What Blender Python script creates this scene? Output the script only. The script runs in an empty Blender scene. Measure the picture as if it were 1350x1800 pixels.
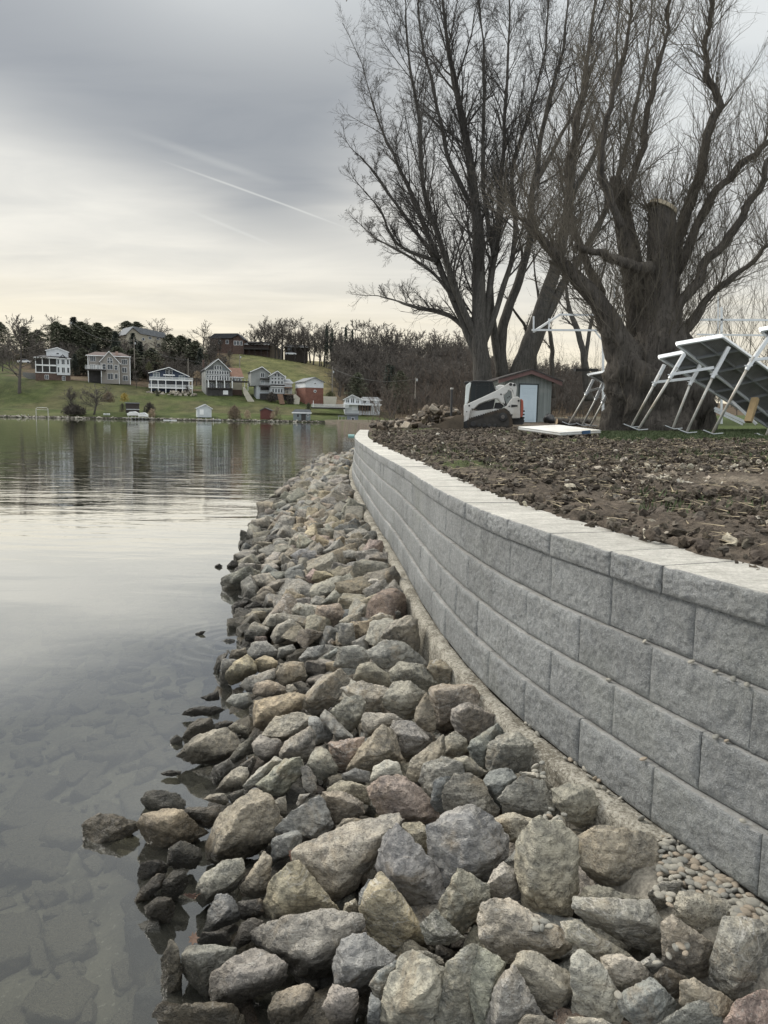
import bpy, bmesh, math, random
import numpy as np
from mathutils import Vector, Matrix, noise
# ------------------------------------------------------------------ camera
FPX = 1352.0; TH = math.atan(167.5/FPX); RO = math.radians(1.0); H = 1.85
Fw = np.array([0, math.cos(TH), -math.sin(TH)]); _R0 = np.array([1., 0, 0]); _U0 = np.array([0, math.sin(TH), math.cos(TH)])
Rv = _R0*math.cos(RO)+_U0*math.sin(RO); Uv = _U0*math.cos(RO)-_R0*math.sin(RO); CAM = np.array([0, 0, H])
sc = bpy.context.scene; COL = sc.collection
cd = bpy.data.cameras.new("camera"); cam = bpy.data.objects.new("camera", cd); COL.objects.link(cam)
cd.sensor_fit = 'HORIZONTAL'; cd.sensor_width = 36.0; cd.lens = 36.0*FPX/1350.0; cd.clip_start = .05; cd.clip_end = 5000
cam.matrix_world = Matrix(((Rv[0], Uv[0], -Fw[0], 0), (Rv[1], Uv[1], -Fw[1], 0), (Rv[2], Uv[2], -Fw[2], H), (0, 0, 0, 1)))
sc.camera = cam
sc.render.resolution_x = 768; sc.render.resolution_y = 1024
sc.view_settings.view_transform = 'Standard'; sc.view_settings.look = 'None'
sc.view_settings.exposure = 0.46; sc.view_settings.gamma = 1.0
sc.cycles.max_bounces = 8; sc.cycles.transparent_max_bounces = 12; sc.cycles.diffuse_bounces = 3; sc.cycles.glossy_bounces = 3
# ------------------------------------------------------------------ node helper
class NT:
    def __init__(s, tree): s.t = tree; s.n = tree.nodes; s.l = tree.links
    def __call__(s, typ, _out=0, _p=None, **kw):
        nd = s.n.new(typ)
        for k, v in (_p or {}).items(): setattr(nd, k, v)
        for k, v in kw.items():
            key = int(k[1:]) if k[0] == 'i' and k[1:].isdigit() else k.replace('_', ' ')
            s.set(nd.inputs[key], v)
        return nd.outputs[_out] if len(nd.outputs) else None
    def set(s, sock, v):
        if isinstance(v, bpy.types.NodeSocket): s.l.new(v, sock)
        elif isinstance(v, (tuple, list)) and sock.type == 'RGBA' and len(v) == 3: sock.default_value = (*v, 1)
        else: sock.default_value = v
    def math(s, op, a, b=0.0, c=None, clamp=False):
        nd = s.n.new('ShaderNodeMath'); nd.operation = op; nd.use_clamp = clamp
        s.set(nd.inputs[0], a); s.set(nd.inputs[1], b)
        if c is not None: s.set(nd.inputs[2], c)
        return nd.outputs[0]
    def vmath(s, op, a, b=(0, 0, 0)):
        nd = s.n.new('ShaderNodeVectorMath'); nd.operation = op
        s.set(nd.inputs[0], a); s.set(nd.inputs[1], b)
        return nd.outputs['Value'] if op in ('DOT_PRODUCT', 'LENGTH', 'DISTANCE') else nd.outputs[0]
    def mix(s, f, a, b, mode='MIX'):
        nd = s.n.new('ShaderNodeMix'); nd.data_type = 'RGBA'; nd.blend_type = mode
        s.set(nd.inputs[0], f); s.set(nd.inputs[6], a); s.set(nd.inputs[7], b)
        return nd.outputs[2]
    def rng(s, v, a, b, c=0.0, d=1.0, smooth=False):
        nd = s.n.new('ShaderNodeMapRange'); nd.clamp = True
        if smooth: nd.interpolation_type = 'SMOOTHSTEP'
        s.set(nd.inputs[0], v)
        for i, x in enumerate((a, b, c, d)): s.set(nd.inputs[i+1], x)
        return nd.outputs[0]
    def noise(s, vec, scale, detail=4, rough=.55, dist=0.0):
        return s('ShaderNodeTexNoise', Vector=vec, Scale=scale, Detail=detail, Roughness=rough, Distortion=dist)
    def scale(s, vec, sx, sy, sz):
        nd = s.n.new('ShaderNodeMapping'); s.l.new(vec, nd.inputs[0]); nd.inputs[3].default_value = (sx, sy, sz); return nd.outputs[0]
    def bump(s, h, dist, strength=1.0, normal=None):
        nd = s.n.new('ShaderNodeBump'); nd.inputs['Strength'].default_value = strength; nd.inputs['Distance'].default_value = dist
        s.l.new(h, nd.inputs['Height'])
        if normal is not None: s.l.new(normal, nd.inputs['Normal'])
        return nd.outputs[0]
# ------------------------------------------------------------------ world: overcast evening sky
def raydir(px, py):
    d = Fw+Rv*((px-675)/FPX)+Uv*((900-py)/FPX); return d/np.linalg.norm(d)
wd = bpy.data.worlds.new("World"); sc.world = wd; wd.use_nodes = True
SUN_EL, SUN_AZ = math.radians(38), math.radians(-60)      # azimuth measured from +Y towards +X
def build_world():
    t = NT(wd.node_tree); t.n.clear()
    sky = t('ShaderNodeTexSky', _p=dict(sky_type='NISHITA', sun_disc=False, sun_elevation=SUN_EL, sun_rotation=SUN_AZ))
    skyc = t.vmath('SCALE', sky); skyc.node.inputs['Scale'].default_value = 0.10
    g = t('ShaderNodeTexCoord', _out=0)
    nd = t.n.new('ShaderNodeSeparateXYZ'); t.l.new(g, nd.inputs[0]); X, Y, Z = nd.outputs
    zc = t.math('MAXIMUM', Z, 0.0)
    inv = t.math('DIVIDE', 1.0, t.math('ADD', zc, 0.09))
    nd = t.n.new('ShaderNodeCombineXYZ'); t.l.new(t.math('MULTIPLY', X, inv), nd.inputs[0]); t.l.new(t.math('MULTIPLY', Y, inv), nd.inputs[1])
    P = nd.outputs[0]                                        # position on the cloud sheet
    def cp(px, py):
        d = raydir(px, py); k = 1/(max(d[2], 0)+.09); return np.array([d[0]*k, d[1]*k])
    # rotated, stretched noise so that the streaks run down to the right
    mp = t.n.new('ShaderNodeMapping'); t.l.new(P, mp.inputs[0]); mp.inputs[2].default_value = (0, 0, math.radians(20)); mp.inputs[3].default_value = (.42, .95, 1)
    n1 = t.noise(mp.outputs[0], .9, 5, .5, .35); n2 = t.noise(mp.outputs[0], 2.6, 6, .55, .5)
    # long edge of the dark cloud sheet: signed distance to a line through two seen points
    a, b = cp(0, 250), cp(640, 455); dv = (b-a)/np.linalg.norm(b-a); nrm = np.array([-dv[1], dv[0]])
    if nrm @ (cp(200, 100)-a) < 0: nrm = -nrm
    sd = t.math('SUBTRACT', t.vmath('DOT_PRODUCT', P, (nrm[0], nrm[1], 0)), float(nrm @ a))
    sdn = t.math('ADD', sd, t.math('MULTIPLY', t.math('SUBTRACT', n1, .5), 1.3))
    dark = t.rng(sdn, -.30, .45, 0, 1, True)
    # the dark sheet thins out again higher up and to the right
    hi = t.rng(Z, .33, .48, 0, 1, True)
    rx = t.rng(t.math('ADD', X, t.math('MULTIPLY', t.math('SUBTRACT', n1, .5), .5)), -.16, .08, 0, 1, True)
    thin = t.math('MULTIPLY', hi, t.rng(X, -.46, -.16, .25, .95, True))
    dark = t.math('MULTIPLY', dark, t.math('SUBTRACT', 1.0, t.math('MAXIMUM', thin, t.math('MULTIPLY', rx, .86))))
    dark = t.math('MULTIPLY', dark, t.rng(n2, .25, .75, .72, 1.08))
    low = t.mix(t.rng(Z, .02, .21, 0, 1, True), (.76, .665, .50), (.64, .615, .555))
    mid = t.mix(t.rng(Z, .20, .45, 0, 1), low, (.505, .52, .52))
    right = t.rng(X, -.1, .35, 0, 1, True)
    mid = t.mix(t.math('MULTIPLY', right, t.rng(Z, .1, .4, .15, .9)), mid, (.64, .66, .66))
    mid = t.mix(1.0, mid, t.mix(t.rng(n2, .3, .7, 0, 1), (.87, .88, .89), (1.09, 1.085, 1.07)), 'MULTIPLY')
    col = t.mix(t.math('MULTIPLY', dark, .92), mid, (.192, .206, .226))
    # peach bands low over the hills
    band = t.math('MULTIPLY', t.rng(t.noise(t.scale(g, 1.2, 1.2, 22), 1.6, 3), .5, .68, 0, 1, True), t.rng(Z, .06, .2, .5, 0))
    col = t.mix(band, col, (.60, .545, .42))
    # vapour trails
    def trail(p0, p1, w, amt, col):
        a, b = cp(*p0), cp(*p1); L = np.linalg.norm(b-a); dv = (b-a)/L; nv = np.array([-dv[1], dv[0]])
        u = t.math('SUBTRACT', t.vmath('DOT_PRODUCT', P, (dv[0], dv[1], 0)), float(dv @ a))
        v = t.math('SUBTRACT', t.vmath('DOT_PRODUCT', P, (nv[0], nv[1], 0)), float(nv @ a))
        v = t.math('ADD', v, t.math('MULTIPLY', t.math('SUBTRACT', n2, .5), w*.8))
        m = t.rng(t.math('ABSOLUTE', v), 0, w, 1, 0, True)
        m = t.math('MULTIPLY', m, t.rng(u, 0, L*.35, 0, 1, True)); m = t.math('MULTIPLY', m, t.rng(u, L*.6, L, 1, 0, True))
        return t.mix(t.math('MULTIPLY', m, amt), col, (.64, .64, .60))
    col = trail((255, 272), (640, 412), .012, .46, col)
    col = trail((190, 218), (520, 335), .04, .14, col)
    col = trail((310, 360), (500, 440), .022, .25, col)
    # bright overhead cloud the picture cannot see, and a dim ground side
    col = t.mix(t.rng(Z, .70, .92, 0, 1, True), col, (2.65, 2.62, 2.5))
    back = t.rng(Y, .0, -.6, 0, 1, True)
    col = t.mix(t.math('MULTIPLY', back, .8), col, (.80, .85, .90))
    col = t.mix(.93, skyc, col)
    bg = t('ShaderNodeBackground', Color=col, Strength=1.0)
    t('ShaderNodeOutputWorld', Surface=bg)
build_world()
sd_ = bpy.data.lights.new("sun", 'SUN'); sd_.energy = 2.1; sd_.angle = math.radians(18); sd_.color = (1, .95, .86)
sun = bpy.data.objects.new("sun", sd_); COL.objects.link(sun)
sdir = Vector((math.sin(SUN_AZ)*math.cos(SUN_EL), math.cos(SUN_AZ)*math.cos(SUN_EL), math.sin(SUN_EL)))
sun.rotation_euler = sdir.to_track_quat('Z', 'Y').to_euler(); sun.location = (0, 0, 60)
# ------------------------------------------------------------------ general helpers
rnd = random.Random(7)
def ray(px, py): return Fw+Rv*((px-675)/FPX)+Uv*((900-py)/FPX)
def onz(px, py, z): d = ray(px, py); return CAM+d*((z-H)/d[2])
def aty(px, py, y): d = ray(px, py); return CAM+d*(y/d[1])
def sstep(a, b, x): t = min(1, max(0, (x-a)/(b-a))); return t*t*(3-2*t)
def nz(x, y, z=0.0): return noise.noise(Vector((x, y, z)))
def fbm(x, y, z=0.0, o=4):
    s = 0; a = 1; f = 1
    for _ in range(o): s += a*noise.noise(Vector((x*f, y*f, z*f+7.3*_))); a *= .5; f *= 2.03
    return s
def tag(o, label=None, cat=None, group=None, kind=None):
    if label: o['label'] = label
    if cat: o['category'] = cat
    if group: o['group'] = group
    if kind: o['kind'] = kind
    return o
def empty(name, loc=(0, 0, 0), rz=0.0):
    o = bpy.data.objects.new(name, None); COL.objects.link(o); o.location = loc; o.rotation_euler = (0, 0, rz); o.empty_display_size = .2
    return o
def link(name, me, mat=None, parent=None):
    if mat is not None and not me.materials: me.materials.append(mat)
    o = bpy.data.objects.new(name, me); COL.objects.link(o)
    if parent is not None: o.parent = parent
    return o
def npmesh(name, V, Fc, smooth=True):
    """V (n,3), Fc (m,k) with constant k"""
    V = np.asarray(V, np.float32); Fc = np.asarray(Fc, np.int32); me = bpy.data.meshes.new(name)
    k = Fc.shape[1]; me.vertices.add(len(V)); me.vertices.foreach_set('co', V.ravel())
    me.loops.add(Fc.size); me.loops.foreach_set('vertex_index', Fc.ravel())
    me.polygons.add(len(Fc)); me.polygons.foreach_set('loop_start', np.arange(0, Fc.size, k, dtype=np.int32))
    try: me.polygons.foreach_set('loop_total', np.full(len(Fc), k, np.int32))
    except Exception: pass
    me.update(calc_edges=True)
    me.polygons.foreach_set('use_smooth', np.full(len(Fc), smooth, bool)); me.update()
    return me
def setattr_col(me, name, C):
    a = me.attributes.new(name, 'FLOAT_COLOR', 'POINT'); C = np.asarray(C, np.float32)
    if C.shape[1] == 3: C = np.concatenate([C, np.ones((len(C), 1), np.float32)], 1)
    a.data.foreach_set('color', C.ravel())
class MB:
    def __init__(s): s.v = []; s.f = []
    def add(s, vs, fs):
        b = len(s.v); s.v += [tuple(map(float, v)) for v in vs]; s.f += [tuple(b+i for i in f) for f in fs]; return s
    def box(s, x0, x1, y0, y1, z0, z1):
        if x0 > x1: x0, x1 = x1, x0
        if y0 > y1: y0, y1 = y1, y0
        if z0 > z1: z0, z1 = z1, z0
        return s.add([(x0, y0, z0), (x1, y0, z0), (x1, y1, z0), (x0, y1, z0), (x0, y0, z1), (x1, y0, z1), (x1, y1, z1), (x0, y1, z1)],
                     [(0, 3, 2, 1), (4, 5, 6, 7), (0, 1, 5, 4), (1, 2, 6, 5), (2, 3, 7, 6), (3, 0, 4, 7)])
    def bar(s, a, b, w, h=None, up=(0, 0, 1)):
        a = Vector(a); b = Vector(b); h = h or w; d = (b-a).normalized(); u = Vector(up)
        if abs(d.dot(u)) > .98: u = Vector((0, 1, 0))
        x = d.cross(u).normalized()*(w/2); y = x.cross(d).normalized()*(h/2)
        vs = [a-x-y, a+x-y, a+x+y, a-x+y, b-x-y, b+x-y, b+x+y, b-x+y]
        return s.add(vs, [(0, 3, 2, 1), (4, 5, 6, 7), (0, 1, 5, 4), (1, 2, 6, 5), (2, 3, 7, 6), (3, 0, 4, 7)][::1])
    def tube(s, pts, rad, n=10, caps=True):
        pts = [Vector(p) for p in pts]; rad = rad if isinstance(rad, (list, tuple)) else [rad]*len(pts)
        b = len(s.v); u = None
        for i, p in enumerate(pts):
            d = (pts[min(i+1, len(pts)-1)]-pts[max(i-1, 0)]).normalized()
            if u is None: u = d.orthogonal().normalized()
            else:
                u = (u-d*u.dot(d)); u = u.normalized() if u.length > 1e-6 else d.orthogonal().normalized()
            w = d.cross(u)
            for k in range(n):
                a = 2*math.pi*k/n; q = p+(u*math.cos(a)+w*math.sin(a))*rad[i]; s.v.append(tuple(q))
        for i in range(len(pts)-1):
            for k in range(n):
                k2 = (k+1) % n; s.f.append((b+i*n+k, b+i*n+k2, b+(i+1)*n+k2, b+(i+1)*n+k))
        if caps: s.f.append(tuple(b+k for k in range(n))[::-1]); s.f.append(tuple(b+(len(pts)-1)*n+k for k in range(n)))
        return s
    def cyl(s, a, b, r, r2=None, n=14): return s.tube([a, b], [r, r if r2 is None else r2], n)
    def prism(s, poly, y0, y1):
        """poly: (x,z) outline, extruded along y"""
        A = sum(poly[i][0]*poly[(i+1) % len(poly)][1]-poly[(i+1) % len(poly)][0]*poly[i][1] for i in range(len(poly)))
        if A < 0: poly = poly[::-1]
        n = len(poly); vs = [(x, y0, z) for x, z in poly]+[(x, y1, z) for x, z in poly]
        fs = [tuple(range(n)), tuple(range(2*n-1, n-1, -1))]+[(i, n+i, n+(i+1) % n, (i+1) % n) for i in range(n)]
        return s.add(vs, fs)
    def mesh(s, name, bevel=0.0, smooth=False):
        me = bpy.data.meshes.new(name); me.from_pydata(s.v, [], s.f); me.update()
        bm = bmesh.new(); bm.from_mesh(me); bmesh.ops.recalc_face_normals(bm, faces=bm.faces)
        if bevel: bmesh.ops.bevel(bm, geom=[e for e in bm.edges if len(e.link_faces) == 2 and e.calc_face_angle(0) > .6], offset=bevel, segments=1, affect='EDGES', clamp_overlap=True)
        if smooth:
            for f in bm.faces: f.smooth = True
        bm.to_mesh(me); bm.free(); me.update(); return me
    def build(s, name, mat, parent=None, bevel=0.0, smooth=False, label=None):
        o = link(name, s.mesh(name, bevel, smooth), mat, parent)
        if label: o['label'] = label
        return o
# ------------------------------------------------------------------ materials
def newmat(name):
    m = bpy.data.materials.new(name); m.use_nodes = True; t = NT(m.node_tree); t.n.clear(); return m, t
def finish(t, col, rough=.8, normal=None, metal=0.0, spec=.5, **kw):
    args = dict(Base_Color=col, Roughness=rough, Metallic=metal, Specular_IOR_Level=spec)
    if normal is not None: args['Normal'] = normal
    args.update(kw); b = t('ShaderNodeBsdfPrincipled', **args); t('ShaderNodeOutputMaterial', Surface=b); return b
def simple(name, col, rough=.7, var=.18, scale=3.0, bump=0.0, metal=0.0, bscale=None, spec=.4, dirt=None):
    m, t = newmat(name); g = t('ShaderNodeTexCoord', _out=3)
    n = t.noise(g, scale, 5, .6)
    c = t.mix(t.rng(n, .3, .7), tuple(x*(1-var) for x in col), tuple(min(1, x*(1+var)) for x in col))
    if dirt: c = t.mix(t.rng(t.noise(g, scale*.37, 6, .65), .48, .68, 0, .8), c, dirt)
    nm = t.bump(t.noise(g, bscale or scale*8, 4, .6), bump) if bump else None
    finish(t, c, rough, nm, metal, spec); return m
def rock_material():
    m, t = newmat("riprap_stone"); g = t('ShaderNodeNewGeometry', _out=0)
    oi = t('ShaderNodeObjectInfo', _out=1); rn = oi.node.outputs['Random']
    tint = t.mix(1.0, oi, t('ShaderNodeAttribute', _p=dict(attribute_name='tint')), 'MULTIPLY')
    tc = t('ShaderNodeTexCoord', _out=3)
    off = t('ShaderNodeCombineXYZ', X=t.math('MULTIPLY', rn, 31.0), Y=t.math('MULTIPLY', rn, 17.0), Z=rn)
    p = t.vmath('ADD', g, off)
    n1 = t.noise(p, 7, 6, .6, .4); n2 = t.noise(p, 38, 5, .65); n3 = t.noise(p, 160, 3, .6)
    strat = t.noise(t.scale(p, 14, 10, 60), 1.0, 4, .6, .6)
    c = t.mix(t.rng(n1, .36, .64), t.mix(1.0, tint, (.60, .61, .62), 'MULTIPLY'), t.mix(1.0, tint, (1.36, 1.32, 1.25), 'MULTIPLY'))
    c = t.mix(t.rng(n2, .46, .62, 0, .7), c, t.mix(1.0, tint, (1.5, 1.46, 1.38), 'MULTIPLY'))
    c = t.mix(t.rng(n2, .46, .34, 0, .75), c, t.mix(1.0, tint, (.5, .5, .5), 'MULTIPLY'))
    c = t.mix(t.rng(strat, .54, .62, 0, .5), c, t.mix(1.0, tint, (.55, .54, .52), 'MULTIPLY'))
    c = t.mix(t.math('MULTIPLY', t.rng(n3, .56, .68, 0, .6), t.rng(t.math('FRACT', t.math('MULTIPLY', rn, 7.3)), .2, 1)), c, (.50, .48, .44)); c = t.mix(t.math('MULTIPLY', t.rng(n3, .44, .32, 0, .7), t.rng(t.math('FRACT', t.math('MULTIPLY', rn, 5.1)), .1, 1)), c, (.07, .065, .06))
    c = t.mix(t.rng(t.noise(p, 2.7, 4, .6, .6), .50, .62, 0, .40), c, t.mix(1.0, c, (1.05, .96, .82), 'MULTIPLY'))
    ve = t.math('ABSOLUTE', t.math('SUBTRACT', t.noise(t.scale(p, 5, 5, 11), 1.0, 3, .5, 1.2), .5)); c = t.mix(t.math('MULTIPLY', t.rng(ve, .012, .0, 0, .7), t.rng(t.math('FRACT', t.math('MULTIPLY', rn, 3.7)), .5, .8)), c, (.52, .50, .46))
    # iron stains and pale lichen with shapes of their own
    st = t.noise(p, 4.1, 5, .7, 1.0)
    c = t.mix(t.rng(st, .56, .70, 0, .45), c, (.30, .225, .135))
    c = t.mix(t.rng(t.noise(p, 9.3, 6, .75, .8), .62, .70, 0, .35), c, (.50, .49, .44))
    z = t('ShaderNodeSeparateXYZ', _out=2, Vector=g)
    wl = t.math('ADD', z, t.math('MULTIPLY', t.math('SUBTRACT', t.noise(g, 3.2, 4, .6), .5), -.24))
    wet = t.rng(wl, .085, .19, 1, 0, True)
    c = t.mix(wet, c, t.mix(1.0, c, (.20, .195, .18), 'MULTIPLY'))
    silt = t.rng(t.math('ADD', z, t.math('MULTIPLY', t.noise(g, 9, 4), .1)), -.02, -.12, 0, .8, True)
    c = t.mix(silt, c, (.150, .130, .090))
    r = t.math('SUBTRACT', .86, t.math('MULTIPLY', wet, .5))
    b1 = t.bump(strat, .012, .7); b1 = t.bump(n1, .05, .6, b1); b2 = t.bump(n2, .022, 1.0, b1); b3 = t.bump(n3, .006, .9, b2)
    finish(t, c, r, b3, 0, .35); return m
ROCK = rock_material()
def block_material(name, base, top):
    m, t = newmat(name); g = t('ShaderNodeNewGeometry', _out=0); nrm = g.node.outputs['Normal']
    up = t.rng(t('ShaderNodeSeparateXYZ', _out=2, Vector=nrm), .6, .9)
    n1 = t.noise(g, 2.2, 5, .6); n2 = t.noise(g, 48, 5, .75); n3 = t.noise(g, 170, 3, .7)
    at = t('ShaderNodeAttribute', _out=2, _p=dict(attribute_name='shade'))
    c = t.mix(t.rng(n1, .3, .7), tuple(x*.86 for x in base), tuple(x*1.13 for x in base))
    c = t.mix(t.rng(n2, .38, .62, 0, 1), t.mix(1.0, c, (.77, .78, .79), 'MULTIPLY'), t.mix(1.0, c, (1.24, 1.24, 1.22), 'MULTIPLY'))
    c = t.mix(t.rng(n3, .57, .68, 0, .5), c, (.50, .51, .52)); c = t.mix(t.rng(n3, .43, .32, 0, .5), c, (.075, .08, .082))
    lime = t.math('MULTIPLY', t.rng(t.noise(t.scale(g, 5, 5, 2.2), 1.0, 6, .72, .6), .57, .74, 0, .55), t.rng(n2, .3, .6))
    c = t.mix(lime, c, (.46, .47, .46))
    moss = t.rng(t.noise(g, 1.4, 4, .6), .55, .72, 0, .22); c = t.mix(moss, c, (.17, .18, .13))
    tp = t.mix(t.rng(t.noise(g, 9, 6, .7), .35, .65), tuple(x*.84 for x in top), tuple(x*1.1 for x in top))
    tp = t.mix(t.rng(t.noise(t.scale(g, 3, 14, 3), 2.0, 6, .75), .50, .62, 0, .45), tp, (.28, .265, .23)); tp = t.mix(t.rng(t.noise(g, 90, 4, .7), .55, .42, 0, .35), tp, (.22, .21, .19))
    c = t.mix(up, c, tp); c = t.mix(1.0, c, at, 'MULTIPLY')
    b = t.bump(n3, .005, .9, t.bump(n2, .018, .9))
    finish(t, c, .93, b, 0, .2); return m
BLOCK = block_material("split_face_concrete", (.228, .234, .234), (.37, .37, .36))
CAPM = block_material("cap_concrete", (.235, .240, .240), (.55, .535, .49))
def bark(name, col, scale=1.0, crk=.5):
    m, t = newmat(name); g = t('ShaderNodeTexCoord', _out=3)
    s = t.scale(g, 1, 1, .16); n = t.noise(s, 9*scale, 6, .65, .4)
    v = t.noise(s, 26*scale, 5, .7, .8)
    c = t.mix(t.rng(n, .3, .7), tuple(x*.6 for x in col), tuple(x*1.35 for x in col))
    c = t.mix(t.rng(v, .5, .36, 0, .8), c, tuple(x*.32 for x in col))
    finish(t, c, .95, t.bump(v, .05*crk, .9, t.bump(n, .1*crk, .7)), 0, .15); return m
BARK_GREY = bark("grey_maple_bark", (.085, .080, .072)); BARK_WILLOW = bark("furrowed_willow_bark", (.098, .088, .077), .65, 1.4)
BARK_FAR = simple("distant_bark", (.075, .067, .060), .95, .3, .3)
TWIG_FAR = simple("distant_twigs", (.092, .082, .072), .95, .25, .05)
TWIG_WIL = simple("willow_twigs", (.105, .092, .072), .9, .25, .8)
TWIG_GREY = simple("grey_twigs", (.060, .055, .050), .9, .25, .8)
CONIF = simple("pine_needles", (.085, .092, .060), .9, .4, .4)
CONIF2 = simple("spruce_needles", (.065, .076, .062), .9, .4, .4)
SHRUB = simple("brown_brush", (.10, .078, .062), .95, .3, .6)
WHITE = simple("white_paint", (.70, .71, .70), .55, .06, .5)
TRIM = simple("white_trim", (.74, .75, .74), .5, .05, .5)
GLASS = simple("dark_window_glass", (.022, .028, .034), .12, .3, .25, spec=.6)
PALEGLASS = simple("pale_window_glass", (.12, .15, .16), .15, .3, .25, spec=.6)
ALU = simple("aluminium", (.60, .62, .63), .42, .08, 2.0, metal=.35, spec=.5)
GALV = simple("galvanised_pipe", (.40, .395, .37), .5, .22, 6.0, metal=.3, dirt=(.30, .25, .18))
DARKSTEEL = simple("dark_steel", (.035, .035, .035), .55, .3, 4)
RUBBER = simple("rubber_track", (.030, .028, .026), .85, .3, 3, dirt=(.10, .075, .052))
BLACK = simple("black_plastic", (.018, .019, .02), .45, .2, 4)
WOODM = simple("weathered_wood", (.26, .19, .10), .8, .3, 3)
# ------------------------------------------------------------------ the retaining wall's line (x at a given y, front of base)
WP = [(-1.35, 31), (-1.0, 29), (-.92, 24), (-.80, 19), (-.62, 16), (-.36, 12.9), (-.08, 9.8), (.10, 8.1), (.27, 6.1), (.33, 5.43), (.445, 4.51), (.568, 3.845), (.668, 3.44), (.768, 3.12), (.928, 2.657), (1.035, 2.38), (1.155, 2.09), (1.42, 1.62), (1.75, 1.15), (2.1, .75), (2.6, .2), (3.3, -.5), (4.2, -1.3)]
def catmull(P, k=12):
    P = [np.array(p, float) for p in P]; out = []
    for i in range(len(P)-1):
        p0, p1, p2, p3 = P[max(i-1, 0)], P[i], P[i+1], P[min(i+2, len(P)-1)]
        for j in range(k):
            t = j/k; out.append(.5*((2*p1)+(-p0+p2)*t+(2*p0-5*p1+4*p2-p3)*t*t+(-p0+3*p1-3*p2+p3)*t**3))
    out.append(P[-1]); return np.array(out)
WC = catmull(WP[1:]); 
for _ in range(4): WC[1:-1] = (WC[:-2]+2*WC[1:-1]+WC[2:])/4
WS = np.concatenate([[0], np.cumsum(np.linalg.norm(np.diff(WC, axis=0), axis=1))]); WLEN = WS[-1]
WT = np.gradient(WC, axis=0); WT /= np.linalg.norm(WT, axis=1)[:, None]
def wall_at(s):
    s = min(max(s, 0), WLEN); p = np.array([np.interp(s, WS, WC[:, 0]), np.interp(s, WS, WC[:, 1])])
    t = np.array([np.interp(s, WS, WT[:, 0]), np.interp(s, WS, WT[:, 1])]); t /= np.linalg.norm(t)
    return p, t, np.array([t[1], -t[0]])*(-1)      # point, tangent (towards camera), normal towards land
_yo = np.argsort(WC[:, 1]); _wy = WC[_yo, 1]; _wx = WC[_yo, 0]
def xw(y): return float(np.interp(y, _wy, _wx))
_p, _t, _n = wall_at(WLEN*.5)
NS = 1.0 if _n[0] > 0 else -1.0
ZB, ZT = .45, 1.35
# shoreline (waterline) x at a given y
WL = [(-1.0, -.45), (1.2, -.50), (2.28, -.70), (2.67, -.90), (3.4, -1.02), (4.27, -1.12), (5.78, -1.26), (7.43, -1.36), (9.1, -1.8), (11.5, -2.05), (16.6, -2.41), (31.7, -2.73), (34, -1.2), (40, -.2), (55, -1.0), (75, -3.5), (110, -9), (150, -12), (195, -16)]
def xl(y): return float(np.interp(y, [a for a, b in WL], [b for a, b in WL]))
def S(x, y):          # riprap surface
    a, b = xw(y), xl(y); t = (a-x)/max(a-b, .3)
    if t <= 1: return .42*(1-t)**.9 if t > 0 else .42
    return max(-(b-x)*.30, -1.4)
def G(x, y):          # upland ground
    return 1.30+.027*max(x, -2)+.16*sstep(34, 42, y)*sstep(0, 5, x)-.10*sstep(27, 31, y)*(1-sstep(0, 6, x))
# ------------------------------------------------------------------ far land
def horizon(px): return 732.5+.01746*(px-675)
TX = [-400, 0, 130, 300, 450, 560, 640, 760, 950, 1150, 1450, 1800]
TY = [195, 202, 216, 240, 270, 320, 380, 470, 700]
TZ = [[-1.2]*12, [.55]*12,
      [2.4, 2.4, 2.2, 2.0, 2.2, 1.8, 1.4, 1.2, 1.2, 1.5, 1.2, 1],
      [12, 11.5, 11.2, 8.3, 7.0, 6.0, 4.2, 4, 4, 3, 2, 2],
      [16, 15, 14.5, 12, 12, 10, 7, 8, 7, 5, 3, 3],
      [26, 26, 26, 27, 26, 22, 18, 17, 14, 10, 6, 5],
      [30, 30, 30, 30, 28.5, 28, 26, 23, 19, 13, 8, 6],
      [31, 31, 31, 31, 30, 30, 29, 26, 21, 15, 9, 6],
      [31, 31, 31, 31, 30, 30, 29, 26, 21, 15, 9, 6]]
TZA = np.array(TZ, float)
def TZ_at(x, y):
    px = 675+FPX*x/max(y, 1); j = np.interp(px, TX, range(12)); i = np.interp(y, TY, range(9))
    i0 = min(int(i), 7); j0 = min(int(j), 10); a = i-i0; b = j-j0
    a = a*a*(3-2*a)*.5+a*.5
    z = (TZA[i0, j0]*(1-b)+TZA[i0, j0+1]*b)*(1-a)+(TZA[i0+1, j0]*(1-b)+TZA[i0+1, j0+1]*b)*a
    return z+(.25*fbm(x*.05, y*.05) if y > 205 else 0)
def farpt(px, y): return (px-675)/FPX*y*1.0, y   # column of the valley at forward distance y
def grid_mesh(name, xs, ys, fn, col=None, smooth=True):
    nx, ny = len(xs), len(ys); V = np.zeros((ny, nx, 3)); C = np.zeros((ny, nx, 3))
    for j, y in enumerate(ys):
        for i in range(nx):
            x = xs[i] if not callable(xs) else xs(i, y)
            p = fn(x, y); V[j, i] = p
            if col: C[j, i] = col(*p)
    idx = np.arange(nx*ny).reshape(ny, nx)
    Fc = np.stack([idx[:-1, :-1], idx[:-1, 1:], idx[1:, 1:], idx[1:, :-1]], -1).reshape(-1, 4)
    me = npmesh(name, V.reshape(-1, 3), Fc, smooth)
    if col: setattr_col(me, 'ground', C.reshape(-1, 3))
    return me
def px_of(x, y): return 675+FPX*x/y
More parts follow.
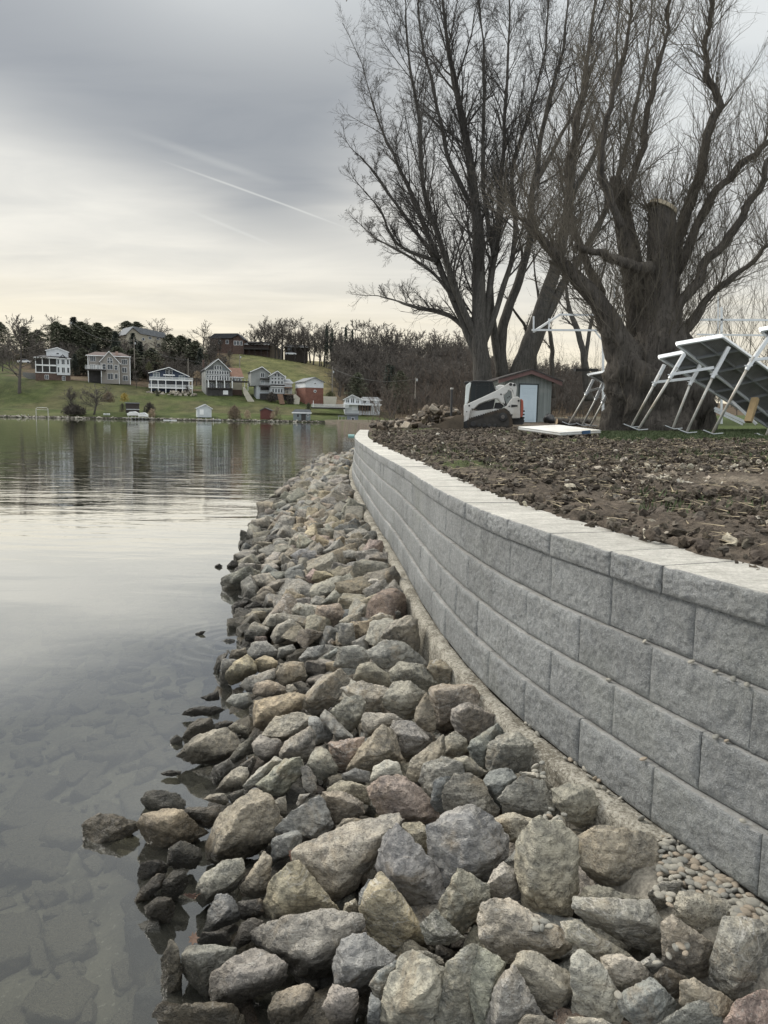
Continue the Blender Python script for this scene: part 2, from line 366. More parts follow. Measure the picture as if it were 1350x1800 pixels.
def far_col(x, y, z):
    px = px_of(x, y); n = .5+.5*fbm(x*.04, y*.03); lawn = np.array([.050, .064, .024])*(.72+.55*n); olive = np.array([.105, .102, .050]); brown = np.array([.085, .066, .048])
    wood = 0.0
    if y > 262: wood = 1.0
    if y > 246 and px < 345: wood = 1.0
    if y > 215 and px > 672: wood = 1.0
    if y > 232 and px > 560 and y < 262: wood = 1.0
    if y > 262 and 405 < px < 585-(y-262)*.10: wood = 0.0
    if px < 30: wood = 0 if y < 300 else 1
    c = lawn*(1-wood)+brown*wood
    if y > 262 and wood == 0 and px > 380: c = lawn*.55+olive*.45*(1.0+.5*n)
    if 262 < y and 560-(y-262)*.5 < px < 592: c = c*.5+np.array([.15, .125, .075])*.5
    if 216 < y < 250 and px < 560 and n > .62: c = c*.6+brown*.4
    return tuple(c)
def far_material():
    m, t = newmat("far_grass_and_leaf_litter"); g = t('ShaderNodeNewGeometry', _out=0)
    a = t('ShaderNodeAttribute', _p=dict(attribute_name='ground')); n = t.noise(g, .25, 6, .65)
    c = t.mix(1.0, a, t.mix(t.rng(n, .35, .65), (.62, .66, .62), (1.4, 1.32, 1.28)), 'MULTIPLY'); c = t.mix(t.rng(t.noise(g, .07, 5, .7, .5), .50, .62, 0, .35), c, (.105, .092, .052)); c = t.mix(t.rng(t.noise(g, .9, 5, .7), .58, .7, 0, .5), c, (.055, .055, .03)); finish(t, c, .95, t.bump(t.noise(g, 1.2, 4), .4), 0, .1); return m
xs_ = np.concatenate([np.linspace(-420, 420, 130)])
ys_ = np.concatenate([np.linspace(195, 330, 70), np.linspace(336, 700, 26), [1200, 2500]])
me = grid_mesh("far_hillside", xs_, ys_, lambda x, y: (x*(y/300 if y > 300 else 1), y, TZ_at(x*(y/300 if y > 300 else 1), min(y, 699))), far_col)
tag(link("hillside", me, far_material()), kind='structure')
# ------------------------------------------------------------------ lake bed and water
def bed(x, y):
    if y > 60: return -2.6
    b = xl(y); d = b-x
    if d < 0: return -.05+min(.35, -d*.2)-.22
    return -max(.22+d*.24, 0)*(1 if d < 1.2 else 1)-(.06*max(d-1.2, 0)) if d < 6 else -2.0-min(1.5, (d-6)*.05)
def bed_material():
    m, t = newmat("lake_bed_silt"); g = t('ShaderNodeNewGeometry', _out=0)
    n = t.noise(g, 1.8, 6, .65); v = t('ShaderNodeTexVoronoi', _p=dict(feature='F1'), Vector=t.vmath('ADD', g, t.vmath('SCALE', t.noise(g, 3, 3))), Scale=6.0)
    c = t.mix(t.rng(n, .3, .7), (.09, .082, .06), (.22, .20, .15)); c = t.mix(t.rng(t.noise(g, 34, 4, .7), .6, .7, 0, .7), c, (.36, .34, .28)); c = t.mix(t.rng(t.noise(g, 13, 4, .7), .45, .3, 0, .6), c, (.05, .048, .04))
    finish(t, c, .95, t.bump(n, .12, .8), 0, .1); return m
def build_bed():
    ys = np.concatenate([np.linspace(-3, 14, 70), np.linspace(15, 60, 40), np.linspace(66, 199, 14)])
    us = np.concatenate([np.linspace(3.5, -4, 46), np.linspace(-5, -30, 14), [-60, -120, -250]])
    V = []; 
    for y in ys:
        for u in us: x = xl(y)+u; V.append((x, y, bed(x, y)+.05*fbm(x*1.6, y*1.6)))
    n = len(us); idx = np.arange(len(V)).reshape(-1, n); Fc = np.stack([idx[:-1, :-1], idx[:-1, 1:], idx[1:, 1:], idx[1:, :-1]], -1).reshape(-1, 4)
    tag(link("lake_bed", npmesh("lake_bed", V, Fc), bed_material()), kind='structure')
build_bed()
def water_material():
    m, t = newmat("lake_water"); g = t('ShaderNodeNewGeometry', _out=0)
    sx = t('ShaderNodeSeparateXYZ', Vector=g); Yc = sx.node.outputs[1]
    s1 = t.noise(t.scale(g, .55, 1.5, 1), 1.0, 3, .5, .6); s2 = t.noise(t.scale(g, 1.6, 4.2, 1), 1.0, 4, .55, .5); s3 = t.noise(t.scale(g, .10, .28, 1), 1.0, 3, .5)
    # calm close to the stones, livelier further out
    live = t.math('ADD', t.rng(Yc, 6, 15, .10, 1.0, True), 0.0)
    h = t.math('ADD', t.math('MULTIPLY', s1, .7), t.math('MULTIPLY', s2, .22)); h = t.math('MULTIPLY', h, live)
    # rings spreading from the stone by the pile
    dd = t.vmath('DISTANCE', g, tuple(onz(418, 1128, 0)))
    ring = t.math('MULTIPLY', t.math('SINE', t.math('MULTIPLY', dd, 48.0)), t.math('MULTIPLY', t.rng(dd, .05, 1.0, 1, 0, True), .014))
    h = t.math('ADD', h, ring)
    nb = t.bump(h, .017, 1.0, t.bump(s3, .035, 1.0))
    fr = t('ShaderNodeFresnel', IOR=1.333, Normal=nb)
    fr = t.math('SUBTRACT', t.math('MULTIPLY', t.math('POWER', fr, .57), 1.72), .11, clamp=True)
    gl = t('ShaderNodeBsdfGlossy', Color=(.93, .94, .94), Roughness=.015, Normal=nb)
    tr = t('ShaderNodeBsdfTransparent', Color=(.93, .96, .94)); df = t('ShaderNodeBsdfDiffuse', Color=(.10, .10, .085))
    body = t('ShaderNodeMixShader', Fac=.15, i1=tr, i2=df)
    out = t('ShaderNodeMixShader', Fac=fr, i1=body, i2=gl)
    ab = t('ShaderNodeVolumeAbsorption', Color=(.60, .60, .52), Density=.5)
    t('ShaderNodeOutputMaterial', Surface=out, Volume=ab); return m
w = MB().box(-500, 60, -6, 199.9, -3.9, 0.0)
o = w.build("lake_water", water_material()); tag(o, kind='structure')
# ------------------------------------------------------------------ upland ground: churned earth, grass further back
def up_col(x, y, z):
    px = px_of(x, max(y, .5)); n = fbm(x*.35+3, y*.3); n2 = fbm(x*1.3, y*.9+5)
    mud = np.array([.088, .075, .062])*(1+.35*n2); gr = np.array([.046, .064, .022])*(1+.4*n)
    g = 0.0
    if y > 14: g = sstep(14.2, 16.5, y+1.2*n)*sstep(1040, 1085, px+30*n2)
    g = max(g, .75*sstep(.22, .5, n+.3*n2)*(sstep(4, 6, y)))
    g *= (1-.5*sstep(.1, .4, n2)) if y < 14 else 1
    if y > 40: g = max(g, .35*sstep(0, .4, n))
    st = sstep(.05, .35, fbm(x*1.1+9, y*1.1))*sstep(3.2, 4.2, y)*(1-sstep(6.6, 8.2, y))*sstep(1.8, 2.8, x)
    c = mud*(1-g)+gr*g; c = c*(1-.5*st)+np.array([.24, .215, .175])*.5*st
    return tuple(np.clip(c, .01, 1))
def up_material():
    m, t = newmat("churned_earth"); g = t('ShaderNodeNewGeometry', _out=0)
    a = t('ShaderNodeAttribute', _p=dict(attribute_name='ground')); n = t.noise(g, 5, 6, .7); n2 = t.noise(g, 26, 5, .7)
    c = t.mix(1.0, a, t.mix(t.rng(n, .3, .7), (.5, .5, .5), (1.5, 1.45, 1.4)), 'MULTIPLY'); c = t.mix(t.rng(n2, .5, .7, 0, .8), c, t.mix(1.0, a, (1.9, 1.8, 1.7), 'MULTIPLY'))
    c = t.mix(t.rng(n2, .45, .3, 0, .7), c, (.025, .02, .016))
    finish(t, c, .97, t.bump(n2, .035, 1.0, t.bump(n, .05, .8)), 0, .15); return m
def build_upland():
    ys = [-1.5]
    while ys[-1] < 100: ys.append(ys[-1]+max(.032, abs(ys[-1])*.008))
    ys = ys+list(np.linspace(103, 205, 24)); nu = 300; V = []; C = []
    for y in ys:
        x0 = xw(y)+.20*math.sqrt(1+np.interp(y, _wy, np.gradient(_wx, _wy))**2) if y < 29 else None
        if x0 is None: x0 = np.interp(y, [29, 33, 40], [xw(29)+.2, -1.2, -.6]) if y < 40 else xl(y)+.6
        x1 = max(3.0, y*.62)+3.5
        for i in range(nu):
            u = i/(nu-1); u = u**1.25; x = x0+(x1-x0)*u
            z = G(x, y); d = x-x0
            amp = (.036 if y < 14 else .045)*(1-sstep(14.2, 16.5, y)*sstep(1040, 1085, px_of(x, max(y, 1)))*.8)
            if y < 60:
                z += amp*.8*fbm(x*2.1, y*2.1, 1)+amp*.75*abs(fbm(x*7, y*7, 4, 4))+amp*.45*nz(x*19, y*19)+amp*.3*nz(x*43, y*43)
                z += .10*math.exp(-((x-2.9)**2/.5+(y-5.6)**2/.5))+.05*math.exp(-((d-.5)/.35)**2)*(y < 9)
                z -= .07*math.exp(-(d/.12)**2)
            if y > 29 and u < .02: z = -.3
            elif y > 29 and d < 2.5: z = z*sstep(-.4, 1.6, d+.3*nz(x, y*.5))
            if y > 150: z = z*(1-sstep(150, 200, y))+(TZ_at(x, 203)+.2)*sstep(150, 200, y)
            V.append((x, y, z)); C.append(up_col(x, y, z))
    idx = np.arange(len(V)).reshape(-1, nu); Fc = np.stack([idx[:-1, :-1], idx[:-1, 1:], idx[1:, 1:], idx[1:, :-1]], -1).reshape(-1, 4)
    me = npmesh("ground", V, Fc); setattr_col(me, 'ground', C)
    tag(link("ground", me, up_material()), kind='structure')
build_upland()
# earth under the riprap
def build_base():
    V = []; ys = np.concatenate([np.linspace(-2, 14, 60), np.linspace(14.5, 36, 40)])
    for y in ys:
        a, b = xw(y)+.25, xl(y)-2.0
        for u in np.linspace(0, 1, 24):
            x = a+(b-a)*u; V.append((x, y, S(x, y)-.24+.03*nz(x*5, y*5)))
    idx = np.arange(len(V)).reshape(-1, 24); Fc = np.stack([idx[:-1, :-1], idx[1:, :-1], idx[1:, 1:], idx[:-1, 1:]], -1).reshape(-1, 4)
    tag(link("bank", npmesh("bank", V, Fc), simple("dark_gravelly_soil", (.060, .052, .042), .95, .4, 6, .02, bscale=40)), kind='structure')
build_base()
# ------------------------------------------------------------------ wall of split-faced blocks
wall = empty("retaining_wall", (float(wall_at(WLEN)[0][0]), float(wall_at(WLEN)[0][1]), ZB))
tag(wall, "long curved retaining wall of grey split-faced concrete blocks with a pale cap, along the rocks", "wall")
MI = Matrix.Translation(wall.location).inverted()
def block(V, Fc, SH, s0, s1, z0, z1, off, depth, seed, gap=.0035, jag=.008, chamf=.010):
    p0, t0, n0 = wall_at(s0); p1, t1, n1 = wall_at(s1); n0 = n0*NS; n1 = n1*NS
    mid = wall_at((s0+s1)/2)[0]; ydist = np.linalg.norm(mid); L = s1-s0
    nu, nv = (46, 20) if ydist < 4.5 else ((18, 8) if ydist < 9 else (7, 4))
    d = p1-p0; d /= np.linalg.norm(d); nn = np.array([-d[1], d[0]]);
    if nn @ n0 < 0: nn = -nn
    rr = random.Random(seed); tilt = rr.uniform(-.003, .003); zj = rr.uniform(-.0015, .0015); oo = off+rr.uniform(-.003, .003)
    a = p0+d*gap-nn*oo; b = p1-d*gap-nn*oo
    base = len(V); w = np.linalg.norm(b-a)
    us = np.concatenate([[0, chamf/w], np.linspace(.05, .95, nu-2), [1-chamf/w, 1]]); hh = z1-z0
    vs = np.concatenate([[0, chamf*.6/hh], np.linspace(.08, .92, nv-2), [1-chamf/hh, 1]])
    for v in vs:
        for u in us:
            q = a+(b-a)*u; e = min(min(u, 1-u)*w, min(v, 1-v)*hh); edge = min(1, e/chamf)
            out = 0.0
            if e > 0: out = jag*(.6+.9*fbm(q[0]*12+seed, q[1]*12, v*hh*12, 4)+.6*nz(q[0]*60, q[1]*60, v*hh*60))*min(1, e/.02)
            q2 = q+nn*(chamf*.8*(1-edge)+tilt*u)-nn*out
            V.append((q2[0], q2[1], z0+zj+hh*v)); SH.append(1.0)
    NU, NV = len(us), len(vs)
    for j in range(NV-1):
        for i in range(NU-1):
            k = base+j*NU+i; Fc.append((k, k+NU, k+NU+1, k+1))
    # top, sides, back
    k0 = len(V); bd = depth; A = p0+n0*0
    aa = a+nn*bd+d*.02*bd; bb = b+nn*bd-d*.02*bd
    zt = z1+zj; zb = z0+zj
    for q, z in ((aa, zt), (bb, zt), (bb, zb), (aa, zb)): V.append((q[0], q[1], z)); SH.append(1.0)
    top = [base+(NV-1)*NU+i for i in range(NU)]; bot = [base+i for i in range(NU)]
    for i in range(NU-1):
        Fc.append((top[i], k0, k0+1, top[i+1]) if i == NU//2 else (top[i], k0 if i < NU//2 else k0+1, k0 if i < NU//2 else k0+1, top[i+1]))
        Fc.append((bot[i+1], k0+2 if i >= NU//2 else k0+3, k0+2 if i >= NU//2 else k0+3, bot[i]) if i != NU//2 else (bot[i+1], k0+2, k0+3, bot[i]))
    for j in range(NV-1):
        l0, l1 = base+j*NU, base+(j+1)*NU; r0, r1 = l0+NU-1, l1+NU-1
        kt = k0 if j >= NV//2 else k0+3; Fc.append((l0, kt, kt, l1) if j != NV//2 else (l0, k0+3, k0, l1))
        kt = k0+1 if j >= NV//2 else k0+2; Fc.append((r0, r1, kt, kt) if j != NV//2 else (r0, r1, k0+1, k0+2))
    Fc.append((k0+1, k0, k0+3, k0+2))
    SH[base:] = [.89+.20*rr.random()]*(len(V)-base)
    return
def course(name, z0, z1, off, depth, mat, Ls, phase, seed, cap=False):
    V, Fc, SH = [], [], []; s = -phase; k = 0; rr = random.Random(seed)
    while s < WLEN:
        L = rr.choice(Ls); s1 = s+L
        if s1 > .1: block(V, Fc, SH, max(s, 0), min(s1, WLEN), z0, z1, off, depth, seed*1000+k, jag=.010 if cap else .009, gap=.0035 if cap else .0012, chamf=.005)
        s = s1; k += 1
    # faces may hold a doubled corner: make those triangles
    me = bpy.data.meshes.new(name); F2 = [tuple(dict.fromkeys(f)) for f in Fc]
    me.from_pydata([(x-wall.location.x, y-wall.location.y, z-wall.location.z) for x, y, z in V], [], F2); me.update()
    bm = bmesh.new(); bm.from_mesh(me); bmesh.ops.recalc_face_normals(bm, faces=bm.faces); bm.to_mesh(me); bm.free()
    me.polygons.foreach_set('use_smooth', np.ones(len(me.polygons), bool))
    a = me.attributes.new('shade', 'FLOAT', 'POINT'); a.data.foreach_set('value', SH)
    try: me.set_sharp_from_angle(angle=math.radians(38))
    except Exception: pass
    link(name, me, mat, wall)
CH = .20
for i in range(4):
    course("block_course", ZB+i*CH+.0015, ZB+(i+1)*CH-.0015, .004-.022*i, .26, BLOCK, [.46, .46, .455], .23*(i % 2)+.05*i, 11+i)
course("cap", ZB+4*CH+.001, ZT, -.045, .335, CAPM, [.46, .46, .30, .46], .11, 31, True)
# concrete footing along the base
def build_footing():
    V = []; n = 420; prof = 9; s_end = float(WS[int(np.argmin(np.abs(WC[:, 1]-2.47)))])
    for i in range(n):
        s = s_end*i/(n-1); p, t, nl = wall_at(s); nl = nl*NS
        wdt = .075+.02*nz(s*1.1, 3)+.022*nz(s*6, 1)+.01*nz(s*19, 2); zt = ZB-.001+.003*nz(s*2.5, 9)
        for k, (f, z) in enumerate([(-.2, zt-.004), (.2, zt), (.55, zt-.002), (.82, zt-.008), (.97, zt-.028), (1.0, zt-.06), (1.04, zt-.12), (1.06, zt-.2), (1.08, zt-.45)]):
            o = f*wdt+.006*nz(s*23, k*3.1) if k > 1 else f*wdt
            q = p-nl*(o+.012); V.append((q[0], q[1], z+.005*nz(s*31, k*1.7)))
    idx = np.arange(len(V)).reshape(-1, prof); Fc = np.stack([idx[:-1, :-1], idx[1:, :-1], idx[1:, 1:], idx[:-1, 1:]], -1).reshape(-1, 4)
    m, t = newmat("rough_poured_concrete"); g = t('ShaderNodeNewGeometry', _out=0)
    n1 = t.noise(g, 6, 6, .7); n2 = t.noise(g, 70, 5, .7)
    c = t.mix(t.rng(n1, .40, .60), (.17, .155, .125), (.36, .34, .29)); c = t.mix(t.rng(n2, .52, .64, 0, .8), c, (.46, .44, .39)); c = t.mix(t.rng(n2, .48, .38, 0, .8), c, (.085, .076, .06))
    finish(t, c, .95, t.bump(n2, .012, .9, t.bump(n1, .03, .8)), 0, .15)
    me = npmesh("concrete_footing", V, Fc)
    o = link("concrete_footing", me, m); tag(o, "rough pale concrete footing strip at the foot of the block wall", "footing")
build_footing()
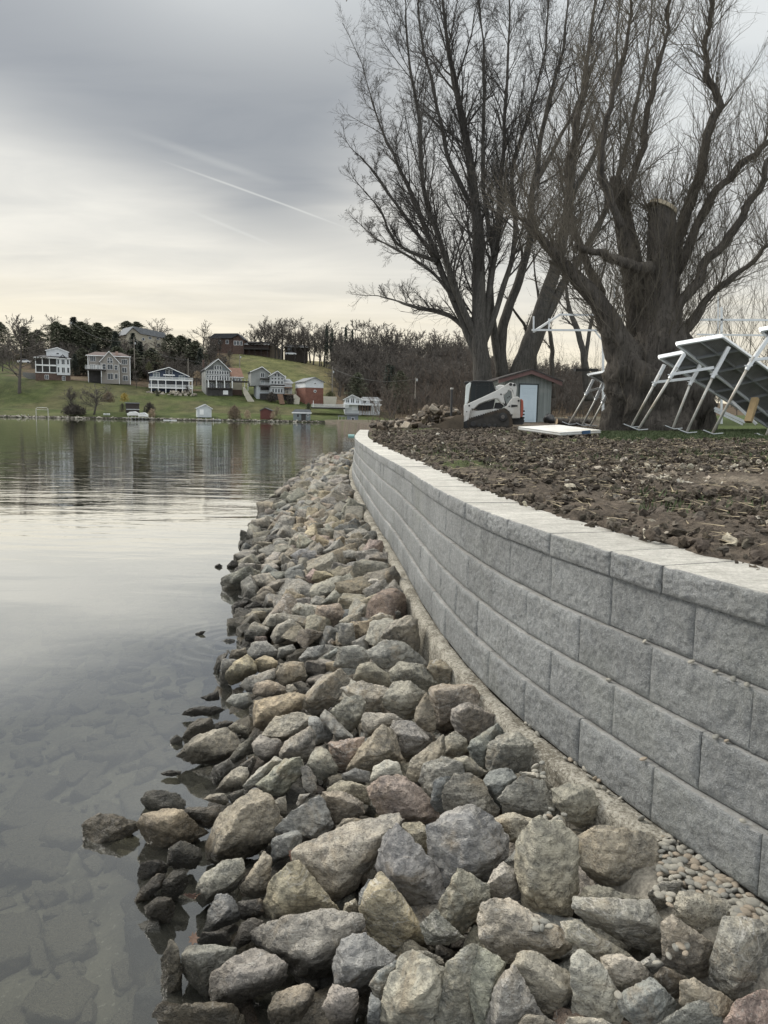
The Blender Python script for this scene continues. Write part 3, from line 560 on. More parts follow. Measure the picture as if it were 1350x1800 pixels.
# ------------------------------------------------------------------ riprap stones, the large ones shaped one by one
TILE = dict(A=(130, 1420, 3.375), B=(500, 1420, 3.375), C=(850, 1420, 2.7), D=(230, 1130, 3.375), E=(600, 1130, 2.8125), F=(350, 750, 3.0))
RC = dict(g=(.288, .278, .250), b=(.245, .250, .242), t=(.298, .270, .222), o=(.40, .35, .26), p=(.305, .252, .222), d=(.115, .108, .096), w=(.375, .358, .315), n=(.285, .278, .238))
STONES = """
A t 60,95 150,38 230,45 375,90 370,130 290,180 190,225 80,265 72,190|brown rock standing alone in the water left of the pile|the lone brown rock
A o 385,90 420,40 560,12 640,20 700,90 790,150 700,190 600,220 470,280 430,170|pale ochre rock at the water's edge beside the lone brown rock|the pale ochre rock
A d 615,35 680,0 860,-10 870,60 800,130 700,90|dark layered slate-like rock lying on the pale ochre rock|the dark layered rock
A t 795,210 877,40 990,-50 1077,-89 1167,-60 1217,85 1170,180 1100,250 980,300 850,318 800,290|big rounded brown boulder near the waterline|the big brown boulder
A d 550,340 570,240 640,195 750,240 760,300 720,360 600,360|near-black wet rock tucked below the pale ochre rock|the near-black rock
A d 380,400 400,325 500,310 560,340 540,390 480,410 385,430
A d 345,580 400,480 490,390 540,400 520,470 440,540
A d 510,530 530,440 590,375 660,380 680,440 640,500 600,550
A d 430,640 420,590 490,535 580,540 600,600 560,690 480,680|wet blocky rock with a flat end standing in the water below the slate-like rock|the wet flat-ended rock
A g 730,490 760,410 880,320 990,305 1005,380 960,480 850,520 770,580 735,530|dark grey wet rock slanting into the water below the big brown boulder|the slanting wet rock
A t 990,470 1070,390 1125,270 1170,310 1140,400 1160,490 1080,540 1010,500
A b 775,720 800,620 850,520 930,530 990,620 985,660 880,700 800,740|bluish black wet rock above the rock with the white patch|the bluish black rock
A d 970,560 1100,540 1140,620 1060,670 990,660
A d 945,800 1000,680 1070,650 1130,680 1060,720 1040,800 960,840
A d 740,800 760,740 900,735 930,780 920,825 780,825
A g 650,880 680,830 800,820 950,840 940,890 850,960 820,1040 800,1140 720,1060 650,970|dark wet rock with a flat sloping top at the water's edge behind the upright slab|the sloping wet rock
A t 520,900 575,790 615,830 640,950 640,1050 600,1120 545,1150 520,1030|narrow upright slab of rock standing in the shallow water|the narrow upright slab
A g 820,1080 830,990 920,910 1070,840 1130,870 1240,910 1250,1010 1200,1070 1060,1120 950,1160 830,1140|large rounded grey-brown rock right of the upright slab|the rounded grey-brown rock
A t 515,1282 530,1215 640,1170 840,1160 940,1165 990,1240 1000,1300 960,1360 560,1360|long tan rock lying flat at the bottom edge of the photo by the water|the long tan rock
B t 0,1080 120,1045 170,1080 165,1150 100,1240 20,1282 -60,1290 -98,1200 -50,1110|tan wedge-shaped rock right of the long tan rock at the bottom|the tan wedge
A g 1040,740 1130,685 1150,780 1190,840 1110,830 1060,790
B g -120,740 -60,690 30,650 200,615 330,640 450,645 465,700 400,760 320,860 300,960 230,1025 120,1010 0,930 -60,840 -110,790|broad grey-green boulder with a pale flat top and pointed base, low in the photo|the broad grey-green boulder
B t -120,600 -80,430 30,340 90,330 85,480 160,560 300,590 290,620 180,620 -60,665 -115,640
B n 80,270 100,230 260,160 400,100 640,40 680,85 600,130 510,240 470,300 420,480 350,550 260,570 150,545 75,500|large teardrop boulder with a long pointed top, middle of the near pile|the teardrop boulder
B g 480,330 530,240 570,160 610,120 600,200 560,300 555,390 520,415 485,390|thin slab wedged between the teardrop boulder and the blue-grey one|the thin wedged slab
B b 560,350 570,260 620,150 670,110 720,150 850,300 905,370 940,480 920,560 840,635 770,600 700,510 620,430 565,390|big blue-grey angular boulder right of the teardrop boulder|the blue-grey boulder
B t 690,100 800,85 850,130 860,220 845,300 780,240 720,160
B b 865,330 870,180 855,120 950,60 1105,0 1220,60 1310,170 1300,310 1200,440 1100,420 1030,375 930,460 880,390|very large grey-green boulder with a small dark chip on its top|the very large grey-green boulder
B o 445,600 470,550 520,450 570,395 620,440 700,540 750,610 800,700 845,800 810,835 640,850 560,830 510,750|ochre wedge-shaped rock with a narrow tip pointing up|the ochre wedge
B b 440,620 450,500 500,430 560,440 520,760 470,720
B g 905,680 940,540 1030,375 1100,410 1200,470 1215,560 1130,660 1050,760 950,780 920,740|pale grey rock right of the ochre wedge, leaning to the left|the pale leaning rock
B g 805,700 900,610 920,740 1060,770 960,810 850,810
B t 345,640 360,570 420,540 440,590 430,640
B w 1205,460 1240,380 1300,325 1390,390 1415,500 1350,565 1250,545 1215,500|small whitish pointed rock between the very large boulder and the tall one|the small whitish rock
C w -15,580 -5,480 40,440 120,450 200,500 260,540 350,560 415,645 370,690 260,720 160,735 60,700 0,640|broad pale rock lying below the tall upright boulder|the broad pale rock
B b 295,900 340,800 400,760 470,755 550,830 650,880 640,920 530,980 450,1060 360,1100 310,1050 300,960|blue-grey rock below the ochre wedge with a ridge across it|the ridged blue-grey rock
B g 230,1180 290,1050 370,1100 430,1090 435,1170 400,1290 280,1290
B b 500,1050 560,970 690,895 650,1000 610,1080 590,1150 540,1120
B b 490,1250 510,1100 580,1160 560,1290 500,1300
B w 560,1230 620,1040 700,890 770,858 850,900 940,960 985,1020 960,1140 890,1220 860,1340 600,1340|large pale speckled boulder at the bottom of the photo below the ochre wedge|the pale speckled boulder
B g 780,850 850,850 930,890 950,930 900,940 840,900
B g 900,1280 950,1160 990,1100 960,940 1080,820 1150,830 1080,960 1090,1080 1140,1180 1120,1320 920,1340|tall grey rock right of the pale speckled boulder at the bottom|the tall grey rock
B n 1080,960 1160,835 1310,930 1260,1060 1240,1200 1200,1290 1140,1290 1135,1170 1090,1100|greenish grey rock with a sharp square corner at the bottom of the photo|the square-cornered rock
C g 130,780 165,740 170,700 240,683 330,760 450,820 455,880 400,940 340,960 290,990 200,900|grey angular rock with a peaked top right of the square-cornered rock|the peaked grey rock
C g 20,1000 70,830 150,750 170,830 210,900 280,985 270,1060 40,1060
C w 160,180 240,70 360,80 450,160 445,300 440,420 400,530 350,552 260,530 190,495 180,340 190,250|tall pale boulder standing upright, with blocky shoulders|the tall pale boulder
C t 450,160 540,88 620,95 740,145 800,130 830,270 800,350 720,410 620,385 510,330 460,260|large tan blocky boulder next to the round pebbles at the wall|the tan blocky boulder
C w 40,60 130,25 240,60 200,110 165,170 110,150
C g 100,260 150,200 190,240 180,300 150,315
C g 460,430 480,380 540,365 760,440 740,455 600,455 470,450
C g 430,480 445,432 600,452 790,445 860,570 905,650 860,690 760,670 640,620 520,560|grey boat-shaped slab under the tan blocky boulder|the boat-shaped slab
C w 375,550 430,535 500,570 600,640 680,690 720,740 640,720 560,740 480,690 400,620|long pale rock lying slantwise below the boat-shaped slab|the long slanting pale rock
C w 410,770 430,700 470,680 560,750 560,830 640,870 660,960 640,1040 440,1040 430,960 460,880|dusty pale rock with pebbles on it near the bottom|the dusty pale rock
C w 560,790 565,710 650,700 740,740 800,800 740,840 660,870 600,850
C b 655,880 790,808 850,860 915,940 860,1000 740,1040 660,980 645,920|square blue-grey block at the bottom of the photo|the square blue-grey block
C d 815,800 850,755 970,810 930,900 900,910
C t 940,930 940,830 1000,812 1080,860 1160,900 1195,940 1150,1020 1000,1000
C b 800,1040 960,940 1040,905 1110,950 1140,1040
C g 1075,850 1090,700 1130,600 1150,530 1280,540 1360,580 1400,800 1350,870 1230,880 1190,915|big grey squarish boulder at the right edge of the photo|the big squarish boulder
C p 1150,1010 1200,920 1300,870 1400,880 1420,1060 1160,1060|pinkish tan rock in the bottom right corner|the pinkish corner rock
C w 915,480 940,400 1080,420 1220,460 1290,510 1150,530 1120,620 1090,645 1000,590 930,520|pale rock half covered by round pebbles beneath the wall|the pebble-covered rock
C t 860,690 850,560 900,520 1000,600 1085,650 1080,760 1040,800 940,780 860,740|flat buff slab with a cluster of pebbles on it|the flat buff slab
C g 800,470 780,400 850,350 940,350 920,460 880,500
C w 730,740 800,700 860,740 840,770 790,800
C w 390,1040 400,990 560,1000 620,1040 600,1070 400,1070
C t 160,1040 200,980 280,985 340,1020 350,1060 170,1060
E t 425,130 440,90 490,80 545,130 530,200 480,210 430,150|small tan rock leaning on the footing at the upper end of the visible concrete|the small tan rock by the footing
E t 440,300 445,230 500,210 650,215 680,260 680,310 600,300 540,320 500,400 470,380|tan flat-topped rock against the footing behind the dark-bottomed one|the tan flat-topped rock
E g 545,390 550,330 620,300 700,330 765,360 740,420 640,480 570,440|dark-bottomed rock with a pointed right end beside the footing|the dark-bottomed rock
E b 625,520 650,480 770,405 800,450 730,520 720,620 690,610 640,550
E g 720,600 730,510 780,460 870,445 940,500 960,610 900,640 740,640|rounded grey rock resting against the footing, half way up the visible strip|the rounded grey rock by the footing
E g 500,550 510,470 560,440 620,480 625,540 560,570
E g 240,440 260,390 340,390 430,470 430,490 380,540 310,565 265,510
E t 360,380 380,310 425,248 460,350 465,430 430,440 370,410|narrow pinkish tan rock with its point up|the narrow pinkish rock
E g 210,270 260,200 340,195 420,250 380,320 360,370 300,380 220,320|smooth pale grey rock with a rounded top in the middle of the pile|the smooth pale rock
E g 235,150 290,95 400,110 470,200 430,240 340,195 250,190
E w 0,230 100,190 240,230 210,280 200,345 120,330 110,270
E g 60,180 90,110 150,95 230,150 240,215 180,205
E g 130,40 220,-10 310,0 415,90 400,115 290,95 230,125 170,100 150,70|wide wedge-shaped grey rock beside the footing, upper part of the near pile|the wide wedge rock
E g -50,340 20,275 90,262 118,300 100,380 45,440 -10,420|pale grey triangular rock, pointed end down, in the middle of the pile|the triangular rock
E g 100,380 120,345 250,350 310,385 250,400 180,450 120,470
E t 40,620 80,540 200,410 250,440 270,530 300,580 220,590 150,650 60,630|large veined rock with thin white lines in the middle of the pile|the veined rock
E p -60,500 0,485 105,472 110,490 70,570 35,640 -30,620|purplish red granite rock, smaller of the two pink ones|the small pink granite
E g 320,660 350,570 500,460 510,520 500,580 400,600 380,680 340,690
E b 390,680 410,600 500,570 590,590 600,650 500,660 440,775
E w 550,570 620,560 720,640 690,655 600,650
E w 140,680 160,610 220,580 280,590 300,660 240,665 150,700
E p 140,720 200,670 300,662 370,700 440,790 480,860 400,890 290,890 200,850 150,770|large pink speckled granite boulder|the pink granite boulder
E b 440,790 460,680 540,660 500,740 520,830 480,840
E n 500,740 560,660 640,655 700,700 770,820 750,865 660,830 520,840|yellowish grey rock with mottled patches right of the pink granite|the mottled rock
E b 690,690 730,640 820,622 865,665 800,740 790,810 730,750|dark blue-grey rock wedged below the rounded rock by the footing|the dark wedged rock
E g 785,770 830,710 900,665 990,680 1090,830 1060,860 930,865 820,830|large light grey smooth-faced rock left of the greenish rock by the footing|the large smooth-faced rock
E n 1045,730 1120,700 1230,720 1270,800 1240,880 1180,910 1120,880 1060,800|greenish tan rock leaning on the footing nearest the camera|the greenish footing rock
E w 870,640 960,640 1050,710 1040,740 990,670
E t -70,720 0,680 60,690 130,710 145,800 100,790 30,745 -60,750
D t 1135,960 1145,890 1260,885 1370,950 1380,1010 1310,1040 1210,1070 1160,1020|brown rounded rock under a flat one, left of the pink granite boulder|the brown rounded rock
E b 0,652 70,620 140,640 140,690 90,685 20,680
D g 1200,1120 1260,1045 1340,1040 1430,1060 1300,1120
E n 750,870 830,840 920,880 870,984 800,940
D o 555,190 620,110 690,70 740,130 745,180 680,220 600,250 570,220|buff block jutting out at the corner of the pile above the water|the buff corner block
D g 530,160 540,100 620,100 600,150 560,190 590,260 530,265
D g 690,60 720,0 800,-10 870,50 870,100 790,80 740,100 700,80
D o 745,160 740,100 800,75 870,110 860,150 770,185
D g 645,250 700,200 850,155 855,210 790,230 740,290 690,290
D t 720,290 740,240 820,220 920,265 915,300 830,325 740,310
D t 855,200 890,125 960,112 1020,120 1040,200 1030,220 940,240 900,250|squarish tan rock beside a patch of small rubble|the squarish tan rock
D g 920,290 925,250 960,245 990,280 960,305
D o 735,430 740,350 850,325 970,300 1030,320 1000,400 920,410 820,470 790,520 740,490|long block with a bright ochre top above the waterline|the ochre-topped block
D n 1010,340 1060,280 1130,210 1240,160 1300,220 1250,290 1220,340 1130,400 1120,440 1040,390|large olive grey rock with two humps|the two-humped rock
D w 780,550 860,440 980,415 1090,440 1050,500 960,560 890,580|pale dusty flat-topped rock below the ochre-topped block|the pale flat-topped rock
D b 1055,490 1060,440 1110,440 1200,520 1190,570 1100,600 1080,540
D g 1120,440 1160,400 1200,480 1310,550 1320,570 1230,580 1200,520
D g 885,650 920,580 1060,500 1090,540 1090,620 1060,700 960,690 890,690|leaf-shaped grey rock standing on its edge|the leaf-shaped rock
D g 720,600 770,550 890,580 890,680 800,705 740,660
D w 665,850 720,790 850,680 900,710 830,780 760,840 700,870|long pale sliver of rock slanting down to the left|the pale sliver
D n 750,840 820,790 910,700 1000,680 1025,750 930,850 900,910 820,900|grey-green rock with slanting faces above the big brown boulder|the slant-faced rock
D g 1010,740 1050,730 1100,800 1100,880 1070,900 1020,860
D g 1080,650 1120,625 1170,640 1225,740 1220,770 1130,810 1090,780 1050,720
D d 580,690 640,610 720,555 730,640 640,700 600,720
D t 280,670 340,600 390,555 560,505 630,570 620,640 560,700 480,720 360,710|large wet brown rock with a pale crest jutting out into the water|the crested wet rock
D t 310,560 340,500 400,450 480,450 495,510 400,540 350,580
D d 300,425 360,385 500,375 555,400 500,430 370,438|flat dark rock just breaking the water surface|the flat awash rock
D d 495,480 560,460 610,470 560,510 500,515
D t 580,500 620,470 690,500 700,550 640,570 600,530
D b 565,345 600,310 700,295 720,360 680,395 620,380|blackish blue wet rock in a small inlet of the pile|the inlet rock
D d 470,790 490,740 580,690 620,740 560,800 500,850
D g 500,880 560,800 620,740 690,740 700,790 660,870 560,890
D d 640,730 730,670 745,700 710,780
D d 570,910 620,880 670,870 650,940 610,965
D w 430,930 470,900 550,890 580,940 560,965 500,945|small whitish smooth rock behind the dark layered rock|the small white rock
D g 60,930 100,880 180,870 280,900 330,950 300,985 200,990 110,1000|rounded dark grey rock in the water behind the pale ochre rock|the rounded dark rock
D g 845,940 880,920 920,910 925,1020 890,1060 860,1000
D g 980,960 1000,900 1060,895 1040,930 990,975
D b 850,1110 960,1000 1110,910 1140,940 1140,1020 1190,1080 1120,1150 1060,1180 1000,1120 900,1130|large grey-blue boulder right of the big brown boulder|the large grey-blue boulder
A b 1175,190 1240,160 1310,135 1350,160 1350,230 1270,290 1180,320|bluish chip of rock with a dead leaf beside it|the bluish chip
D d 490,150 520,80 580,55 560,100 520,160 510,190
D t 580,90 600,45 680,30 690,65 640,100
D d 410,325 520,285 525,340 460,345
D b 870,90 880,30 960,10 980,40 960,60 900,90
D b 1000,90 1050,30 1150,10 1170,50 1100,100 1010,110
D b 1141,80 1220,30 1240,60 1180,100
D g 1205,140 1240,30 1350,15 1420,60 1400,130 1330,150 1220,135|wide smooth-topped grey rock above the two-humped one|the smooth-topped rock
D b 230,580 270,545 310,570 300,610 240,600
D d 176,772 230,755 300,762 288,785 240,795 190,785|small rock tip only just showing above the still water|the small awash tip
F d 145,735 175,705 210,715 205,745 165,755|small round dark rock in the water off the bulge of the pile|the round water rock
F d 165,790 200,740 270,745 245,800 190,815|black wet angular rock at the tip of the pile's outward bulge|the black bulge rock
F d 80,735 105,722 125,735 105,750|smallest outlying dark stone, farthest from the bulge of the pile
F d 285,600 315,585 333,590 330,608 300,612|dark stone alone in the cream reflection upstream of the bulge
F d 345,600 370,575 440,575 430,610 380,615
F d 385,420 395,385 425,390 425,430 420,455 390,450|upright black rock at the waterline where the ripples meet the pile|the upright black rock
F g 270,820 290,785 370,770 415,830 400,890 320,900 275,870|big dark rounded rock on the bulge of the pile|the dark bulge boulder
F b 480,680 540,645 610,655 630,690 610,740 560,740 500,700|smooth domed dark grey rock in the middle distance of the pile|the domed rock
F g 580,870 600,830 740,785 800,850 700,880 640,925 600,915|long grey boulder lying crosswise in the mid pile|the crosswise boulder
F g 640,940 720,850 800,880 805,920 700,910
F b 965,940 970,870 1030,805 1070,870 1070,970 1010,975|upright rock with a dark shaded side, tight against the footing|the upright footing rock
F p 860,660 900,595 965,600 975,640 960,700 900,680|reddish dark-sided rock against the foot of the wall|the reddish rock
F g 960,1110 1010,1040 1100,1000 1150,1020 1160,1170 1130,1180 1050,1120|large smooth greenish grey rock leaning toward the footing|the large leaning rock
F p 615,1010 620,950 740,935 780,1010 700,1060 640,1050|pinkish tan rock in the middle of the pile above the grey slabs|the pinkish mid rock
F p 560,790 600,750 680,790 600,825 570,815|flat reddish brown rock in front of two rounded grey ones|the flat reddish rock
F g 380,1100 410,1050 490,1010 510,1050 450,1130 400,1145|long striped grey rock slanting down to the left near the rings on the water|the striped slanting rock
F t 240,1000 280,975 350,975 360,1010 300,1040 250,1050
F g 310,1080 370,990 460,985 460,1020 380,1080 330,1120
F b 735,1130 740,1040 810,1040 825,1150 770,1160|rectangular blue-grey slab standing on end|the rectangular slab
F g 760,660 810,650 900,690 920,720 800,700 770,690
F d 235,1080 270,1065 310,1095 290,1135 245,1130
F d 170,950 200,920 260,920 230,960 190,1000
F d 240,950 290,920 340,940 300,970 250,970
F g 490,970 520,930 600,950 620,1030 570,1050 510,1020
F t 880,1040 900,1010 960,980 1020,1000 1025,1040 980,1065
F d -20,1090 10,1078 35,1078 15,1100 -15,1103|thin dark rock tip alone in open water left of the rings
F g 395,895 400,930 490,960 500,990 440,1000 400,970 390,930
F t 500,580 540,560 590,580 570,640 520,645
F g 650,660 740,590 775,650 700,690
F w 870,840 900,805 1000,800 960,870 880,870
F t 800,940 960,870 965,930 870,970 810,965
"""
CN = dict(g='grey', b='blue-grey', t='tan', o='ochre', p='pinkish', d='dark wet', w='pale grey', n='greenish grey')
def hull_mesh(P):
    bm = bmesh.new()
    for p in P: bm.verts.new(p)
    r = bmesh.ops.convex_hull(bm, input=bm.verts)
    dead = list({g for g in r['geom_interior']+r['geom_unused'] if isinstance(g, bmesh.types.BMVert) and g.is_valid})
    bmesh.ops.delete(bm, geom=dead, context='VERTS'); me = bpy.data.meshes.new('h'); bm.to_mesh(me); bm.free(); return me
_jobs = []
def queue(P, vox):
    me = hull_mesh(P); o = bpy.data.objects.new('tmp', me); COL.objects.link(o)
    m = o.modifiers.new('r', 'REMESH'); m.mode = 'VOXEL'; m.voxel_size = vox; m.adaptivity = 0
    m = o.modifiers.new('s', 'SMOOTH'); m.factor = .4; m.iterations = 1
    _jobs.append(o); return o
def roughen(V, size, seed, lo=.026, hi=.016):
    c = V.mean(0)
    out = np.empty_like(V); o = Vector((seed*3.7, seed*1.9, seed*.7)); f1 = 2.6/size; f2 = 9/size
    for i, v in enumerate(V):
        p = Vector(v); n1 = noise.noise_vector(p*f1+o); n2 = noise.noise_vector(p*f2+o); n3 = noise.noise_vector(p*(24/size)+o)
        cr = noise.voronoi(p*(3.4/size)+o)[0]; e = min(1, (cr[1]-cr[0])*3.2)
        d = (p-Vector(c)); d.normalize()
        q = p+n1*(lo*size)+n2*(hi*size)-d*((1-e)**3*size*.018)+d*(abs(noise.noise(p*f1*1.9+o*2))-.25)*size*.05+n3*(.011*size)
        out[i] = q
    return out
def dist_ref(px, py):
    """where a sight line meets the riprap surface"""
    d = ray(px, py); t = .8
    while t < 60:
        p = CAM+d*t
        if p[2] <= max(S(p[0], p[1]), -.015)+.02: return p, t
        t += .01 if t < 8 else .05
    return CAM+d*20, 20
stones = []
for li, line in enumerate(l for l in STONES.strip().split('\n')):
    parts = line.split('|'); tl, cc, pt = parts[0].split(' ', 2); ox, oy, k = TILE[tl]
    pts = [(ox+float(a)/k, oy+float(b)/k) for a, b in (q.split(',') for q in pt.split())]
    cx = sum(p[0] for p in pts)/len(pts); cy = sum(p[1] for p in pts)/len(pts)
    w = max(p[0] for p in pts)-min(p[0] for p in pts); h = max(p[1] for p in pts)-min(p[1] for p in pts)
    c, t = dist_ref(cx, cy+.12*h); r = random.Random(li*7+3); mpx = t/FPX; a = min(w, h)*.5*mpx; a = max(a, .02)
    # keep the stone in front of wall and footing
    P = []
    def onray(px, py, tt): return CAM+ray(px, py)*tt
    for (x, y) in pts:
        x = cx+(x-cx)*1.12; y = cy+(y-cy)*1.12
        P.append(onray(x, y, t+a*r.uniform(-.25, .45)))
        pass
    fx, fy = cx+w*r.uniform(-.12, .12), cy+h*r.uniform(-.16, .06)
    for (x, y) in r.sample(pts, min(len(pts), r.choice([3, 3, 4]))):
        q = r.uniform(.35, .82); P.append(onray(fx+(x-fx)*q, fy+(y-fy)*q, t-a*r.uniform(.35, .75)))
    for (x, y) in pts[1::2]: P.append(onray(cx+(x-cx)*.6, cy+(y-cy)*.6, t+a*r.uniform(.85, 1.05)))
    size = math.sqrt(w*h)*mpx
    o = queue([tuple(p) for p in P], max(size/30, .0035) if size*FPX/t > 60 else size/15)
    stones.append(dict(o=o, cc=cc, size=size, c=np.mean(P, 0), px=(cx, cy), w=w, h=h, label=parts[1] if len(parts) > 1 else None, name=parts[2] if len(parts) > 2 else None, seed=li))
protos = []
for i in range(26):
    r = random.Random(500+i); P = []
    sx, sy, sz = 1.0, r.uniform(.6, .95), r.uniform(.45, .75)
    for k in range(8):
        if r.random() < .1: continue
        v = [(1 if k >> b_ & 1 else -1)*r.uniform(.55, 1.0) for b_ in range(3)]; P.append((v[0]*sx*.56, v[1]*sy*.56, v[2]*sz*.58))
    for k in range(2): P.append((r.uniform(-.5, .5)*sx, r.uniform(-.5, .5)*sy, r.choice([-1, 1])*sz*r.uniform(.5, .66)))
    protos.append(queue(P, 1/15.0))
dg = bpy.context.evaluated_depsgraph_get(); dg.update()
def harvest(o):
    ev = o.evaluated_get(dg); me = ev.to_mesh(); n = len(me.vertices); V = np.empty(n*3, np.float32); me.vertices.foreach_get('co', V)
    Fc = np.array([tuple(p.vertices) for p in me.polygons if len(p.vertices) == 4]); ev.to_mesh_clear(); return V.reshape(-1, 3).astype(float), Fc
for s in stones: s['V'], s['F'] = harvest(s['o'])
PR = [harvest(o) for o in protos]
for o in _jobs:
    m = o.data; bpy.data.objects.remove(o); bpy.data.meshes.remove(m)
def add_shade(me, tint=None):
    n = len(me.vertices); C = np.ones((n, 3)) if tint is None else tint; setattr_col(me, 'tint', C)
# relational labels for stones without a mark of their own
named = [s for s in stones if s['name']]; used = {}
def phrase(dx, dy):
    a = math.degrees(math.atan2(-dy, dx)) % 360
    return ['right of', 'above and right of', 'above', 'above and left of', 'left of', 'below and left of', 'below', 'below and right of'][int((a+22.5)//45) % 8]
for s in stones:
    if s['label']: used[s['label']] = 1; continue
    near = sorted(named, key=lambda q: math.hypot(q['px'][0]-s['px'][0], q['px'][1]-s['px'][1]))
    big = 'small' if s['w']*s['h'] < 1700 else 'medium-sized'; shp = 'long' if max(s['w'], s['h']) > 1.9*min(s['w'], s['h']) else 'angular'
    q = near[0]; l1 = f"{big} {shp} {CN[s['cc']]} rock {phrase(s['px'][0]-q['px'][0], s['px'][1]-q['px'][1])} {q['name']}"
    if l1 in used or True:
        q2 = near[1]; l2 = l1+f" and {phrase(s['px'][0]-q2['px'][0], s['px'][1]-q2['px'][1])} {q2['name']}"
        if len(l2.split()) > 16 or l1 not in used: l2 = l1 if l1 not in used else l2
        l1 = l2
    ws = l1.split()
    if len(ws) > 16:
        q2 = near[1]; l1 = f"{shp} {CN[s['cc']]} rock {phrase(s['px'][0]-q2['px'][0], s['px'][1]-q2['px'][1])} {q2['name']}"
    if l1 in used or len(l1.split()) > 16: l1 = f"{CN[s['cc']]} {shp} rock close by {near[0]['name']} and {near[1]['name']}"
    if len(l1.split()) > 16: l1 = f"{CN[s['cc']]} rock close by {near[0]['name']}"
    used[l1] = 1; s['label'] = l1
GR = "rocks of the shoreline riprap"
def jitc(c, r, v=.12): k = 1+r.uniform(-v, v); return (c[0]*k*(1+r.uniform(-.04, .04)), c[1]*k, c[2]*k*(1+r.uniform(-.05, .05)))
for s in stones:
    V = roughen(s['V'], s['size'], s['seed']+1); base = V.mean(0); me = npmesh('riprap_rock', V-base, s['F']); add_shade(me)
    try: me.set_sharp_from_angle(angle=math.radians(30))
    except Exception: pass
    o = link('riprap_rock', me, ROCK); o.location = base; o.color = (*jitc(RC[s['cc']], random.Random(s['seed']), .08), 1)
    tag(o, s['label'], 'rock', GR); s['c'] = base
# ---- the rest of the pile: smaller stones in the gaps and the long far stretch
PM = []
for i, (V, Fc) in enumerate(PR):
    V = roughen(V, 1.0, 90+i, .035, .018); PR[i] = (V, Fc)
    me = npmesh('riprap_rock', V, Fc); add_shade(me); me.materials.append(ROCK)
    try: me.set_sharp_from_angle(angle=math.radians(30))
    except Exception: pass
    PM.append(me)
def rot(r, flat=1.0): 
    return (Matrix.Rotation(r.uniform(0, 6.28), 3, 'Z') @ Matrix.Rotation(r.gauss(0, .45*flat), 3, 'X') @ Matrix.Rotation(r.gauss(0, .45*flat), 3, 'Y'))
def pj(p):
    q = np.array(p)-CAM; w = q @ Fw; return 675+FPX*(q @ Rv)/w, 900-FPX*(q @ Uv)/w, w
import itertools
def inpoly(px, py):
    for s in stones:
        if abs(px-s['px'][0]) < s['w']*.36 and abs(py-s['px'][1]) < s['h']*.36: return True
    return False
cand = []; r = random.Random(42)
pal = ['g']*7+['b']*3+['t']*4+['w']*2+['n']*2+['p', 'o']
cells = {}
def place(x, y, size, lift, layer):
    key = (int(x/.12), int(y/.12), layer)
    for i in (-3, -2, -1, 0, 1, 2, 3):
        for j in (-3, -2, -1, 0, 1, 2, 3):
            for (x2, y2, s2) in cells.get((key[0]+i, key[1]+j, layer), ()):
                if (x-x2)**2+(y-y2)**2 < (.425*(size+s2))**2: return False
    cells.setdefault(key, []).append((x, y, size)); return True
def traced_zone(px, py): return py > 1135 or False
y = 1.0
tries = [(1, 9000), (2, 16000), (3, 5000)]
for layer, N in tries:
    for _ in range(N):
        if layer == 1: yy = 1.0+2.0*r.random()**1.0 if r.random() < .2 else 1+31*r.random()**2.1; size = r.choice([.18, .21, .24, .28, .32, .37])*(1.0 if yy < 13 else 1.12)
        elif layer == 2: yy = 1+31*r.random()**1.6; size = r.uniform(.13, .21)*(1 if yy < 13 else 1.2)
        else: yy = 1.0+4.5*r.random(); size = r.uniform(.035, .09)
        a, b = xw(yy)-.16, xl(yy); u = r.random(); x = a-.02+(b+.02-a)*u
        z = max(S(x, yy), -.02); P0 = (x, yy, z); px, py, wd_ = pj(P0)
        if layer == 1:
            if py > 1125: continue
            if inpoly(px, py): continue
            z2 = z-.02+.03*r.random()
        elif layer == 2:
            z2 = z-.05 if py < 1125 else z-.13
            if py < 1125 and yy < 9 and inpoly(px, py): z2 -= .06
        else: z2 = z-.05 if py < 1125 else z-.14
        if x-size*.5 < b-.9: continue
        if not place(x, yy, size, 0, layer): continue
        if x > a-.02: x = a-.02
        vis = size*FPX/wd_; cand.append((vis*(1.0 if layer == 1 else .45), x, yy, z2, size, layer))
cand.sort(reverse=True)
nind = 300-len(stones)
VV, FF, TT = [], [], []; nb = 0
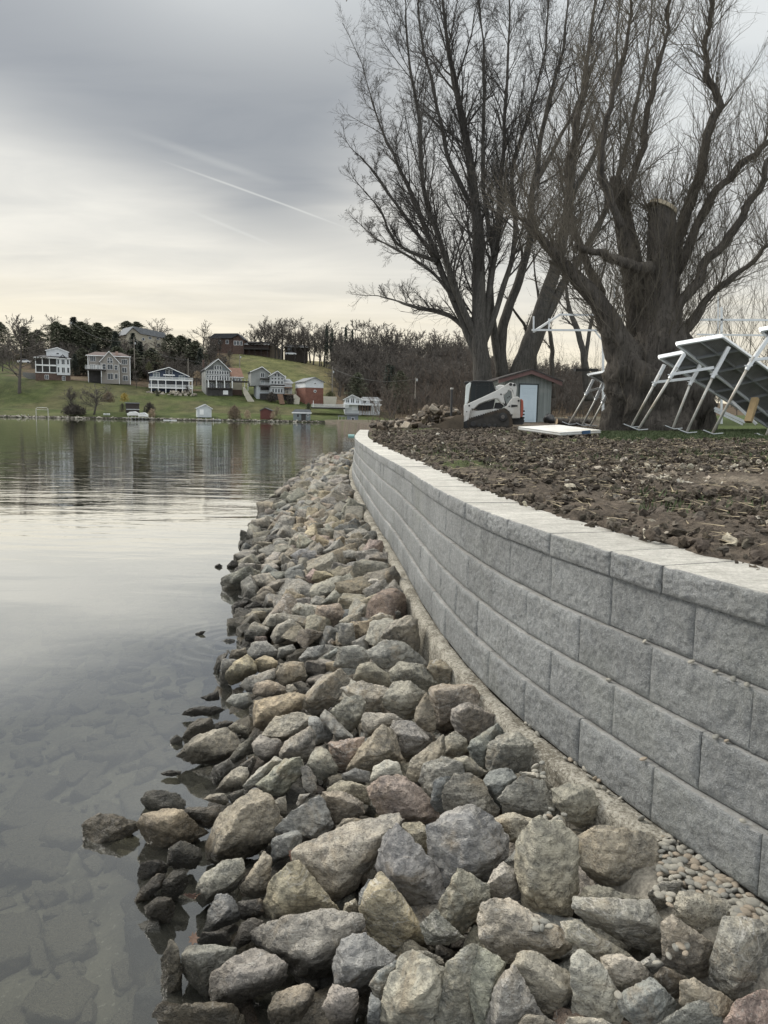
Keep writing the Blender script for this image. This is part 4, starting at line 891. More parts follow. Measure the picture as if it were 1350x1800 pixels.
for i, (vis, x, y, z, size, layer) in enumerate(cand):
    k = r.randrange(len(PM)); M3 = rot(r); cc = jitc(RC[r.choice(pal)], r, .16)
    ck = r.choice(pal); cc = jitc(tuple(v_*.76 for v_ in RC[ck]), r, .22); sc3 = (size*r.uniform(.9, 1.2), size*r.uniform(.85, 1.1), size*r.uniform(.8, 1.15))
    if i < nind:
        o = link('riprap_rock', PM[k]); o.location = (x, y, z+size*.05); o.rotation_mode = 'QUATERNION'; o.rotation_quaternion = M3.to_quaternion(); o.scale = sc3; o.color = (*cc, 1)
        lb = "plain small rock wedged low in the gaps between the large rocks"
        if layer == 1:
            q_ = pj((x, y, z)); near = sorted(named, key=lambda q: math.hypot(q['px'][0]-q_[0], q['px'][1]-q_[1])); bg = 'large' if size > .30 else ('medium-sized' if size > .22 else 'small')
            opts = [f"{bg} {CN[ck]} rock {phrase(q_[0]-a_['px'][0], q_[1]-a_['px'][1])} {a_['name']}" for a_ in near[:3]]+[f"{CN[ck]} rock {phrase(q_[0]-near[0]['px'][0], q_[1]-near[0]['px'][1])} {near[0]['name']} and {phrase(q_[0]-near[1]['px'][0], q_[1]-near[1]['px'][1])} {near[1]['name']}"]
            lb = next((s_ for s_ in opts if s_ not in used and len(s_.split()) <= 16), "plain grey-brown angular rock in the long far stretch of the pile"); used[lb] = 1
        tag(o, lb, 'rock', GR if layer == 1 else 'small rocks in the gaps of the riprap')
    else:
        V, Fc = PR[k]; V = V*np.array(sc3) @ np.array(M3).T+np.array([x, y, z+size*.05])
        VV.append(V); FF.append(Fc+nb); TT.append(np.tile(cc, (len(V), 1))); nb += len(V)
me = npmesh('riprap_rubble', np.concatenate(VV), np.concatenate(FF)); add_shade(me, np.concatenate(TT)); o = link('riprap_rubble', me, ROCK); o.color = (1, 1, 1, 1)
tag(o, kind='stuff'); print('stones', len(stones), 'fill', len(cand))
# ---- stones lying on the lake bed
VV, FF, TT = [], [], []; nb = 0
for i in range(2600):
    y = 1.3+13*r.random()**1.5; d = 3.4*r.random()**.9; x = xl(y)-d+.25; size = r.choice([.03, .04, .06, .08, .11, .15, .2, .27])*r.uniform(.8, 1.2)
    k = r.randrange(len(PM)); V, Fc = PR[k]; zb = bed(x, y); M3 = rot(r, .5)
    if zb+size*.5 > -.04: zb = -.04-size*.5
    V = V*np.array((size*1.1, size, size*.7)) @ np.array(M3).T+np.array([x, y, zb+size*.08])
    VV.append(V); FF.append(Fc+nb); TT.append(np.tile(jitc(RC[r.choice(pal)], r, .2), (len(V), 1))); nb += len(V)
me = npmesh('sunken_stones', np.concatenate(VV), np.concatenate(FF)); add_shade(me, np.concatenate(TT)*1.1); o = link('sunken_stones', me, ROCK); o.color = (1, 1, 1, 1); tag(o, kind='stuff')
# ---- round pebbles spilled at the foot of the wall and on the block ledges
PEB = simple("river_pebbles", (.30, .285, .245), .75, .16, 30, .002, bscale=150)
bm = bmesh.new(); bmesh.ops.create_icosphere(bm, subdivisions=2, radius=.5)
for v in bm.verts: v.co = v.co*(1+.10*nz(v.co.x*2, v.co.y*2, v.co.z*2+4))
pm = bpy.data.meshes.new('pebble'); bm.to_mesh(pm); bm.free(); pm.polygons.foreach_set('use_smooth', np.ones(len(pm.polygons), bool)); pm.materials.append(PEB)
def peb_mat(i, c): return simple("river_pebble_%s" % i, c, .75, .12, 30, .002, bscale=150)
PEBM = [pm]
for i, c in enumerate([(.36, .34, .29), (.24, .235, .21), (.32, .27, .21)]):
    m2 = pm.copy(); m2.materials.clear(); m2.materials.append(peb_mat(['pale', 'grey', 'buff'][i], c)); PEBM.append(m2)
def pebble(p, s, label, grp, flat=.5):
    o = link('pebble', r.choice(PEBM)); o.location = p; o.scale = (s*r.uniform(1.1, 1.5), s*r.uniform(.8, 1.05), s*r.uniform(.5, .72)); o.rotation_euler = (r.gauss(0, .3), r.gauss(0, .3), r.uniform(0, 6.28)); tag(o, label, 'pebble', grp)
got = []
def zsurf(px, py, lift): p, t = dist_ref(px, py); return p
n = 0
quad = [(1165, 1462), (1200, 1462), (1262, 1530), (1352, 1600), (1352, 1640), (1290, 1608), (1245, 1590), (1215, 1600), (1190, 1560), (1158, 1545)]
def pin(x, y, poly):
    c = False
    for i in range(len(poly)):
        x1, y1 = poly[i]; x2, y2 = poly[i-1]
        if (y1 > y) != (y2 > y) and x < (x2-x1)*(y-y1)/(y2-y1)+x1: c = not c
    return c
for _ in range(9000):
    if n > 175: break
    px, py = r.uniform(1155, 1352), r.uniform(1460, 1645)
    if not pin(px, py, quad): continue
    if any((px-a)**2+(py-b)**2 < 8.2**2 for a, b in got): continue
    got.append((px, py)); zz = ZB-.045+.012*r.random(); p = onz(px, py, zz)
    # heap slopes down from the wall
    dd = xw(p[1])-p[0]; zz = ZB-.012-.16*max(0, dd-.05)+.012*r.random(); p = onz(px, py, zz); n += 1
    pebble(p, r.uniform(.018, .033), "smooth round pebble in the heap spilled at the foot of the block wall", "pebbles heaped at the foot of the wall")
# gravel bed under that heap
V = []
for i in range(14):
    p, t, nl = wall_at(WLEN-0); 
for y in np.linspace(1.0, 2.62, 24):
    for u in np.linspace(0, .40, 10): x = xw(y)+.05-u; V.append((x, y, ZB-.028-.17*max(0, u-.10)+.008*nz(x*30, y*30)-1.6*max(0, u-.27)-.5*sstep(2.45, 2.62, y)*.2))
idx = np.arange(len(V)).reshape(-1, 10); Fc = np.stack([idx[:-1, :-1], idx[1:, :-1], idx[1:, 1:], idx[:-1, 1:]], -1).reshape(-1, 4)
tag(link('gravel_bed', npmesh('gravel_bed', V, Fc), simple("packed_pebble_gravel", (.20, .185, .155), .9, .5, 60, .006, bscale=110)), kind='structure')
for (px, py, n_) in [(1195, 1664, 6), (1175, 1580, 9), (945, 1352, 6), (975, 1436, 9), (1030, 1715, 2), (1075, 1745, 1), (955, 1628, 8), (1160, 1688, 3)]:
    for k in range(n_):
        a = px+r.gauss(0, 9); b = py+r.gauss(0, 6); p, t = dist_ref(a, b); tt = t-.085; p = CAM+ray(a, b)*tt
        pebble(p, r.uniform(.018, .028), "smooth pebble lying on top of the riprap rocks near the wall", "pebbles scattered on the rocks")
for (px, py) in [(1003, 1335), (1012, 1342), (1030, 1352), (1037, 1365), (1046, 1368), (1053, 1372), (1062, 1385), (1070, 1392), (1090, 1403), (1127, 1438), (994, 1333), (925, 1271), (933, 1277), (945, 1290), (1049, 1381)]:
    p = onz(px, py, ZB+.008); pebble(p, r.uniform(.016, .026), "pebble lying on the concrete footing at the base of the wall", "pebbles on the footing")
for (px, py, lv) in [(1133, 1127, 3), (1215, 1163, 3), (1258, 1180, 3), (1289, 1193, 3), (1313, 1203, 3), (1070, 1195, 2), (1277, 1302, 2), (1306, 1443, 1), (1131, 1334, 1), (1258, 1295, 2)]:
    p = onz(px, py, ZB+lv*CH+.008); pebble(p, r.uniform(.014, .022), "pebble caught on the narrow ledge between block courses of the wall", "pebbles on the block ledges")
# ------------------------------------------------------------------ bare trees
class Segs:
    def __init__(s): s.a = []; s.b = []; s.ra = []; s.rb = []
    def add(s, a, b, ra, rb): s.a.append(a); s.b.append(b); s.ra.append(ra); s.rb.append(rb)
    def arrays(s, n=3):
        A = np.array(s.a, float); B = np.array(s.b, float); D = B-A; L = np.linalg.norm(D, axis=1)[:, None]; D = D/np.maximum(L, 1e-6)
        ref = np.where(np.abs(D[:, 2:3]) > .9, np.array([[1., 0, 0]]), np.array([[0, 0, 1.]])); U = np.cross(D, ref); U /= np.linalg.norm(U, axis=1)[:, None]; W = np.cross(D, U)
        V = []; ra = np.array(s.ra)[:, None]; rb = np.array(s.rb)[:, None]
        for P, R in ((A, ra), (B, rb)):
            for k in range(n):
                t = 2*math.pi*k/n; V.append(P+(U*math.cos(t)+W*math.sin(t))*R)
        V = np.stack(V, 1).reshape(-1, 3); m = len(A); base = (np.arange(m)*2*n)[:, None]
        Fs = [np.concatenate([base+k, base+(k+1) % n, base+n+(k+1) % n, base+n+k], 1) for k in range(n)]
        return V, np.stack(Fs, 1).reshape(-1, 4)
    def mesh(s, name, n=3): return npmesh(name, *s.arrays(n))
def rv(r): return np.array([r.gauss(0, 1), r.gauss(0, 1), r.gauss(0, 1)])
def unit(v): return v/max(np.linalg.norm(v), 1e-9)
def grow(sg, p, d, L, rad, lev, r, cfg):
    """one branch with children; cfg[lev] = (steps, wander, up, n_children, child_len, angle, start)"""
    steps, wander, up, nch, cl, ang, start = cfg[lev]; pts = [p]; dirs = [d]; n = steps
    for i in range(n):
        d = unit(d+rv(r)*wander+np.array([0, 0, up])); p = p+d*(L/n); pts.append(p); dirs.append(d)
    rt = rad*.35
    for i in range(n): sg.add(pts[i], pts[i+1], rad+(rt-rad)*i/n, rad+(rt-rad)*(i+1)/n)
    if lev+1 < len(cfg) and nch:
        k = max(1, int(nch*r.uniform(.75, 1.25)))
        for j in range(k):
            f = start+(1-start)*(j+r.random())/k; fi = min(f*n, n-1e-6); i = int(fi); q = pts[i]+(pts[i+1]-pts[i])*(fi-i); dd = dirs[i+1]
            side = unit(np.cross(dd, rv(r))); a = ang*r.uniform(.65, 1.3); nd = unit(dd*math.cos(a)+side*math.sin(a))
            grow(sg, q, nd, L*cl*r.uniform(.6, 1.2)*(1.15-.55*f), max(rad*(1-.6*f)*.5, cfgmin[0]), lev+1, r, cfg)
cfgmin = [.006]
def limb3d(pts, Y, r, spread):
    out = []; off = 0; tgt = r.uniform(-1, 1)*spread; n = len(pts)
    for i, (px, py) in enumerate(pts):
        off = tgt*(i/(n-1))**1.2; out.append(aty(px, py, Y+off))
    c = np.array(out); 
    return catmull3(c, 7)
def catmull3(P, k):
    out = []
    for i in range(len(P)-1):
        p0, p1, p2, p3 = P[max(i-1, 0)], P[i], P[i+1], P[min(i+2, len(P)-1)]
        for j in range(k):
            t = j/k; out.append(.5*((2*p1)+(-p0+p2)*t+(2*p0-5*p1+4*p2-p3)*t*t+(-p0+3*p1-3*p2+p3)*t**3))
    out.append(P[-1]); return np.array(out)
def trunkmesh(limbs, root, gn=0.12, gf=1.2, n=14):
    mb = MB()
    for P, R in limbs:
        mb.tube([tuple(p-root) for p in P], list(R), n)
    me = mb.mesh('trunk', smooth=True)
    for v in me.vertices:
        c = v.co; k = gn*fbm(c.x*gf, c.y*gf, c.z*gf*.5, 4)
        v.co = c+v.normal*k
    return me
def bigtree(name, label, Y, base_px, limbs, seed, cfg, per_m, bark_m, twig_m, spread=4, sub_len=.32, gn=.04, minr=.006, startf=.18, upb=.35, gf=1.2, cat='tree', skip_t=(), maxlen=9.):
    """limbs: list of (pixel polyline, width_px_start, width_px_end)"""
    r = random.Random(seed); root = aty(base_px[0], base_px[1], Y); e = empty(name, tuple(root)); tag(e, label, cat)
    L3 = []; s = Y/FPX; sg = Segs(); cfgmin[0] = minr
    for li, (pts, w0, w1) in enumerate(limbs):
        P = limb3d(pts, Y, r, spread if li else .3); 
        wob = np.array([[nz(i*.35, li*9.1), nz(i*.35, li*9.1+40)] for i in range(len(P))])*.10*s*30*np.minimum(1, np.arange(len(P))/6)[:, None]*.8
        P[:, 0] += wob[:, 0]; P[:, 1] += wob[:, 1]
        n = len(P); R = [.5*s*(w0+(w1-w0)*(i/(n-1))**.85) for i in range(n)]; L3.append((P, R))
        if li in skip_t: continue
        ln = np.concatenate([[0], np.cumsum(np.linalg.norm(np.diff(P, axis=0), axis=1))]); tot = ln[-1]
        k = int(tot*per_m)
        for j in range(k):
            f = startf+(1-startf)*(j+r.random())/k; i = min(int(np.searchsorted(ln, f*tot)), n-1); q = P[i]; d = unit(P[min(i+1, n-1)]-P[max(i-1, 0)])
            side = unit(np.cross(d, rv(r))); a = r.uniform(.35, 1.0); nd = unit(d*math.cos(a)+side*math.sin(a)+np.array([0, 0, upb]))
            grow(sg, q, nd, min(maxlen, tot*sub_len*r.uniform(.5, 1.2)*(1.1-.6*f)), max(min(R[i]*.42, .075), minr*1.4), 0, r, cfg)
        grow(sg, P[-1], unit(P[-1]-P[-2]), min(maxlen, tot*.25), R[-1], 0, r, cfg)
    link('trunk', trunkmesh([(P, R) for P, R in L3], root, gn, gf), bark_m, e)
    V, Fc = sg.arrays(3); link('branches', npmesh('branches', V-root, Fc), twig_m, e)
    return e
CF_MAPLE = [(5, .13, .05, 10, .58, .62, .1), (4, .17, .04, 7, .52, .65, .1), (3, .2, .03, 4, .55, .6, .15), (2, .22, .02, 0, 0, 0, 0)]
CF_M2 = [(5, .13, .06, 8, .5, .55, .12), (4, .17, .05, 6, .5, .6, .1), (3, .2, .03, 3, .55, .6, .15), (2, .2, .02, 0, 0, 0, 0)]
bigtree("maple_tree", "tall bare many-stemmed maple with a wide crown left of the shed", 48, (850, 712), [
    ([(852, 715), (848, 660), (843, 600), (842, 540), (841, 460), (838, 380), (822, 260), (800, 150), (785, 60), (775, -30)], 38, 3),
    ([(838, 625), (815, 570), (770, 460), (735, 370), (700, 290), (672, 230), (648, 160)], 16, 2),
    ([(842, 605), (805, 520), (775, 430), (745, 330), (735, 200), (718, 100), (712, 0)], 14, 2),
    ([(850, 600), (868, 450), (880, 330), (888, 200), (894, 100), (897, -30)], 13, 2),
    ([(838, 600), (790, 555), (730, 540), (700, 530), (665, 520)], 11, 2),
    ([(852, 600), (880, 520), (905, 420), (902, 300), (930, 200), (955, 100), (965, -10)], 12, 2),
    ([(800, 530), (760, 480), (700, 440), (662, 420), (645, 405)], 7, 2),
    ([(775, 455), (740, 420), (690, 350), (655, 300), (632, 275)], 8, 2),
    ([(838, 380), (790, 280), (765, 170), (740, 60), (735, -20)], 9, 2),
    ([(868, 450), (850, 330), (850, 200), (850, 90), (840, -20)], 9, 2),
    ([(770, 460), (700, 430), (668, 370), (640, 335)], 7, 2)], 3, CF_MAPLE, 1.7, BARK_GREY, TWIG_GREY, 5, .26, .03, .0062, .16)
bigtree("maple_tree", "leaning bare maple with three heavy stems directly behind the shed", 50, (905, 712), [
    ([(902, 712), (915, 650), (935, 595), (960, 520), (985, 440), (1000, 350), (1010, 250), (1030, 120), (1050, -20)], 40, 3),
    ([(890, 700), (880, 600), (902, 520), (930, 430), (937, 330), (960, 200), (990, 80), (1000, -20)], 22, 2),
    ([(915, 690), (948, 590), (990, 500), (1040, 420), (1080, 330), (1110, 220), (1135, 100), (1150, -20)], 20, 2),
    ([(880, 660), (868, 580), (862, 500), (880, 400), (890, 300)], 16, 3),
    ([(1000, 350), (1050, 260), (1080, 150), (1085, 40)], 10, 3),
    ([(937, 330), (980, 250), (1020, 170), (1060, 60)], 9, 2)], 5, CF_M2, 1.1, BARK_GREY, TWIG_GREY, 4, .28, .03, .0062, .25)
bigtree("small_tree", "slender dark bare tree standing between the shed and the big willow", 44, (1032, 705), [
    ([(1035, 705), (1028, 640), (1018, 590), (1000, 540), (990, 480), (960, 400)], 15, 3),
    ([(1028, 640), (1040, 560), (1060, 480), (1070, 400)], 8, 2)], 8, CF_M2, .7, BARK_GREY, TWIG_GREY, 3, .25, .02, .008, .3)
bigtree("small_tree", "thin dark bare tree rising right behind the red-edged shed roof", 56, (972, 700), [
    ([(972, 700), (970, 640), (968, 590), (950, 540), (940, 480)], 11, 3),
    ([(940, 690), (938, 620), (925, 580), (900, 540)], 12, 3)], 9, CF_M2, .7, BARK_GREY, TWIG_GREY, 3, .25, .02, .008, .3)
# the old willow: burled base, hacked stub, dense upright shoots
CF_W = [(7, .16, .10, 6, .55, .5, .1), (5, .2, .08, 3, .6, .5, .1), (4, .2, .05, 0, 0, 0, 0)]
def willow():
    Y = 24.0; r = random.Random(77); root = aty(1148, 752, Y); e = empty('willow_tree', tuple(root)); s = Y/FPX
    tag(e, "massive old willow with a burled trunk, a sawn-off stub and dense curly shoots", 'tree')
    L = [([(1150, 770), (1150, 720), (1148, 670), (1150, 620), (1160, 560), (1163, 480), (1163, 400), (1163, 366)], [170, 145, 118, 92, 70, 54, 46, 42], 0),
         ([(1095, 765), (1098, 715), (1100, 660), (1086, 600), (1050, 530), (1005, 480), (960, 430), (925, 385)], [66, 58, 46, 36, 30, 22, 14, 8], -1),
         ([(1135, 680), (1128, 600), (1118, 520), (1106, 440), (1092, 370), (1082, 312)], [60, 50, 42, 36, 30, 18], .6),
         ([(1205, 765), (1212, 715), (1200, 660), (1180, 620)], [86, 72, 50, 30], -.6),
         ([(1120, 765), (1118, 710), (1130, 640)], [80, 70, 40], -.9),
         ([(1180, 765), (1176, 700), (1165, 640)], [90, 74, 50], -.8),
         ([(1240, 770), (1228, 735), (1205, 700)], [44, 40, 30], -.2),
         ([(1172, 520), (1192, 420), (1222, 335), (1243, 250), (1262, 175), (1240, 110), (1250, 20), (1246, -40)], [26, 22, 17, 15, 12, 9, 7, 5], .8),
         ([(1180, 500), (1235, 380), (1290, 300), (1350, 250), (1420, 200)], [18, 14, 12, 9, 6], .2),
         ([(1180, 570), (1230, 480), (1290, 400), (1345, 300), (1380, 230)], [20, 16, 13, 9, 6], -1),
         ([(1190, 600), (1250, 520), (1310, 470), (1350, 430)], [16, 12, 9, 6], .5),
         ([(1145, 475), (1100, 462), (1050, 445), (1005, 430)], [22, 17, 12, 8], -1.3),
         ([(1060, 545), (1020, 430), (1000, 330), (1010, 220), (1040, 100)], [17, 13, 10, 7, 4], 1.2),
         ([(1092, 400), (1060, 300), (1070, 190), (1100, 80), (1110, -20)], [15, 12, 9, 6, 4], -.8),
         ([(1100, 350), (1130, 260), (1150, 150), (1170, 50), (1175, -30)], [14, 11, 8, 6, 4], 1.0)]
    sg = Segs(); cfgmin[0] = .0034; mb = MB()
    for li, (pts, W, dy) in enumerate(L):
        P = np.array([aty(px, py, Y+dy*(.4+.9*i/len(pts))) for i, (px, py) in enumerate(pts)]); P = catmull3(P, 6); n = len(P)
        R = np.interp(np.linspace(0, 1, n), np.linspace(0, 1, len(W)), W)*.5*s
        if li >= 7:
            for i in range(2, n): P[i] += np.array([nz(i*.45, li*3.3), nz(i*.45, li*3.3+20), .5*nz(i*.4, li+60)])*.22
        mb.tube([tuple(p-root) for p in P], list(R), 36 if li < 7 else 12)
        if li in (3, 4, 5, 6, 11): k = 6
        else:
            ln = np.linalg.norm(np.diff(P, axis=0), axis=1).sum(); k = int(ln*(25 if li < 3 else 19))
        for j in range(k):
            f = (.42 if li < 2 else .12)+(.58 if li < 2 else .88)*r.random(); i = min(int(f*n), n-1); d = unit(P[min(i+1, n-1)]-P[i-1]); side = unit(np.cross(d, rv(r)))
            q = P[i]+side*R[i]*.8; nd = unit(d*.45+side*.75+np.array([0, 0, .55])); grow(sg, q, nd, r.uniform(.9, 2.6)*(1 if li < 7 else .9), r.uniform(.008, .018), 0, r, CF_W)
    me = mb.mesh('trunk', smooth=True); N = [v.normal.copy() for v in me.vertices]
    for v, nn in zip(me.vertices, N):
        c = v.co; low = 1-sstep(1.2, 4.5, c.z); k = .03*fbm(c.x*2, c.y*2, c.z*.8)
        k += low*(.34*fbm(c.x*1.4+5, c.y*1.4, c.z*.9, 3)+.26*abs(nz(c.x*3.4, c.y*3.4, c.z*2.4))+.09*nz(c.x*8, c.y*8, c.z*6))
        v.co = c+nn*k
    link('trunk', me, BARK_WILLOW, e)
    for k in range(26):     # burls on the lower trunk
        a = r.uniform(-2.6, -.5); z = r.uniform(.1, 2.6); rad = 1.35-.25*z; p = Vector((rad*1.15*math.cos(a)+.03, rad*.8*math.sin(a)+.1, z))
        bm = bmesh.new(); bmesh.ops.create_icosphere(bm, subdivisions=3, radius=r.uniform(.14, .34))
        for v in bm.verts:
            q = v.co; v.co = Vector((q.x, q.y*.7, q.z*1.3))*(1+.35*fbm(q.x*4+k, q.y*4, q.z*4, 3))
        b2 = MB(); b2.add([v.co+p for v in bm.verts], [tuple(v.index for v in f.verts) for f in bm.faces]); bm.free(); b2.build('burl', BARK_WILLOW, e, smooth=True)
    st = MB(); c = aty(1163, 366, Y)-root; st.cyl(c+np.array([0, 0, -.04]), c+np.array([.05, 0, .07]), .46, .43, 20); st.build('sawn_top', simple("sawn_wood", (.34, .29, .21), .9, .3, 5, .02), e, label="pale sawn-off top of the willow's main stem")
    V, Fc = sg.arrays(3); link('branches', npmesh('branches', V-root, Fc), TWIG_WIL, e); print('willow', len(sg.a))
willow()
def brush(name, label, px, py, Y, w, h, n, seed, mat, cat='bush', wand=.14, rad=.008, up=.05, ang=.75):
    r = random.Random(seed); root = aty(px, py, Y); sg = Segs(); cfgmin[0] = rad*.55
    cf = [(5, wand, up, 5, .5, .5, .15), (3, .2, .03, 2, .5, .5, .2), (2, .2, .02, 0, 0, 0, 0)]
    for i in range(n):
        q = np.array([r.uniform(-w/2, w/2), r.uniform(-w/3, w/3), -.1]); d = unit(np.array([r.gauss(0, ang*.5), r.gauss(0, .35), 1])); grow(sg, q, d, h*r.uniform(.5, 1.1), rad*r.uniform(.8, 1.6), 0, r, cf)
    me = sg.mesh(name); o = link(name, me, mat); o.location = tuple(root); tag(o, label, cat); return o
brush("bush", "tangle of grey-brown bare brush right of the shed and behind the log pile", 1005, 738, 46, 4.2, 4.6, 70, 1, SHRUB)
brush("bush", "wide thicket of bare brush behind the skid loader bucket", 760, 735, 60, 9, 4.6, 90, 2, SHRUB, rad=.012)
brush("bush", "bare brush left of the shed behind the loader cab", 850, 730, 58, 5.5, 6.2, 60, 3, SHRUB, rad=.012)
brush("bush", "low bare thicket at the end of the land beside the boat landing", 712, 742, 72, 7, 4.2, 60, 4, SHRUB, rad=.014)
brush("bush", "spindly pale bush showing behind the tilted dock sections", 1300, 640, 40, 5, 6.5, 70, 5, TWIG_WIL, rad=.010)
brush("bush", "dark arching shrub leaning out at the end of the land", 690, 742, 66, 1.2, 2.8, 6, 6, TWIG_GREY, rad=.03, ang=1.6)
# ------------------------------------------------------------------ skid loader (side outline measured in picture units, then built solid)
def skid():
    Y = 34.6; s = Y/FPX/9.0; x0, z0 = 660.0, 915.0
    gx, gy_, gz = aty(780+x0/9, 650+z0/9+1.0, Y); e = empty('skid_loader', (gx, gy_, gz), math.radians(-7)); tag(e, "white compact track loader with a dark cab and an earth-filled bucket, parked before the shed", 'loader')
    P = lambda L: [((a-x0)*s, (z0-b)*s) for a, b in L]
    W = .95
    WH = simple("loader_white_paint", (.60, .60, .575), .5, .06, 1.5, dirt=(.36, .32, .26)); BK = DARKSTEEL
    for sd in (-1, 1):
        y0 = -W if sd < 0 else W-.36; y1 = y0+.36
        outer = [(385, 800), (420, 768), (560, 722), (860, 628), (930, 620), (985, 645), (1030, 700), (1062, 790), (1065, 860), (1040, 900), (1000, 915), (700, 925), (430, 930), (388, 900), (378, 850)]
        mb = MB(); mb.prism(P(outer), y0, y1); tr = mb.build('track', RUBBER, e, bevel=.02)
        lug = MB(); n = 46; pp = P(outer); per = [math.dist(pp[i], pp[(i+1) % len(pp)]) for i in range(len(pp))]; T = sum(per)
        for k in range(n):
            q = T*k/n; i = 0
            while q > per[i]: q -= per[i]; i += 1
            a, b = pp[i], pp[(i+1) % len(pp)]; f = q/per[i]; cx, cz = a[0]+(b[0]-a[0])*f, a[1]+(b[1]-a[1])*f; dx, dz = (b[0]-a[0])/per[i], (b[1]-a[1])/per[i]
            lug.bar((cx-dx*.03, (y0+y1)/2, cz-dz*.03), (cx+dx*.03, (y0+y1)/2, cz+dz*.03), .34, .055, up=(-dz, 0, dx))
        lug.build('track_lugs', RUBBER, tr)
        inn = [(425, 850), (440, 815), (870, 672), (930, 665), (980, 700), (1010, 780), (1010, 850), (985, 880), (700, 890), (450, 892)]
        yo = y0-.012 if sd < 0 else y1+.012; m = MB(); m.prism(P(inn), min(yo, yo+.03*sd*-1), max(yo, yo+.03*sd*-1)); m.build('track_frame', simple("greasy_frame", (.045, .042, .038), .8, .4, 5), tr)
        def disc(cx, cz, r_, mat, nm, par, dep=.05, off=0.0):
            x, z = P([(cx, cz)])[0]; yy = y0 if sd < 0 else y1; m = MB(); m.cyl((x, yy-sd*-1*off if False else yy+sd*off, z), (x, yy+sd*(off+dep), z), r_*s, n=24); m.build(nm, mat, par, bevel=.008)
        disc(915, 735, 62, BK, 'sprocket', tr, .05, .02); disc(915, 735, 30, simple("hub_metal", (.12, .11, .10), .5), 'hub', tr, .04, .07)
        disc(470, 850, 40, BK, 'idler', tr, .04, .02)
        for cx in (560, 640, 720, 800): disc(cx, 868, 26, BK, 'roller', tr, .04, .02)
        # loader arm
        ya = -W+.04 if sd < 0 else W-.18; yb = ya+.14
        arm = [(370, 548), (560, 460), (800, 342), (900, 280), (1000, 216), (1045, 222), (1095, 235), (1108, 300), (1100, 425), (1070, 430), (1052, 330), (1000, 300), (960, 370), (905, 405), (925, 470), (940, 525), (915, 552), (888, 535), (858, 480), (825, 455), (770, 458), (640, 505), (545, 545), (480, 605), (420, 640), (400, 770), (385, 830), (322, 828), (318, 560)]
        m = MB(); m.prism(P(arm), ya, yb); am = m.build('loader_arm', WH, e, bevel=.012)
        m = MB(); 
        for (cx, cz, rr) in [(1015, 245, 24), (1070, 252, 22), (875, 395, 13), (912, 528, 9), (400, 575, 14), (365, 665, 9), (445, 620, 10), (1000, 430, 10)]:
            x, z = P([(cx, cz)])[0]; yy = ya-.012 if sd < 0 else yb-.03; m.cyl((x, yy, z), (x, yy+.045, z), rr*s, n=14)
        m.build('pivot_pins', BK, am)
        m = MB(); m.bar((P([(905, 430)])[0][0], (ya+yb)/2, P([(905, 430)])[0][1]), (P([(965, 560)])[0][0], (ya+yb)/2, P([(965, 560)])[0][1]), .06); m.bar((P([(1035, 280)])[0][0], (ya+yb)/2, P([(1035, 280)])[0][1]), (P([(1075, 400)])[0][0], (ya+yb)/2, P([(1075, 400)])[0][1]), .05); m.build('lift_cylinder', BK, am)
    # chassis between the tracks, rear housing, engine cover
    m = MB(); m.prism(P([(390, 640), (520, 640), (800, 605), (880, 615), (930, 600), (990, 560), (1000, 740), (960, 860), (430, 860), (400, 760)]), -W+.37, W-.37); m.build('chassis', BK, e, bevel=.02)
    m = MB(); m.prism(P([(400, 645), (520, 650), (800, 612), (880, 622), (700, 675), (430, 765), (400, 775)]), -W+.18, W-.18); m.build('side_panel', WH, e, bevel=.01)
    m = MB(); m.prism(P([(925, 600), (985, 560), (1045, 455), (1075, 430), (1125, 425), (1165, 450), (1177, 748), (1055, 752), (1010, 655), (965, 620)]), -W+.02, W-.02); rb = m.build('engine_housing', WH, e, bevel=.02)
    m = MB()
    for (cx, cz, rr) in [(1143, 488, 16), (1047, 703, 14)]:
        x, z = P([(cx, cz)])[0]; m.cyl((x, -W-.005, z), (x, -W+.04, z), rr*s, n=14)
    a = P([(1035, 548), (1130, 552), (1128, 575), (1035, 590)]); m.prism(a, -W+.005, -W+.04); a = P([(985, 570), (1020, 560), (1015, 585)]); m.prism(a, -W+.005, -W+.04); m.build('vents', BK, rb)
    m = MB(); m.prism(P([(1178, 455), (1212, 485), (1222, 600), (1212, 735), (1178, 735)]), -W+.03, W-.03); m.build('tailgate', simple("red_tailgate", (.33, .09, .06), .5, .15), e, bevel=.02)
    m = MB(); m.prism(P([(1055, 755), (1235, 752), (1240, 830), (1210, 850), (1080, 850)]), -W+.25, W-.25)
    for z in (640, 690, 740, 790): x, zz = P([(1235, z)])[0]; m.box(x-.12, x+.03, -.7, .7, zz-.04, zz+.03)
    m.build('rear_guard', DARKSTEEL, e, bevel=.01)
    # dark fill between arm and body
    m = MB(); m.prism(P([(485, 612), (560, 555), (770, 470), (790, 470), (770, 600), (700, 620), (540, 640)]), -W+.2, W-.2); m.prism(P([(785, 600), (800, 520), (870, 520), (930, 570), (900, 605)]), -W+.25, W-.25); m.build('dark_fill', BLACK, e)
    # cab
    m = MB(); m.prism(P([(398, 515), (418, 215), (735, 205), (775, 330), (800, 350), (640, 420), (470, 520), (400, 545)]), -.52, .52); cb = m.build('cab', simple("cab_glass", (.010, .016, .017), .3, .3, .5, spec=.35), e, bevel=.03)
    m = MB(); m.prism(P([(400, 205), (455, 186), (735, 188), (755, 205), (735, 215), (412, 222)]), -.58, .58); m.prism(P([(310, 215), (335, 200), (410, 196), (412, 220), (390, 222), (318, 250)]), -.5, .5); m.build('cab_roof', BLACK, cb, bevel=.015)
    m = MB()
